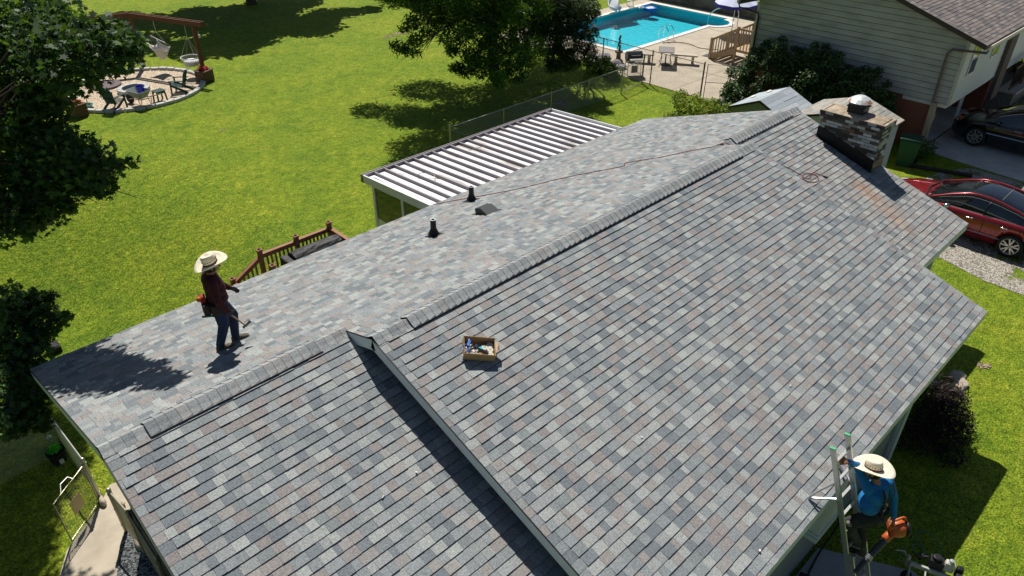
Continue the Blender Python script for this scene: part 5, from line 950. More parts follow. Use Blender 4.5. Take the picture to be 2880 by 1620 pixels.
# ================================================================ sheds
def shed(name, label, x0, x1, yl, yr, zr_, ze, wallm, roofm, ov=.06, dark=black_m, courses=None):
    ym = (yl+yr)/2; e = empty(name, (x0, ym, G), label=label, cat='shed'); inv = Matrix.Translation(e.location).inverted()
    def c_(b, n, mm, **k): o = b.build(n, mm, **k); o.parent = e; o.matrix_parent_inverse = inv; return o
    b = MB(); i = .1; b.extr([(x0+i, yl-i, G), (x0+i, yl-i, ze-.04), (x0+i, ym, zr_-.06), (x0+i, yr+i, ze-.04), (x0+i, yr+i, G)], (x1-x0-2*i, 0, 0)); c_(b, 'wall', wallm)
    for s, y in ((1, yl), (-1, yr)):
        b = MB(); b.extr([(x0, ym, zr_), (x0, y, ze), (x0, y, ze-.035), (x0, ym, zr_-.035)], (x1-x0, 0, 0)); c_(b, 'roof', roofm)
        if courses:
            P = (lambda y, s: (lambda x, t, h: (x, y + (ym-y)*t, ze + (zr_-ze)*t + h)))(y, s); L_ = math.hypot(ym-y, zr_-ze)
            o = shingle_field('roof', lambda x, s_, h, P=P, L_=L_: P(x, s_/L_, h+.002), L_, lambda s_: [(x0-.01, x1+.01)], None, expo=courses[0], pal=courses[1], tabw=courses[2], seed=17+int(s), th=(.006, .01)); o.parent = e; o.matrix_parent_inverse = inv
        b = MB(); b.beam((x0-.012, ym, zr_-.03), (x0-.012, y, ze-.03), .025, .07); c_(b, 'rake_trim', dark)
    return e
shed('metal_shed', 'small green-sided shed with bluish grey roof nearest the flowering shrubs', 21.5, 23.5, -.35, -2.55, -.1, -.58, mat('green_siding', (.16, .20, .14), .6, noise=.08, nscale=5, stretch=(1, 1, 14)), mat('blue_grey_roof', (.42, .46, .49), .7), courses=(.19, [((.40, .45, .49), 3), ((.34, .385, .42), 3), ((.44, .48, .5), 2)], (.8, 1.6)))
for k, (yy, xx) in enumerate(((-.62, 22.6), (-.9, 23.15))):
    zz_ = -.58 + (yy+.35)/(-1.1)*.48 + .03; o = rock('bird_dropping', None, (0, 0, 0), .01, (1, 1, 1), (.6, .6, .6), 1); bpy.data.objects.remove(o)
    b = MB(); n = 10; b.extr([(math.cos(2*math.pi*i/n)*.13, math.sin(2*math.pi*i/n)*.09, 0) for i in range(n)], (0, 0, .02)); o = b.build('roof_disc', mat('pale_disc', (.7, .66, .62), .7)); o.location = (xx, yy, zz_); o.rotation_euler = (R(-23), 0, .3); tag(o, ['pale oval plate on the bluish shed roof, nearer the eave', 'pale oval plate on the bluish shed roof, nearer the ridge'][k], 'plate')
shed('grey_shed', 'larger weathered shed right behind the brick chimney', 21.9, 24.15, -2.45, -5.2, 0.0, -.45, mat('pale_shed_wall', (.40, .47, .50), .6, noise=.06, nscale=5), mat('old_shingle', (.30, .28, .25), .9), courses=(.16, [((.36, .34, .30), 3), ((.31, .295, .27), 3), ((.27, .27, .26), 2), ((.40, .37, .32), 1)], (.25, .6)))
b = MB(); b.lathe([(.04, 0), (.04, .12), (.001, .12)], (23.9, -3.75, -.02), 8); b.box((23.95, -3.75, .12), (.16, .1, .04), rz=.5); tag(b.build('shed_vent', black_m), 'little black vent on the ridge of the weathered shed', 'vent')
e = empty('wheelie_bin', (25.75, -5.15, G), R(15), 'dark green wheeled rubbish bin between the chimney and the brick wall', 'bin'); gm = mat('dark_green_plastic', (.012, .07, .035), .45, noise=.1, nscale=8)
b = MB(); b.add([(-.24, -.25, 0), (.24, -.25, 0), (.24, .25, 0), (-.24, .25, 0), (-.3, -.33, .95), (.3, -.33, .95), (.3, .33, .95), (-.3, .33, .95)], [(3, 2, 1, 0), (4, 5, 6, 7), (0, 1, 5, 4), (1, 2, 6, 5), (2, 3, 7, 6), (3, 0, 4, 7)]); b.build('body', gm, e, bevel=.02); b = MB(); b.box((0, 0, .99), (.64, .7, .06)); b.build('lid', gm, e, bevel=.015)
for s in (-.22, .22): b = MB(); b.lathe([(.1, -.03), (.1, .03)], (s, -.27, .1), 12, mat=Matrix.Rotation(R(90), 3, 'Y')); b.build('wheel', rubber_m, e)
# ================================================================ neighbouring house
e = NH = empty('siding_house', (27.4, -5.5, G), label='two storey neighbouring house with pale siding over brick and a brown shingle roof', cat='house'); inv = Matrix.Translation(e.location).inverted()
def siding_material():
    m = bpy.data.materials.new('lap_siding'); m.use_nodes = True; t = m.node_tree; N = t.nodes; L = t.links; b = N['Principled BSDF']
    tc = N.new('ShaderNodeTexCoord'); n = N.new('ShaderNodeTexNoise'); n.inputs['Scale'].default_value = 1.2; n.inputs['Detail'].default_value = 9; mp = N.new('ShaderNodeMapping'); mp.inputs['Scale'].default_value = (1, 1, 3); L.new(tc.outputs['Object'], mp.inputs[0]); L.new(mp.outputs[0], n.inputs[0])
    r = N.new('ShaderNodeValToRGB'); r.color_ramp.elements[0].position = .3; r.color_ramp.elements[0].color = (.37, .37, .325, 1); r.color_ramp.elements[1].position = .6; r.color_ramp.elements[1].color = (.50, .50, .45, 1); L.new(n.outputs[0], r.inputs[0]); L.new(r.outputs[0], b.inputs['Base Color']); b.inputs['Roughness'].default_value = .6; return m
sidm = siding_material()
HX0, HX1, HY0, HY1 = 27.4, 44.0, 2.35, -5.5; SB = -.68; EZ = 1.58; RY = (HY0+HY1)/2; NT = .33
ztop = lambda y: EZ - .08 + (min(HY0+.5-y, y-HY1+.6))*NT
LAP_SHADE = []
b = MB(); z_ = SB
b.extr([(HX0+.02, HY0, SB), (HX0+.02, HY1+.01, SB), (HX0+.02, HY1+.01, ztop(HY1)), (HX0+.02, RY, ztop(RY)), (HX0+.02, HY0, ztop(HY0))], (.2, 0, 0))
while z_ < ztop(RY) - .02:         # lap boards, each leaning out at its lower edge
    z1 = z_ + .2
    if z1 < ztop(HY1): ya, yb = HY0, HY1
    else: q = (z1 - EZ + .08)/NT; ya, yb = min(HY0, HY0+.5-q), max(HY1, HY1-.6+q)
    if ya - yb > .1: b.add([(HX0-.012, ya, z_+.022), (HX0-.012, yb, z_+.022), (HX0+.018, yb, z1), (HX0+.018, ya, z1), (HX0+.019, ya, z_+.0), (HX0+.019, yb, z_+.0)], [(0, 1, 2, 3), (0, 1, 5, 4)]); LAP_SHADE.append((ya, yb, z_))
    z_ = z1
ch(b, 'siding_wall', sidm)
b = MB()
for ya, yb, z_ in LAP_SHADE: b.add([(HX0-.013, ya, z_+.019), (HX0-.013, yb, z_+.019), (HX0+.018, yb, z_-.002), (HX0+.018, ya, z_-.002)], [(0, 1, 2, 3)])
ch(b, 'siding_lap_shade', mat('painted_lap_shade', (.12, .12, .10), .9))  # dark strips painting the shade line under each lap board
b = MB(); z_ = SB
while z_ < EZ - .05:
    z1 = z_ + .2; b.add([(HX0+.04, HY1, z_), (33.4, HY1, z_), (33.4, HY1+.018, z1), (HX0+.04, HY1+.018, z1), (HX0+.04, HY1+.02, z_), (33.4, HY1+.02, z_)], [(0, 1, 2, 3), (0, 1, 5, 4)]); z_ = z1
b.bx((HX0+.05, HY1+.02, SB), (HX1, HY1+.2, EZ-.1)); b.bx((33.4, HY1+.0, SB), (HX1, HY1+.02, EZ-.1)); ch(b, 'front_wall', mat('white_siding', (.60, .64, .64), .6, noise=.05, nscale=3))
b = MB(); b.bx((HX0-.02, HY1-.02, SB-.02), (HX0+.09, HY1+.09, EZ-.05)); ch(b, 'corner_trim', mat('cream_trim', (.60, .58, .50), .6)); b = MB(); b.bx((HX0-.015, HY0-.08, SB-.02), (HX0+.09, HY0+.02, EZ-.05)); ch(b, 'corner_trim', mat('cream_trim', (.60, .58, .50), .6))
b = MB(); b.bx((HX0+.1, HY1+.1, SB-.16), (HX1, HY1+1.6, SB-.02)); ch(b, 'soffit', white_m)
b = MB(); b.bx((HX0+.12, -4.95, G), (HX0+.3, HY0-.1, SB)); b.bx((HX0+.3, -1.1, G), (33, -.9, SB)); b.bx((33.2, -5.2, G), (33.4, -1, SB)); ch(b, 'brick_wall', mat('red_brick_wall', (.26, .10, .06), .9, noise=.25, nscale=14, bump=.3, bscale=30))
b = MB(); b.beam((27.42, -5.06, G), (27.42, -5.02, SB), .17, .2); ch(b, 'timber_post', mat('peeling_post', (.30, .25, .18), .9, col2=(.42, .36, .26), nscale=7, stretch=(1, 1, .2), bump=.4, bscale=20))
brp = [((.205, .178, .165), 3), ((.17, .152, .148), 3), ((.235, .205, .19), 2), ((.14, .13, .13), 2)]
hw = 3.925+.62; L_ = hw*math.hypot(1, NT); c_, s_ = 1/math.hypot(1, NT), NT/math.hypot(1, NT)
for sg in (1, -1):
    P = (lambda sg: (lambda x, s, h: (x, RY - sg*(hw - s*c_) - sg*h*s_, EZ + s*s_ + h*c_)))(sg)
    o = shingle_field('roof', P, L_, lambda s: [(26.95, 44.3)], None, seed=50+sg, pal=brp, expo=.145, tabw=(.2, .5)); o.parent = e; o.matrix_parent_inverse = inv
b = MB(); b.extr([(26.98, RY-hw+.02, EZ-.02), (26.98, RY, EZ+hw*NT-.02), (26.98, RY+hw-.02, EZ-.02), (26.98, RY+hw-.02, EZ-.16), (26.98, RY, EZ+hw*NT-.16), (26.98, RY-hw+.02, EZ-.16)], (17.3, 0, 0)); ch(b, 'roof_edge', mat('brown_fascia', (.07, .055, .05), .7))
b = MB(); b.bx((26.98, RY-hw-.11, EZ-.13), (44.2, RY-hw-.09, EZ+.0)); b.bx((26.98, RY-hw-.11, EZ-.14), (44.2, RY-hw, EZ-.12)); b.bx((26.98, RY-hw-.13, EZ), (44.2, RY-hw-.10, EZ+.02)); ch(b, 'gutter', mat('cream_trim', (.6, .58, .5))); b = MB(); b.bx((26.98, RY+hw+.02, EZ-.13), (44.2, RY+hw+.11, EZ)); ch(b, 'gutter', mat('cream_trim', (.6, .58, .5)))
dsm = mat('brown_downspout', (.16, .12, .11), .5, noise=.1, nscale=8)
b = MB(); b.tube([(27.05, RY-hw-.05, EZ-.12), (27.1, RY-hw-.03, EZ-.26), (27.3, -5.05, 1.18), (27.3, -4.95, 1.02), (27.3, -4.99, SB+.02)], .052, 4); ch(b, 'downspout', dsm, bevel=.01)
b = MB(); b.tube([(27.05, RY+hw+.06, EZ-.12), (27.1, RY+hw+.02, EZ-.3), (27.3, 2.25, 1.15), (27.3, 2.2, 1.0), (27.3, 2.2, G+.1)], .045, 4); ch(b, 'downspout', mat('dark_downspout', (.04, .035, .035), .5), bevel=.01)
for x0, x1, zl_, zh in ((28.25, 28.88, .22, 1.28), (30.58, 31.2, .40, 1.2)):
    o = MB(); o.bx((x0-.06, HY1-.03, zl_-.06), (x1+.06, HY1-.008, zl_)); o.bx((x0-.06, HY1-.03, zh), (x1+.06, HY1-.008, zh+.05)); o.bx((x0-.06, HY1-.028, zl_), (x0, HY1-.008, zh)); o.bx((x1, HY1-.028, zl_), (x1+.06, HY1-.008, zh)); o.bx((x0, HY1-.026, (zl_+zh)/2-.02), (x1, HY1-.008, (zl_+zh)/2+.02)); fr = ch(o, 'window', white_m)
    g = MB(); g.bx((x0, HY1-.018, zl_), (x1, HY1-.006, zh)); gp = ch(g, 'pane', glassmat('window_glass', (.02, .03, .02), .03)); gp.parent = fr; gp.matrix_parent_inverse = Matrix.Identity(4) @ fr.matrix_parent_inverse if False else Matrix.Identity(4)
b = MB(); b.bx((32.2, HY1-.14, -1.6), (33.0, HY1-.01, EZ-.3)); ch(b, 'brick_pier', mat('dark_pier', (.13, .105, .09), .9, noise=.3, nscale=12))
for x in (31.5, 31.75): b = MB(); b.tube([(x, -4.8, G), (x, -4.8, SB-.1)], .045, 8); ch(b, 'carport_post', white_m)
# front porch steps with railing and planter wall
e = empty('front_porch', (34.0, -5.2, G), label='shaded brick porch with dark metal railing beyond the black car', cat='porch'); inv = Matrix.Translation(e.location).inverted()
b = MB(); b.bx((33.5, -6.1, G), (37.5, -5.6, G+.95)); b.bx((33.5, -5.6, G), (37.5, -4.6, G+.8)); ch(b, 'planter_wall', mat('dull_stone', (.17, .16, .14), .9, noise=.3, nscale=6, bump=.4, bscale=20)); b = MB(); b.bx((33.4, -6.2, G+.95), (37.5, -5.5, G+1.03)); ch(b, 'wall_cap', mat('pale_cap', (.42, .40, .36), .9))
b = MB(); b.bx((33.5, -5.9, G+1.9), (36.8, -5.84, G+1.96)); b.bx((33.5, -5.9, G+1.1), (36.8, -5.84, G+1.14)); ch(b, 'railing', mat('rail_brown', (.14, .06, .03), .6))
for k in range(22): x = 33.55+.15*k; b = MB(); b.bx((x-.012, -5.88, G+1.03), (x+.012, -5.855, G+1.92)); ch(b, 'baluster', black_m)
for x in (34.9, 36.8): b = MB(); b.bx((x-.08, -5.95, G+.8), (x+.08, -5.79, G+2.05)); ch(b, 'post', mat('rail_brown', (1, 1, 1)))
b = MB(); b.tube([(37.0, -5.4, G+2.1), (34.2, -6.6, G+1.0)], .03, 8); ch(b, 'hand_rail', alu_m)
cl = [(38.6+r.uniform(-1.5, 1.8), -5.5+r.uniform(-.9, .9), G+r.uniform(.4, 1.5), .6) for _ in range(16)]
bush('porch_shrub', 'very dark rounded shrub beyond the porch railing at the right edge', cl, 900, .10, [(.018, .04, .014), (.028, .06, .02)], leaf_dark, seed=61)
cl = [(33.9+.35*k, -6.35+r.uniform(-.2, .2), G+.35, .35) for k in range(6)]
bush('planting_bed_shrub', 'low dark plants at the foot of the porch wall behind the black car', cl, 900, .08, [(.03, .07, .02), (.06, .12, .03)], leaf_dark, seed=62)
cl = [(26.4+.25*k, -5.3+r.uniform(-.25, .2), G+.25+.1*(k % 2), .34) for k in range(4)]
bush('vine_plant', 'leafy vine plants at the foot of the peeling timber post', cl, 1300, .09, [(.05, .12, .02), (.09, .19, .03)], leaf_m, seed=63)
b = MB(); b.box((27.95, -5.55, G+.06), (.14, 2.2, .09), rz=R(20)); b.v = [(x-2.0, y-.6, z2) for x, y, z2 in b.v]; tag(b.build('landscape_timber', mat('dark_timber', (.04, .035, .03), .9)), 'dark timber edging lying in the shaded grass beside the driveway', 'timber')
e = empty('storage_tub', (29.2, -4.3, G+.03), label='blue and white plastic tub standing inside the dark carport', cat='tub'); b = MB(); b.bx((-.3, -.25, 0), (.3, .25, .45)); b.build('body', mat('pale_blue_plastic', (.25, .38, .55), .5), e, bevel=.03); b = MB(); b.lathe([(.001, 0), (.16, 0), (.18, .3), (.001, .32)], (.1, -.2, .45), 14); b.build('bundle', white_m, e)
# ================================================================ vehicles
def interp(tab, x):
    for (a, *va), (c, *vc) in zip(tab[:-1], tab[1:]):
        if a <= x <= c:
            t = (x-a)/(c-a); t = t*t*(3-2*t)*.35 + t*.65; return [p*(1-t)+q*t for p, q in zip(va, vc)]
    return list(tab[-1][1:] if x > tab[-1][0] else tab[0][1:])
def car(name, label, loc, paint, L_, Wd, tab, glass, wheels, wr, rimr, rim_fn, roof_mat, gl0, gl1, belt, roofz, extra):
    """local frame: +x forward, z up; tab rows: x, half width at sill, half width at shoulder, shoulder z, hood/deck centre z"""
    e = empty(name, loc, R(90), label, 'car')
    b = MB(); NS = 46; xs = np.linspace(-L_/2, L_/2, NS); ring = []
    for x in xs:
        ws, wh, zs_, zc_ = interp(tab, x); nose = max(0, (abs(x)-(L_/2-.35))/.35); zb_ = .20 + .12*nose
        ring.append([(x, -ws*.92, zb_), (x, -ws, zb_+.12), (x, -wh*1.0, (zs_+zb_)*.5+.02), (x, -wh*1.0, zs_-.10), (x, -wh*.965, zs_-.02), (x, -wh*.90, zs_+.015), (x, -wh*.55, zc_-.01), (x, 0, zc_), (x, wh*.55, zc_-.01), (x, wh*.90, zs_+.015), (x, wh*.965, zs_-.02), (x, wh*1.0, zs_-.10), (x, wh*1.0, (zs_+zb_)*.5+.02), (x, ws, zb_+.12), (x, ws*.92, zb_)])
    n = 15; vs = [p for rg_ in ring for p in rg_]; fs = [(i*n+k, i*n+(k+1) % n, (i+1)*n+(k+1) % n, (i+1)*n+k) for i in range(NS-1) for k in range(n)] + [tuple(range(n)), tuple(range((NS-1)*n, NS*n))]
    b.add(vs, fs); body = b.build('body', [paint, black_m], e, smooth=True)
    cut = MB()
    for wx in wheels: cut.lathe([(wr*1.14, -Wd), (wr*1.14, Wd)], (wx, 0, wr), 28, mat=Matrix.Rotation(R(90), 3, 'X')); cut.box((wx, 0, wr-.35), (wr*2.2, Wd*2, .7))
    # separate cutters per wheel joined by boolean
    cm = MB()
    for wx in wheels:
        cm = MB(); pr = [(wx + wr*1.13*math.cos(t), wr + wr*1.13*math.sin(t)) for t in np.linspace(0, math.pi, 17)]; pr = [(wx+wr*1.13, -.1)] + pr + [(wx-wr*1.13, -.1)]
        for sg in (-1, 1):
            cm = MB(); cm.extr([(px, sg*(Wd/2-.30), pz) for px, pz in pr], (0, sg*.6, 0)); co_ = cm.build('cutter', black_m); 
            md = body.modifiers.new('arch', 'BOOLEAN'); md.operation = 'DIFFERENCE'; md.solver = 'EXACT'; md.object = co_; co_.parent = e
            CUTS.append((body, co_))
    # greenhouse
    b = MB(); g = glass; gx = np.linspace(gl0, gl1, 26); rs = []
    for x in gx:
        zr2 = interp(roofz, x)[0]; ws, wh, zs_, zc_ = interp(tab, x); zs2 = zs_ - .01; hb = wh*.90; t = max(0, (zr2 - zs2))/.52; hr = hb - .20*min(1, t)
        rs.append([(x, -hb, zs2), (x, -(hb*.35+hr*.65), zs2+(zr2-zs2)*.72), (x, -hr*.96, zs2+(zr2-zs2)*.95), (x, -hr*.5, zr2+.005), (x, 0, zr2+.015), (x, hr*.5, zr2+.005), (x, hr*.96, zs2+(zr2-zs2)*.95), (x, (hb*.35+hr*.65), zs2+(zr2-zs2)*.72), (x, hb, zs2)])
    n = 9; vs = [p for q in rs for p in q]; b.add(vs, [(i*n+k, i*n+k+1, (i+1)*n+k+1, (i+1)*n+k) for i in range(len(gx)-1) for k in range(n-1)]); b.build('glasshouse', glass, e, smooth=True)
    def gpt(x, u):      # point on the greenhouse skin
        x = max(gl0, min(gl1, x)); f = (x-gl0)/(gl1-gl0)*(len(gx)-1); i = min(int(f), len(gx)-2); t = f-i; q = [tuple(a*(1-t)+c*t for a, c in zip(rs[i][k], rs[i+1][k])) for k in range(n)]; j = min(int(u), n-2); w_ = u-j; return Vector(tuple(a*(1-w_)+c*w_ for a, c in zip(q[j], q[j+1])))
    def strip(path, wdt, mname, mm, off=.006):
        b = MB(); b.tube([Vector(p) + Vector((0, 0, off)) for p in path], wdt, 6); b.build(mname, mm, e, smooth=True)
    ex = extra(e, gpt, strip, tab, gl0, gl1)
    for wx in wheels:
        for sg in (-1, 1):
            w2 = empty('wheel', (wx, sg*(Wd/2-.13), wr)); w2.parent = e
            b = MB(); mY = Matrix.Rotation(R(90), 3, 'X'); b.lathe([(rimr, -.10), (wr*.93, -.115), (wr, -.08), (wr, .08), (wr*.93, .115), (rimr, .10)], n=32, mat=mY, caps=False); b.build('tyre', rubber_m, w2, smooth=True)
            b = MB(); b.lathe([(rimr*1.0, -.10), (rimr*.93, -.07), (rimr*.93, .07), (rimr, .10)], n=32, mat=mY, caps=False); b.lathe([(.001, -.02), (rimr*.93, -.02)], n=24, mat=mY, caps=False, col=(.05, .05, .05)); rim_fn(b, rimr, sg); b.build('rim', mat('wheel_alloy', (.5, .5, .5), .3, .8, attr=True), w2)
    return e
CUTS = []
def spokes5(b, r_, sg):
    for k in range(5):
        for d in (-.16, .16):
            a = 2*math.pi*k/5+.3; p0 = Vector((math.cos(a+d*.6)*.05, sg*.10, math.sin(a+d*.6)*.05)); p1 = Vector((math.cos(a+d*1.55)*r_*.96, sg*.105, math.sin(a+d*1.55)*r_*.96)); b.beam(p0, p1, .034, .03, up=(0, 1, 0), col=(.62, .62, .62))
    b.lathe([(.001, sg*-.11), (.05, sg*-.11), (.05, sg*-.08)], n=12, mat=Matrix.Rotation(R(90), 3, 'X'), col=(.3, .3, .3)); b.tube([(math.cos(t)*r_*.98, sg*.108, math.sin(t)*r_*.98) for t in np.linspace(0, 2*math.pi, 33)[:-1]], .012, 6, closed=True, col=(.62, .6, .55))
def spokes8(b, r_, sg):
    for k in range(10):
        a = 2*math.pi*k/10+.1; b.beam((math.cos(a)*.05, sg*.10, math.sin(a)*.05), (math.cos(a)*r_*.95, sg*.105, math.sin(a)*r_*.95), .028 if k % 2 else .045, .03, up=(0, 1, 0), col=(.5, .5, .5))
    b.tube([(math.cos(t)*r_*.97, sg*.105, math.sin(t)*r_*.97) for t in np.linspace(0, 2*math.pi, 33)[:-1]], .01, 6, closed=True, col=(.45, .45, .45)); b.lathe([(.001, sg*-.11), (.05, sg*-.11), (.05, sg*-.08)], n=12, mat=Matrix.Rotation(R(90), 3, 'X'), col=(.2, .2, .2))
redp = mat('red_car_paint', (.25, .005, .012), .25, .35, spec=.6, coat=1.0)
darkg = mat('car_glass', (.006, .008, .010), .03, 0, spec=1.0, coat=.6)
chr2 = mat('satin_chrome', (.62, .62, .62), .2, .95)
L1, Wd1 = 4.85, 1.86
tab1 = [(-L1/2, .70, .66, .72, .80), (-2.25, .80, .82, .86, .98), (-1.75, .86, .915, .96, 1.04), (-1.0, .88, .93, .955, 1.0), (0, .88, .93, .93, .96), (.7, .88, .925, .91, .98), (1.2, .88, .915, .875, .965), (1.75, .85, .885, .79, .88), (2.15, .78, .80, .68, .76), (L1/2, .62, .56, .56, .60)]
rz1 = [(-2.1, .98), (-1.75, 1.12), (-1.25, 1.30), (-.7, 1.41), (-.3, 1.44), (.0, 1.42), (.45, 1.24), (.85, 1.05), (1.12, .93)]
def extra1(e, gpt, strip, tab, g0, g1):
    # painted roof rails and pillars over the glass
    for s in (1, -1):
        u = (lambda v: v if s == 1 else 8-v)
        strip([gpt(x, u(1.85)) for x in np.linspace(g0, g1-.02, 16)], .042, 'roof_rail', redp, 0); strip([gpt(x, u(1.25)) for x in np.linspace(g0+.25, g1-.35, 14)], .013, 'window_chrome', chr2, 0)
        strip([gpt(x, u(.06)) for x in np.linspace(g0+.1, g1-.2, 12)], .014, 'window_chrome', chr2, 0); strip([gpt(-.5, u(.1)), gpt(-.53, u(.8)), gpt(-.57, u(1.5))], .028, 'pillar', black_m, .0)
        b = MB(); b.ball((.42, s*1.0, .98), .12, 12, 8, sc=(.75, .9, .55)); b.beam((.45, s*.86, .94), (.42, s*.98, .95), .05, .04); b.build('mirror', chr2 if s > 0 else chr2, e, smooth=True)
        for x in (-.22, -1.12): b = MB(); b.tube([(x+.11, s*.925, .80), (x+.07, s*.955, .81), (x-.07, s*.958, .815), (x-.11, s*.93, .81)], .016, 8); b.build('door_handle', chr2, e, smooth=True)
        for x in (.45, -.58, -1.5): b = MB(); b.tube([(x, s*.932, .88), (x-.01, s*.944, .6), (x+.02, s*.915, .32)], .006, 4); b.build('door_seam', black_m, e)
        b = MB(); b.tube([(1.3, s*.905, .47), (.4, s*.945, .44), (-.9, s*.95, .45), (-1.1, s*.945, .46)], .012, 6); b.build('side_trim', chr2, e)
        b = MB(); b.ball((2.08, s*.62, .66), .2, 12, 8, sc=(1.1, .7, .35)); b.build('headlight', mat('lamp_glass', (.5, .5, .52), .1, spec=.9), e, smooth=True)
        b = MB(); b.ball((-2.28, s*.62, .86), .16, 12, 8, sc=(.6, 1.2, .5)); b.build('tail_light', mat('red_lens', (.35, .01, .01), .15), e, smooth=True)
    for y in (-.45, .45): b = MB(); b.tube([Vector((x, y*(1-.1*(x-1.4)), interp(tab, x)[3]+.012)) for x in np.linspace(1.05, 2.2, 8)], .008, 4); b.build('bonnet_crease', redp, e)
    b = MB(); b.tube([gpt(.05, v) + Vector((0, 0, .004)) for v in np.linspace(1.9, 6.1, 12)], .014, 6); b.build('roof_seam', black_m, e); b = MB(); b.tube([gpt(-.75, v) + Vector((0, 0, .004)) for v in np.linspace(2.4, 5.6, 10)], .01, 6); b.build('roof_seam', chr2, e)
    b = MB(); b.extr([(-1.15, 0, 1.31), (-1.35, 0, 1.27), (-1.32, 0, 1.40)], (0, .02, 0)); b.build('aerial_fin', black_m, e)
    b = MB()
    for y in (-.3, .25): b.tube([(1.10, y, .97), (.82, y+.42, 1.09)], .009, 5)
    b.build('wiper', black_m, e); b = MB(); b.tube([(1.10, -.74, .93), (1.22, 0, .98), (1.10, .74, .93)], .03, 6); b.build('cowl', black_m, e)
car('red_sedan', 'glossy dark red sedan with panoramic glass roof parked on the gravel behind the roof', (22.27, -8.28, G), redp, L1, Wd1, tab1, darkg, (1.40, -1.40), .335, .235, spokes5, darkg, -2.1, 1.12, None, rz1, extra1)
blkp = mat('black_car_paint', (.006, .006, .009), .18, .2, spec=.6, coat=1.0)
tab2 = [(-2.35, .72, .72, .95, 1.05), (-2.1, .84, .88, 1.0, 1.1), (-1.2, .9, .94, 1.02, 1.06), (0, .9, .94, 1.0, 1.03), (.9, .9, .94, .98, 1.02), (1.3, .9, .93, .96, 1.04), (1.85, .86, .88, .90, .98), (2.2, .78, .80, .80, .88), (2.35, .66, .62, .70, .74)]
rz2 = [(-2.2, 1.15), (-1.9, 1.5), (-1.4, 1.66), (-.4, 1.70), (.2, 1.66), (.7, 1.42), (1.1, 1.18), (1.35, 1.03)]
def extra2(e, gpt, strip, tab, g0, g1):
    for s in (1, -1):
        u = (lambda v: v if s == 1 else 8-v)
        strip([gpt(x, u(1.9)) for x in np.linspace(g0+.1, g1-.02, 16)], .05, 'roof_rail', blkp, 0); strip([gpt(x, u(1.15)) for x in np.linspace(g0+.7, g1-.3, 14)], .016, 'window_chrome', chr2, 0)
        strip([gpt(-.1, u(.1)), gpt(-.12, u(.8)), gpt(-.16, u(1.5))], .03, 'pillar', black_m, 0)
        b = MB(); b.ball((.85, s*1.02, 1.08), .13, 12, 8, sc=(.7, .9, .6)); b.build('mirror', blkp, e, smooth=True); b = MB(); b.tube([(-1.1, s*.95, .62), (1.1, s*.95, .60)], .02, 6); b.build('side_trim', chr2, e)
        for x in (.15, -.85): b = MB(); b.tube([(x+.11, s*.935, .90), (x, s*.965, .91), (x-.11, s*.935, .91)], .015, 6); b.build('door_handle', chr2, e)
        b = MB(); b.ball((2.1, s*.62, .82), .2, 12, 8, sc=(.9, .9, .35)); b.build('headlight', mat('amber_lamp', (.45, .14, .05), .15, spec=.9), e, smooth=True)
car('black_suv', 'black sport utility car parked nose-in on the shaded driveway beside the pale house', (30.1, -7.65, G+.03), blkp, 4.7, 1.9, tab2, darkg, (1.42, -1.35), .36, .25, spokes8, darkg, -2.2, 1.35, None, rz2, extra2)
# apply the wheel-arch cuts and drop the cutters
dg = bpy.context.evaluated_depsgraph_get(); dg.update(); done = set()
for body, _ in CUTS:
    if body.name in done: continue
    done.add(body.name); me = bpy.data.meshes.new_from_object(body.evaluated_get(dg)); body.modifiers.clear(); body.data = me
for _, c in CUTS: bpy.data.objects.remove(c)
# ================================================================ people
def remesh_body(name, caps, mats, parent, voxel=.009, smooth_it=3, extra_fn=None):
    """caps: (p, q, rp, rq, material index[, flatten]) -> one continuous skin; material by nearest limb"""
    b = MB()
    for c in caps:
        p, q, r1, r2 = Vector(c[0]), Vector(c[1]), c[2], c[3]; d = q-p; L_ = max(d.length, 1e-4); n = 14; rows = []
        for k in range(5): t = -math.pi/2 + math.pi/2*k/4*.999; rows.append((math.cos(t)*r1, math.sin(t)*r1))
        for k in range(5): t = math.pi/2*k/4*.999; rows.append((math.cos(t)*r2, L_ + math.sin(t)*r2))
        rot = d.to_track_quat('Z', 'Y').to_matrix() if d.length > 1e-4 else Matrix.Identity(3)
        b.lathe([(max(a, 1e-4), z_) for a, z_ in rows], p, n, mat=rot)
    if extra_fn: extra_fn(b)
    o = b.build(name, mats[0]); md = o.modifiers.new('r', 'REMESH'); md.mode = 'VOXEL'; md.voxel_size = voxel; md.adaptivity = 0
    sm = o.modifiers.new('s', 'SMOOTH'); sm.iterations = smooth_it; sm.factor = .5
    dg = bpy.context.evaluated_depsgraph_get(); me = bpy.data.meshes.new_from_object(o.evaluated_get(dg)); o.modifiers.clear(); o.data = me; me.materials.clear()
    for m in mats: me.materials.append(m)
    nf = len(me.polygons); cen = np.zeros(nf*3); me.polygons.foreach_get('center', cen); cen = cen.reshape(-1, 3); best = np.full(nf, 1e9); idx = np.zeros(nf, dtype=np.int32)
    for c in caps:
        p, q = np.array(c[0]), np.array(c[1]); d = q-p; t = np.clip(((cen-p)@d)/max(d@d, 1e-9), 0, 1); r_ = c[2]+(c[3]-c[2])*t; ds = np.linalg.norm(cen-(p+t[:, None]*d), axis=1) - r_
        k = ds < best; best[k] = ds[k]; idx[k] = c[4]
    me.polygons.foreach_set('material_index', idx); me.polygons.foreach_set('use_smooth', [True]*nf)
    if parent: o.parent = parent
    return o
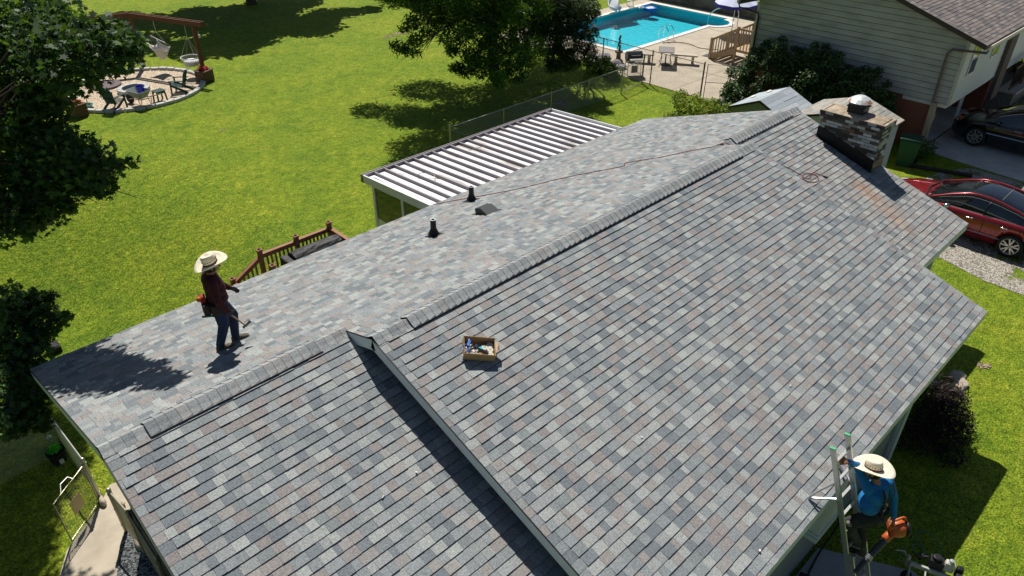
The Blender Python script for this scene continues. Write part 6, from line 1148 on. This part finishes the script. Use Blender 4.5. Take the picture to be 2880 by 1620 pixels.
def straw_hat(parent, c, tilt, brim, crown_r, crown_h, rz=0, cap=None, patch=True, under=None):
    e = empty('straw_hat', c); e.rotation_euler = (tilt[0], tilt[1], rz); e.parent = parent
    strawm = mat('straw_weave', (.74, .67, .52), .75, noise=.16, nscale=28, bump=.5, bscale=120, bdist=.004)
    b = MB(); n = 40; rad = [crown_r*.98, crown_r*1.15, brim*.62, brim*.82, brim]; zs_ = [.004, .0, -.006, .0, .016]; vs = []
    for rr_, z_ in zip(rad, zs_):
        for k in range(n): t = 2*math.pi*k/n; f = (rr_-crown_r)/(brim-crown_r); vs.append((rr_*math.cos(t)*(1+.05*f), rr_*math.sin(t)*(1-.03*f), z_ + f*f*(.045*abs(math.sin(t))**2 - .03*math.cos(t)**2)))
    b.add(vs, [(i*n+k, i*n+(k+1) % n, (i+1)*n+(k+1) % n, (i+1)*n+k) for i in range(4) for k in range(n)]); o = b.build('brim', strawm, e, smooth=True); md = o.modifiers.new('s', 'SOLIDIFY'); md.thickness = .005
    b = MB(); vs = []; rows = [(1.0, 0), (.98, .45), (.93, .8), (.84, .97), (.7, 1.0), (.4, .86), (.12, .80), (.01, .79)]
    for f, h in rows:
        for k in range(n):
            t = 2*math.pi*k/n; pin = 1 - .13*max(0, math.cos(t))*h*(abs(math.sin(t))); dz = -.10*crown_h*(h > .9)*max(0, math.cos(t)); vs.append((crown_r*1.12*f*pin*math.cos(t), crown_r*.93*f*pin*math.sin(t), crown_h*h+dz))
    b.add(vs, [(i*n+k, i*n+(k+1) % n, (i+1)*n+(k+1) % n, (i+1)*n+k) for i in range(len(rows)-1) for k in range(n)]); b.build('crown', strawm, e, smooth=True)
    b = MB(); vs = []
    for z_, k2 in ((.006, 1.015), (.03, 1.01)):
        for k in range(n): t = 2*math.pi*k/n; vs.append((crown_r*1.12*k2*math.cos(t), crown_r*.93*k2*math.sin(t), z_))
    b.add(vs, [(k, (k+1) % n, n+(k+1) % n, n+k) for k in range(n)]); b.build('hat_band', mat('hat_cord', (.10, .045, .03), .8), e)
    b = MB()
    for k in range(0, n, 2): t = 2*math.pi*k/n; b.box((crown_r*1.11*math.cos(t), crown_r*.925*math.sin(t), crown_h*.42), (.012, .012, .008), rz=t)
    b.build('vent_stitching', mat('hat_cord', (1, 1, 1)), e)
    if patch: b = MB(); b.box((crown_r*1.10, 0, crown_h*.45), (.006, .055, .055), rx=R(10), col=(.6, .62, .68)); b.box((crown_r*1.10+.004, .002, crown_h*.46), (.004, .03, .028), rx=R(35), col=(.05, .08, .25)); b.build('badge', mat('badge_cloth', (.6, .6, .6), .7, attr=True), e)
    return e
skinm = mat('skin', (.36, .17, .10), .6, spec=.3, noise=.06, nscale=20); hairm = mat('black_hair', (.012, .010, .009), .7); glovem = mat('work_glove', (.05, .052, .055), .85, noise=.2, nscale=25)
maroon = mat('maroon_jersey', (.05, .008, .014), .85, noise=.15, nscale=10, bump=.4, bscale=14, bdist=.02); jeans = mat('dark_denim', (.022, .035, .075), .9, noise=.3, nscale=9, bump=.4, bscale=16, bdist=.02)
shoem = mat('trail_shoe', (.10, .085, .06), .8, noise=.5, nscale=30); solem = mat('shoe_sole', (.35, .33, .28), .8)
bluej = mat('blue_jersey', (.010, .16, .42), .75, noise=.12, nscale=8, bump=.5, bscale=10, bdist=.025); blackp = mat('black_trousers', (.022, .023, .027), .8, noise=.35, nscale=5, bump=.5, bscale=12, bdist=.03, col2=(.05, .05, .052)); dkshoe = mat('dark_shoe', (.02, .02, .022), .6)
def face(parent, head, fwd, up, s=.105):
    """eyes, brows, nose, mouth and ears on the head sphere"""
    head, f, u = Vector(head), Vector(fwd).normalized(), Vector(up).normalized(); l = u.cross(f).normalized()
    b = MB(); b.tube([head+f*s*.86+u*.02, head+f*s*1.17-u*.022, head+f*s*.95-u*.034], [.012, .019, .012], 8); b.build('nose', skinm, parent, smooth=True)
    for sd in (-1, 1):
        b = MB(); b.ball(head+f*s*.84+l*sd*.034+u*.012, .013, 8, 6); b.build('eye', mat('eye_white', (.4, .4, .4), .3), parent); b = MB(); b.ball(head+f*s*.95+l*sd*.034+u*.012, .006, 8, 6); b.build('pupil', black_m, parent)
        b = MB(); b.tube([head+f*s*.93+l*sd*.015+u*.032, head+f*s*.86+l*sd*.052+u*.032], .005, 5); b.build('eyebrow', hairm, parent)
        b = MB(); b.ball(head+l*sd*s*.86-u*.005, .028, 8, 6, sc=(.55, .55, 1)); b.build('ear', skinm, parent, smooth=True)
    b = MB(); b.tube([head+f*s*.84+l*.025-u*.058, head+f*s*.92-u*.06, head+f*s*.84-l*.025-u*.058], .007, 6); b.build('mouth', mat('lips', (.22, .07, .06), .6), parent)
def hand_caps(wrist, d, palm_n, spread, curl, mi, s=1.0, side=1):
    """palm and five separate bent fingers as capsules: wrist point, pointing direction, palm normal"""
    w_, d, pn = Vector(wrist), Vector(d).normalized(), Vector(palm_n).normalized(); sd = d.cross(pn).normalized()*side; caps = []
    knu = []
    for k, (off, ln) in enumerate(((-.030, .068), (-.010, .078), (.011, .074), (.030, .060))):
        kn = w_ + d*.085*s + sd*off*s; knu.append(kn); caps.append((w_ + sd*off*.5*s, kn, .018*s, .014*s, mi)); a = curl*(1+.12*k); d1 = (d*math.cos(a)+pn*math.sin(a)+sd*off*spread*6).normalized(); d2 = (d*math.cos(a*2.0)+pn*math.sin(a*2.0)).normalized(); m_ = kn + d1*ln*.5*s; caps.append((kn, m_, .0100*s, .0092*s, mi)); caps.append((m_, m_ + d2*ln*.5*s, .0092*s, .0080*s, mi))
    t0 = w_ + d*.03*s - sd*.028*s; t1 = t0 + (d*.6 - sd*.75 + pn*.3).normalized()*.038*s; caps += [(t0, t1, .014*s, .011*s, mi), (t1, t1 + (d*.9 + pn*.5*curl - sd*.1).normalized()*.032*s, .0105*s, .009*s, mi)]
    return caps
def boots(parent, ank, fdir, zfloor_fn, m, nm='shoe', ln=.27, pitch=0):
    a = Vector(ank); f = Vector(fdir).normalized(); sd = Vector((-f.y, f.x, 0)).normalized()*-1; up_ = f.cross(sd)*-1
    if up_.z < 0: up_ = -up_
    b = MB(); secs = [(-.075, .036, .055), (-.04, .042, .075), (.0, .042, .085), (.06, .044, .062), (.12, .050, .046), (.165, .044, .034), (.195, .022, .02)]
    n = 12; vs = []; base = a - up_*.085
    for x, w_, h in secs:
        for k in range(n): t = 2*math.pi*k/n; vs.append(base + f*x + sd*(w_*math.cos(t)) + up_*(h*.55 + h*.55*math.sin(t) + .008))
    b.add(vs, [(i*n+k, i*n+(k+1) % n, (i+1)*n+(k+1) % n, (i+1)*n+k) for i in range(len(secs)-1) for k in range(n)] + [tuple(range(n)), tuple(range((len(secs)-1)*n, len(secs)*n))]); o = b.build(nm, m, parent, smooth=True)
    b = MB(); out = [(-.08, .03), (-.06, .042), (.0, .042), (.07, .045), (.13, .052), (.18, .042), (.205, .015)]; pl_ = [base + f*x + sd*w_ for x, w_ in out] + [base + f*x - sd*w_ for x, w_ in reversed(out)]; b.extr([p - up_*.002 for p in pl_], up_*.020); s_ = b.build('sole', solem, parent); s_.parent = o
    b = MB()
    for k in range(4): x = .03+.025*k; b.tube([base+f*x+sd*.022+up_*(.088-.012*k), base+f*x-sd*.022+up_*(.088-.012*k)], .004, 4)
    lc = b.build('laces', mat('lace', (.4, .36, .28), .8), parent); lc.parent = o
# -------- roofer walking on the rear slope
F1 = Vector((.97, -.24, 0)).normalized(); S1 = Vector((-F1.y, F1.x, 0))            # forward, left
B1 = Vector((2.30, -3.15, 0)); zr0 = -B1.y*TT + .012
def P1(f, l, z_): return B1 + F1*f + S1*l + Vector((0, 0, zr0 + z_))
def ground1(f, l): q = B1 + F1*f + S1*l; return -q.y*TT - zr0 + .012
gR, gL = ground1(-.13, -.09), ground1(.20, .10)
e = empty('person', P1(0, 0, 0), label='person in straw hat, maroon shirt and jeans walking on the rear roof slope', cat='person')
W_ = lambda o: (setattr(o, 'matrix_parent_inverse', Matrix.Translation(e.location).inverted()), o)[1]
class Own:          # parent helper keeping world coordinates
    pass
holder = e
hipR, hipL = P1(-.01, -.085, .80), P1(.01, .085, .80); knR, knL = P1(-.01, -.10, .44+gR*.5), P1(.17, .10, .47+gL*.5); akR, akL = P1(-.13, -.09, gR+.10), P1(.13, .10, gL+.10)
neck = P1(.0, 0, 1.30); head = P1(.035, 0, 1.44)
shR, shL = P1(-.02, -.185, 1.25), P1(.02, .185, 1.25); elR, elL = P1(-.02, -.27, .99), P1(.07, .28, 1.0); wrR, wrL = P1(.09, -.24, .77), P1(.23, .27, .84)
caps = [(hipR, knR, .11, .082, 1), (knR, akR, .08, .062, 1), (hipL, knL, .11, .082, 1), (knL, akL, .08, .062, 1), (P1(-.02, -.05, .84), P1(-.02, .05, .84), .12, .12, 1), (P1(-.05, 0, .80), P1(-.05, 0, .86), .10, .10, 1),
        (P1(.01, -.05, .95), P1(.01, .05, .95), .15, .15, 0), (P1(.01, -.07, 1.08), P1(.01, .07, 1.08), .15, .15, 0), (P1(-.01, -.10, 1.19), P1(-.01, .10, 1.19), .13, .13, 0), (P1(-.02, -.14, 1.24), P1(-.02, .14, 1.24), .085, .085, 0),
        (shR, elR, .072, .058, 0), (elR, wrR, .058, .042, 0), (shL, elL, .072, .058, 0), (elL, wrL, .058, .042, 0), (P1(-.01, 0, 1.27), head, .052, .05, 2), (head + Vector((0, 0, -.02)), head + Vector((0, 0, .04)), .083, .09, 2), (head + F1*.03 - Vector((0, 0, .06)), head + F1*.02, .055, .06, 2)]
caps += hand_caps(wrL, F1*.75 + Vector((0, 0, -.55)) + S1*.05, -S1*.6 + Vector((0, 0, -.4)), .6, .35, 3, 1.05, 1)
caps += hand_caps(wrR, F1*.35 + Vector((0, 0, -1)), S1, .1, 1.15, 3, 1.0, -1)
def reparent(o): o.parent = e; o.matrix_parent_inverse = Matrix.Translation(e.location).inverted(); return o
reparent(remesh_body('body', caps, [maroon, jeans, skinm, glovem], None, .0085))
tmp = empty('tmp'); boots(tmp, akR - Vector((0, 0, .012)), F1 + Vector((0, 0, -(-F1.y)*TT*-1*-1)) if False else (F1 + Vector((0, 0, -F1.y*TT))), None, shoem); boots(tmp, akL - Vector((0, 0, .012)), F1 + Vector((0, 0, -F1.y*TT)), None, shoem); face(tmp, head, F1 + Vector((0, 0, -.1)), (0, 0, 1))
b = MB(); b.lathe([(.01, -.09), (.088, -.07), (.094, 0), (.08, .05), (.01, .07)], head - F1*.015 + Vector((0, 0, .01)), 16, sx=1, sy=1); b.build('hair', hairm, tmp, smooth=True)
straw_hat(tmp, head + Vector((-.0, 0, .045)) + F1*.01, (R(0), R(-14)), .235, .095, .15, math.atan2(F1.y, F1.x))
# tool belt
leather = mat('belt_leather', (.03, .022, .018), .7); redn = mat('red_pouch', (.30, .035, .02), .7)
b = MB(); b.tube([P1(.145*math.cos(t), .165*math.sin(t), .88) for t in np.linspace(0, 2*math.pi, 25)[:-1]], .024, 6, closed=True); b.build('belt', leather, tmp)
b = MB(); b.tube([P1(-.02, -.15, .89), P1(-.07, -.12, 1.1), P1(-.09, -.08, 1.3), P1(-.05, -.06, 1.34)], .011, 5); b.tube([P1(-.02, .15, .89), P1(-.07, .12, 1.1), P1(-.09, .08, 1.3)], .011, 5); b.build('suspenders', mat('belt_leather', (1, 1, 1)), tmp)
rzb = math.atan2(F1.y, F1.x)
for f, l, z_, d, mm, nm in ((-.18, -.10, .82, (.10, .16, .18), leather, 'pouch'), (-.19, -.02, .95, (.08, .12, .13), redn, 'pouch'), (-.06, -.19, .80, (.15, .07, .19), leather, 'pouch'), (.05, .21, .82, (.16, .07, .2), leather, 'pouch')): b = MB(); b.box(P1(f, l, z_), d, rz=rzb); b.build(nm, mm, tmp, bevel=.025)
b = MB(); b.ball(P1(-.24, -.06, .98), .042, 12, 8); b.build('tape_measure', mat('orange_case', (.65, .09, .03), .5), tmp); b = MB(); b.beam(P1(-.27, -.16, .74), P1(-.12, -.20, .73), .03, .02); b.build('green_tool', mat('green_handle', (.02, .25, .10), .5), tmp)
for o in list(tmp.children): o.parent = e; o.matrix_parent_inverse = Matrix.Translation(e.location).inverted()
# hatchet in his right hand
hd = (F1*.62 + Vector((0, 0, -1)) + S1*.02).normalized(); g0 = wrR + Vector((0, 0, -.09)) + F1*.03 + S1*.005; g1 = g0 + hd*.30
b = MB(); b.tube([g0 - hd*.05, g0, g1], [.014, .013, .012], 8); hh = b.build('handle', mat('hickory', (.38, .26, .14), .6)); b = MB(); sx_ = hd.cross(S1).normalized(); b.beam(g1 - sx_*.05, g1 + sx_*.06, .03, .028, up=S1); b.extr([g1 + sx_*.05 + hd*.014 + S1*.004, g1 + sx_*.10 + hd*.03 + S1*.004, g1 + sx_*.10 - hd*.035 + S1*.004, g1 + sx_*.05 - hd*.014 + S1*.004], -S1*.008); hk = b.build('hatchet_head', mat('dark_steel', (.12, .12, .12), .4, .7))
b = MB(); b.tube([g1 + sx_*.09, g1 + sx_*.10 + hd*-.05, g1 + sx_*.02 + hd*-.045], .005, 5); hg = b.build('gauge', mat('dark_steel', (1, 1, 1)))
he = empty('roofing_hatchet', g0, label='roofing hatchet with pale wooden handle held by the person on the roof', cat='hatchet')
for o in (hh, hk, hg): o.parent = he; o.matrix_parent_inverse = Matrix.Translation(he.location).inverted()
# -------- ladder against the front eave
AL, AR_ = Vector((6.887, -10.698, 1.119)), Vector((7.286, -10.711, 1.10)); DL = Vector((.181, -.27, -1.0)); tb = (1.119-G)/1.0
le = empty('extension_ladder', (7.5, -11.68, G), label='aluminium extension ladder with green tips leaning on the front eave', cat='ladder'); inv = Matrix.Translation(le.location).inverted()
def ch(b, n, mm, **k): o = b.build(n, mm, **k); o.parent = le; o.matrix_parent_inverse = inv; return o
dlen = Vector((.181, -.27, -1.0)); Ln = dlen.length
for A in (AL, AR_):
    b = MB(); b.beam(A, A + dlen*(tb-.02), .028, .075, up=(0, 1, .27)); ch(b, 'rail', alu_m); b = MB(); b.beam(A + Vector((0, 0, .002)), A - dlen/Ln*.018, .034, .082, up=(0, 1, .27)); ch(b, 'end_cap', mat('green_cap', (.01, .35, .14), .5))
    A2 = A + dlen*1.95 + Vector((0, -.07, 0)) + (Vector((-.006, 0, 0)) if A is AL else Vector((.006, 0, 0))); b = MB(); b.beam(A2, A2 + dlen*(tb-1.98), .028, .08, up=(0, 1, .27)); ch(b, 'rail', alu_m)
k = .245
while k < tb - .2:
    b = MB(); b.beam(AL + dlen*k, AR_ + dlen*k + Vector((0, 0, .02)), .036, .03); ch(b, 'rung', alu_m)
    if k > 1.98: off = Vector((0, -.07, -.12)); b = MB(); b.beam(AL + dlen*k + off, AR_ + dlen*k + off, .036, .03); ch(b, 'rung', alu_m)
    k += .325
for A, sgn in ((AL, -1), (AR_, 1)):
    p, q = A + dlen*.575, A + dlen*.90; el = p + Vector((-.09 if sgn < 0 else .38, .24, -.46)); el.z = (2*W2+el.y)*TT + .03
    b = MB(); b.tube(curve_pts([p, p.lerp(el, .85) + Vector((0, 0, .045)), el, el.lerp(q, .15), q], 5), .017, 8); ch(b, 'stabiliser', mat('bright_tube', (.72, .72, .74), .3, .6))
# -------- worker on the ladder
e = empty('person', (7.5, -11.25, -1.1), label='person in straw hat and bright blue shirt with black suspenders standing on the ladder', cat='person'); tmp = empty('tmp')
V = Vector
head = V((7.44, -11.12, .61)); fw2 = V((-.30, .95, -.35)).normalized(); lf = V((-.95, -.3, 0)).normalized()
hips = V((7.52, -11.33, -.10)); chest = V((7.49, -11.25, .27)); belly = V((7.44, -11.22, .08)); shRr, shLl = V((7.70, -11.29, .38)), V((7.30, -11.17, .40))
elR2, wrR2 = V((7.76, -11.42, .09)), V((7.70, -11.52, -.18)); elL2, wrL2 = V((7.40, -10.93, .60)), V((7.19, -10.85, .77))
hR, hL = V((7.62, -11.34, -.16)), V((7.44, -11.30, -.16)); kL2, aL2 = V((7.33, -11.10, -.38)), V((7.50, -11.24, -.80)); kR2, aR2 = V((7.62, -11.20, -.58)), V((7.62, -11.33, -1.05))
caps = [(hR, kR2, .11, .085, 1), (kR2, aR2, .085, .07, 1), (hL, kL2, .115, .09, 1), (kL2, aL2, .085, .07, 1), (hips + lf*.06, hips - lf*.06, .13, .13, 1), (hips + V((.0, -.03, -.05)) + lf*.04, hips + V((0, -.03, -.05)) - lf*.04, .12, .12, 1),
        (belly + lf*.05, belly - lf*.05, .15, .15, 0), (chest + lf*.08, chest - lf*.08, .14, .14, 0), (shRr + V((-.06, 0, -.03)), shLl + V((.06, 0, -.03)), .09, .09, 0), (shRr, elR2, .068, .056, 0), (elR2, wrR2, .055, .040, 0), (shLl, elL2, .068, .055, 0), (elL2, wrL2, .052, .038, 0),
        (V((7.47, -11.22, .40)), head, .055, .052, 2), (head + V((0, 0, -.02)), head + V((0, 0, .04)), .085, .092, 2), (head + fw2*.035 - V((0, 0, .06)), head + fw2*.02, .055, .06, 2)]
caps += hand_caps(wrL2, V((-.75, .3, .45)), V((0, .6, -.8)), .8, .55, 2, 1.1, 1); caps += hand_caps(wrR2, V((.05, -.15, -1)), V((-.6, .6, 0)), .1, 1.15, 2, 1.05, 1)
o = remesh_body('body', caps, [bluej, blackp, skinm], None, .0085); o.parent = tmp
boots(tmp, aL2, V((-.25, .95, .0)), None, dkshoe, ln=.28); boots(tmp, aR2, V((-.25, .95, .0)), None, dkshoe); face(tmp, head, fw2, (0, .3, .95))
b = MB(); b.lathe([(.01, -.09), (.09, -.07), (.096, 0), (.08, .05), (.01, .07)], head - fw2*.02 + V((0, 0, .01)), 16); b.build('hair', hairm, tmp, smooth=True)
straw_hat(tmp, head + V((.0, .01, .055)), (R(10), R(6)), .262, .10, .13, R(100), patch=False)
strap = mat('suspender_webbing', (.025, .022, .02), .8)
def flat(pts, w_, nm, mm):
    b = MB()
    for p, q in zip(pts[:-1], pts[1:]): b.beam(p, q, w_, .008, up=(p+q)/2 - (belly+V((0, .05, .0)))); 
    b.build(nm, mm, tmp)
flat([V((7.36, -11.335, .47)), V((7.33, -11.40, .38)), V((7.35, -11.43, .2)), V((7.38, -11.43, .02)), V((7.40, -11.48, -.06))], .04, 'suspender', strap); flat([V((7.62, -11.36, .46)), V((7.60, -11.43, .34)), V((7.54, -11.44, .2)), V((7.45, -11.43, .05))], .04, 'suspender', strap)
b = MB(); b.box(V((7.352, -11.437, .17)), (.05, .01, .03), col=(.5, .5, .5)); b.build('buckle', alu_m, tmp)
b = MB(); b.ball(kL2 + V((-.035, -.02, .05)), .055, 12, 8, sc=(1, 1, .9)); b.build('knee_patch', mat('grey_patch', (.20, .19, .17), .9), tmp, smooth=True)
b = MB(); b.tube([hips + V((.15*math.cos(t), .135*math.sin(t), .09)) for t in np.linspace(0, 2*math.pi, 21)[:-1]], .02, 6, closed=True); b.build('belt', leather, tmp)
for o in list(tmp.children): o.parent = e; o.matrix_parent_inverse = Matrix.Translation(e.location).inverted()
# -------- leaf blower
be = empty('leaf_blower', (7.78, -11.56, -.42), label='orange hand-held leaf blower with dark tube held by the person on the ladder', cat='leaf blower'); inv = Matrix.Translation(be.location).inverted()
def ch(b, n, mm, **k): o = b.build(n, mm, **k); o.parent = be; o.matrix_parent_inverse = inv; return o
org = mat('orange_housing', (.50, .10, .02), .45, spec=.5, noise=.2, nscale=14); bc = V((7.80, -11.60, -.44))
ax = V((.55, -.75, .1)).normalized(); b = MB(); rot = ax.to_track_quat('Z', 'Y').to_matrix(); b.lathe([(.02, -.11), (.11, -.10), (.13, -.04), (.13, .05), (.10, .10), (.02, .11)], bc, 20, mat=rot); ch(b, 'fan_housing', org, smooth=True)
b = MB(); b.lathe([(.02, .10), (.105, .105), (.11, .14), (.09, .16), (.02, .165)], bc, 20, mat=rot); ch(b, 'air_intake', black_m, smooth=True)
b = MB(); b.box(bc + V((-.05, .05, .05)), (.16, .14, .13), rz=R(35)); ch(b, 'engine_cover', org, bevel=.03)
b = MB(); b.tube(curve_pts([bc + V((-.12, .02, .10)), bc + V((-.09, .07, .20)), wrR2 + V((.01, -.02, -.085)), bc + V((.05, -.02, .20)), bc + V((.12, -.06, .08))], 5), .017, 8); ch(b, 'grip', org, smooth=True)
b = MB(); b.lathe([(.045, 0), (.06, .02), (.06, .12), (.045, .14)], bc + V((-.06, .03, -.09)), 14, mat=V((-.7, .2, -.45)).to_track_quat('Z', 'Y').to_matrix()); ch(b, 'outlet', org, smooth=True)
b = MB(); b.tube(curve_pts([bc + V((-.14, .05, -.15)), V((7.52, -11.52, -.70)), V((7.36, -11.48, -.82)), V((7.10, -11.45, -.92))], 6), [.046]*6+[.044]*6+[.040]*7, 14); ch(b, 'blower_tube', mat('grey_tube', (.06, .065, .085), .45, noise=.15, nscale=15), smooth=True)
b = MB()
for k in range(3): b.lathe([(.047, 0), (.05, .005), (.047, .01)], V((7.40-.02*k, -11.49, -.795-.012*k)), 14, mat=V((-.75, .1, -.4)).to_track_quat('Z', 'Y').to_matrix())
ch(b, 'clamp', alu_m)
# ================================================================ compressor with green hose, cable
e = empty('air_compressor', (8.98, -12.16, G), R(-72), 'wheeled grey metal frame compressor with white fuel tank on the shaded grass', 'compressor')
b = MB(); b.bx((-.55, -.03, .42), (.45, .03, .50)); b.bx((-.55, -.6, .42), (.45, -.55, .50)); b.build('deck_beam', mat('pale_frame', (.40, .42, .36), .6, noise=.2, nscale=10), e)
for x in (-.55, -.18, .2, .45): b = MB(); b.beam((x, 0, .44), (x, -.58, .44), .03); b.build('cross_bar', mat('pale_frame', (1, 1, 1)), e)
for x in (-.5, .42):
    for y in (0, -.57): b = MB(); b.beam((x, y, 0), (x, y, .43), .035); b.build('leg', mat('pale_frame', (1, 1, 1)), e)
b = MB(); b.lathe([(.02, -.42), (.13, -.38), (.15, -.3), (.15, .3), (.13, .38), (.02, .42)], (-.05, -.28, .22), 18, mat=Matrix.Rotation(R(90), 3, 'Y')); b.build('air_tank', mat('dark_green_tank', (.02, .05, .03), .5), e, smooth=True)
b = MB(); b.box((.28, .13, .62), (.24, .20, .20)); b.build('fuel_tank', mat('cream_tank', (.52, .50, .42), .5), e, bevel=.05); b = MB(); b.lathe([(.001, 0), (.055, 0), (.06, .02), (.05, .04), (.001, .045)], (.28, .13, .72), 16); b.build('fuel_cap', mat('chrome_cap', (.7, .75, .85), .25, .6), e)
b = MB(); b.box((.0, .16, .55), (.32, .26, .22)); b.lathe([(.1, 0), (.12, .03), (.1, .06)], (-.02, .16, .66), 14); b.build('engine', black_m, e, bevel=.03); b = MB(); b.box((.52, .12, .56), (.16, .18, .24)); b.box((.5, -.12, .56), (.16, .18, .2)); b.build('air_filter', black_m, e, bevel=.04)
b = MB(); b.lathe([(.03, -.03), (.06, 0), (.06, .16), (.04, .2)], (-.62, .05, .38), 12); b.tube([(-.62, .05, .5), (-.75, .1, .62), (-.95, .05, .6)], .018, 6); b.build('pump_head', mat('dull_alloy', (.35, .33, .3), .5, .5), e)
b = MB(); b.beam((-.2, .2, .6), (-.5, .12, .58), .04); b.lathe([(.05, 0), (.05, .12)], (-.35, .2, .5), 10); b.build('belt_guard', black_m, e)
for y in (.02, -.6): b = MB(); b.lathe([(.13, -.03), (.13, .03)], (-.5, y, .13), 18, mat=Matrix.Rotation(R(90), 3, 'X')); b.build('wheel', rubber_m, e)
S9 = lambda x, y: (2460 + x*.1242, 1440 + y*.1242)
pp = [onz(S9(*q), G+.03) for q in [(1090, 990), (1110, 880), (1040, 780), (940, 735), (850, 760), (860, 850), (960, 930), (1100, 990), (1250, 1022), (1400, 1000), (1490, 930), (1500, 820), (1440, 660), (1330, 530), (1200, 455), (1080, 430), (970, 470), (930, 580), (980, 700), (1080, 850), (1150, 980), (1130, 1060)]]
b = MB(); b.tube(curve_pts(pp, 5), .007, 6); tag(b.build('green_hose', mat('teal_hose', (.03, .22, .17), .5)), 'thin green air hose looped on the shaded grass beyond the compressor', 'hose')
b = MB(); b.tube(curve_pts([onz(S9(710, 740), G+.02), onz(S9(680, 850), G+.02), onz(S9(590, 950), G+.02), onz(S9(560, 1100), G+.3)], 5), .007, 6); e.scale = (.62, .62, 1.0); tag(b.build('green_hose', mat('teal_hose', (1, 1, 1))), 'short end of green hose on the grass left of the compressor', 'hose')
ce = empty('power_cable', (8.4, -10.68, G+.06), label='black power cable with a plug box lying along the gray front wall', cat='cable'); inv = Matrix.Translation(ce.location).inverted()
def ch(b, n, mm, **k): o = b.build(n, mm, **k); o.parent = ce; o.matrix_parent_inverse = inv; return o
b = MB(); zz = G+.075; b.tube(curve_pts([(9.3, -10.60, zz), (8.9, -10.64, zz), (8.4, -10.66, zz), (7.9, -10.72, zz), (7.5, -10.78, zz), (7.1, -10.76, zz), (6.6, -10.9, zz), (6.2, -10.84, zz)], 6), .014, 6); b.tube(curve_pts([(7.3, -10.74, zz), (7.0, -10.86, zz), (6.6, -10.80, zz), (6.1, -10.95, zz)], 6), .014, 6); ch(b, 'cable_run', rubber_m); b = MB(); b.box((7.62, -10.74, G+.12), (.22, .16, .12), rz=R(15)); ch(b, 'plug_box', black_m, bevel=.01)
for o in [x for x in bpy.data.objects if x.name.startswith('tmp')]: bpy.data.objects.remove(o)
bpy.context.view_layer.update()
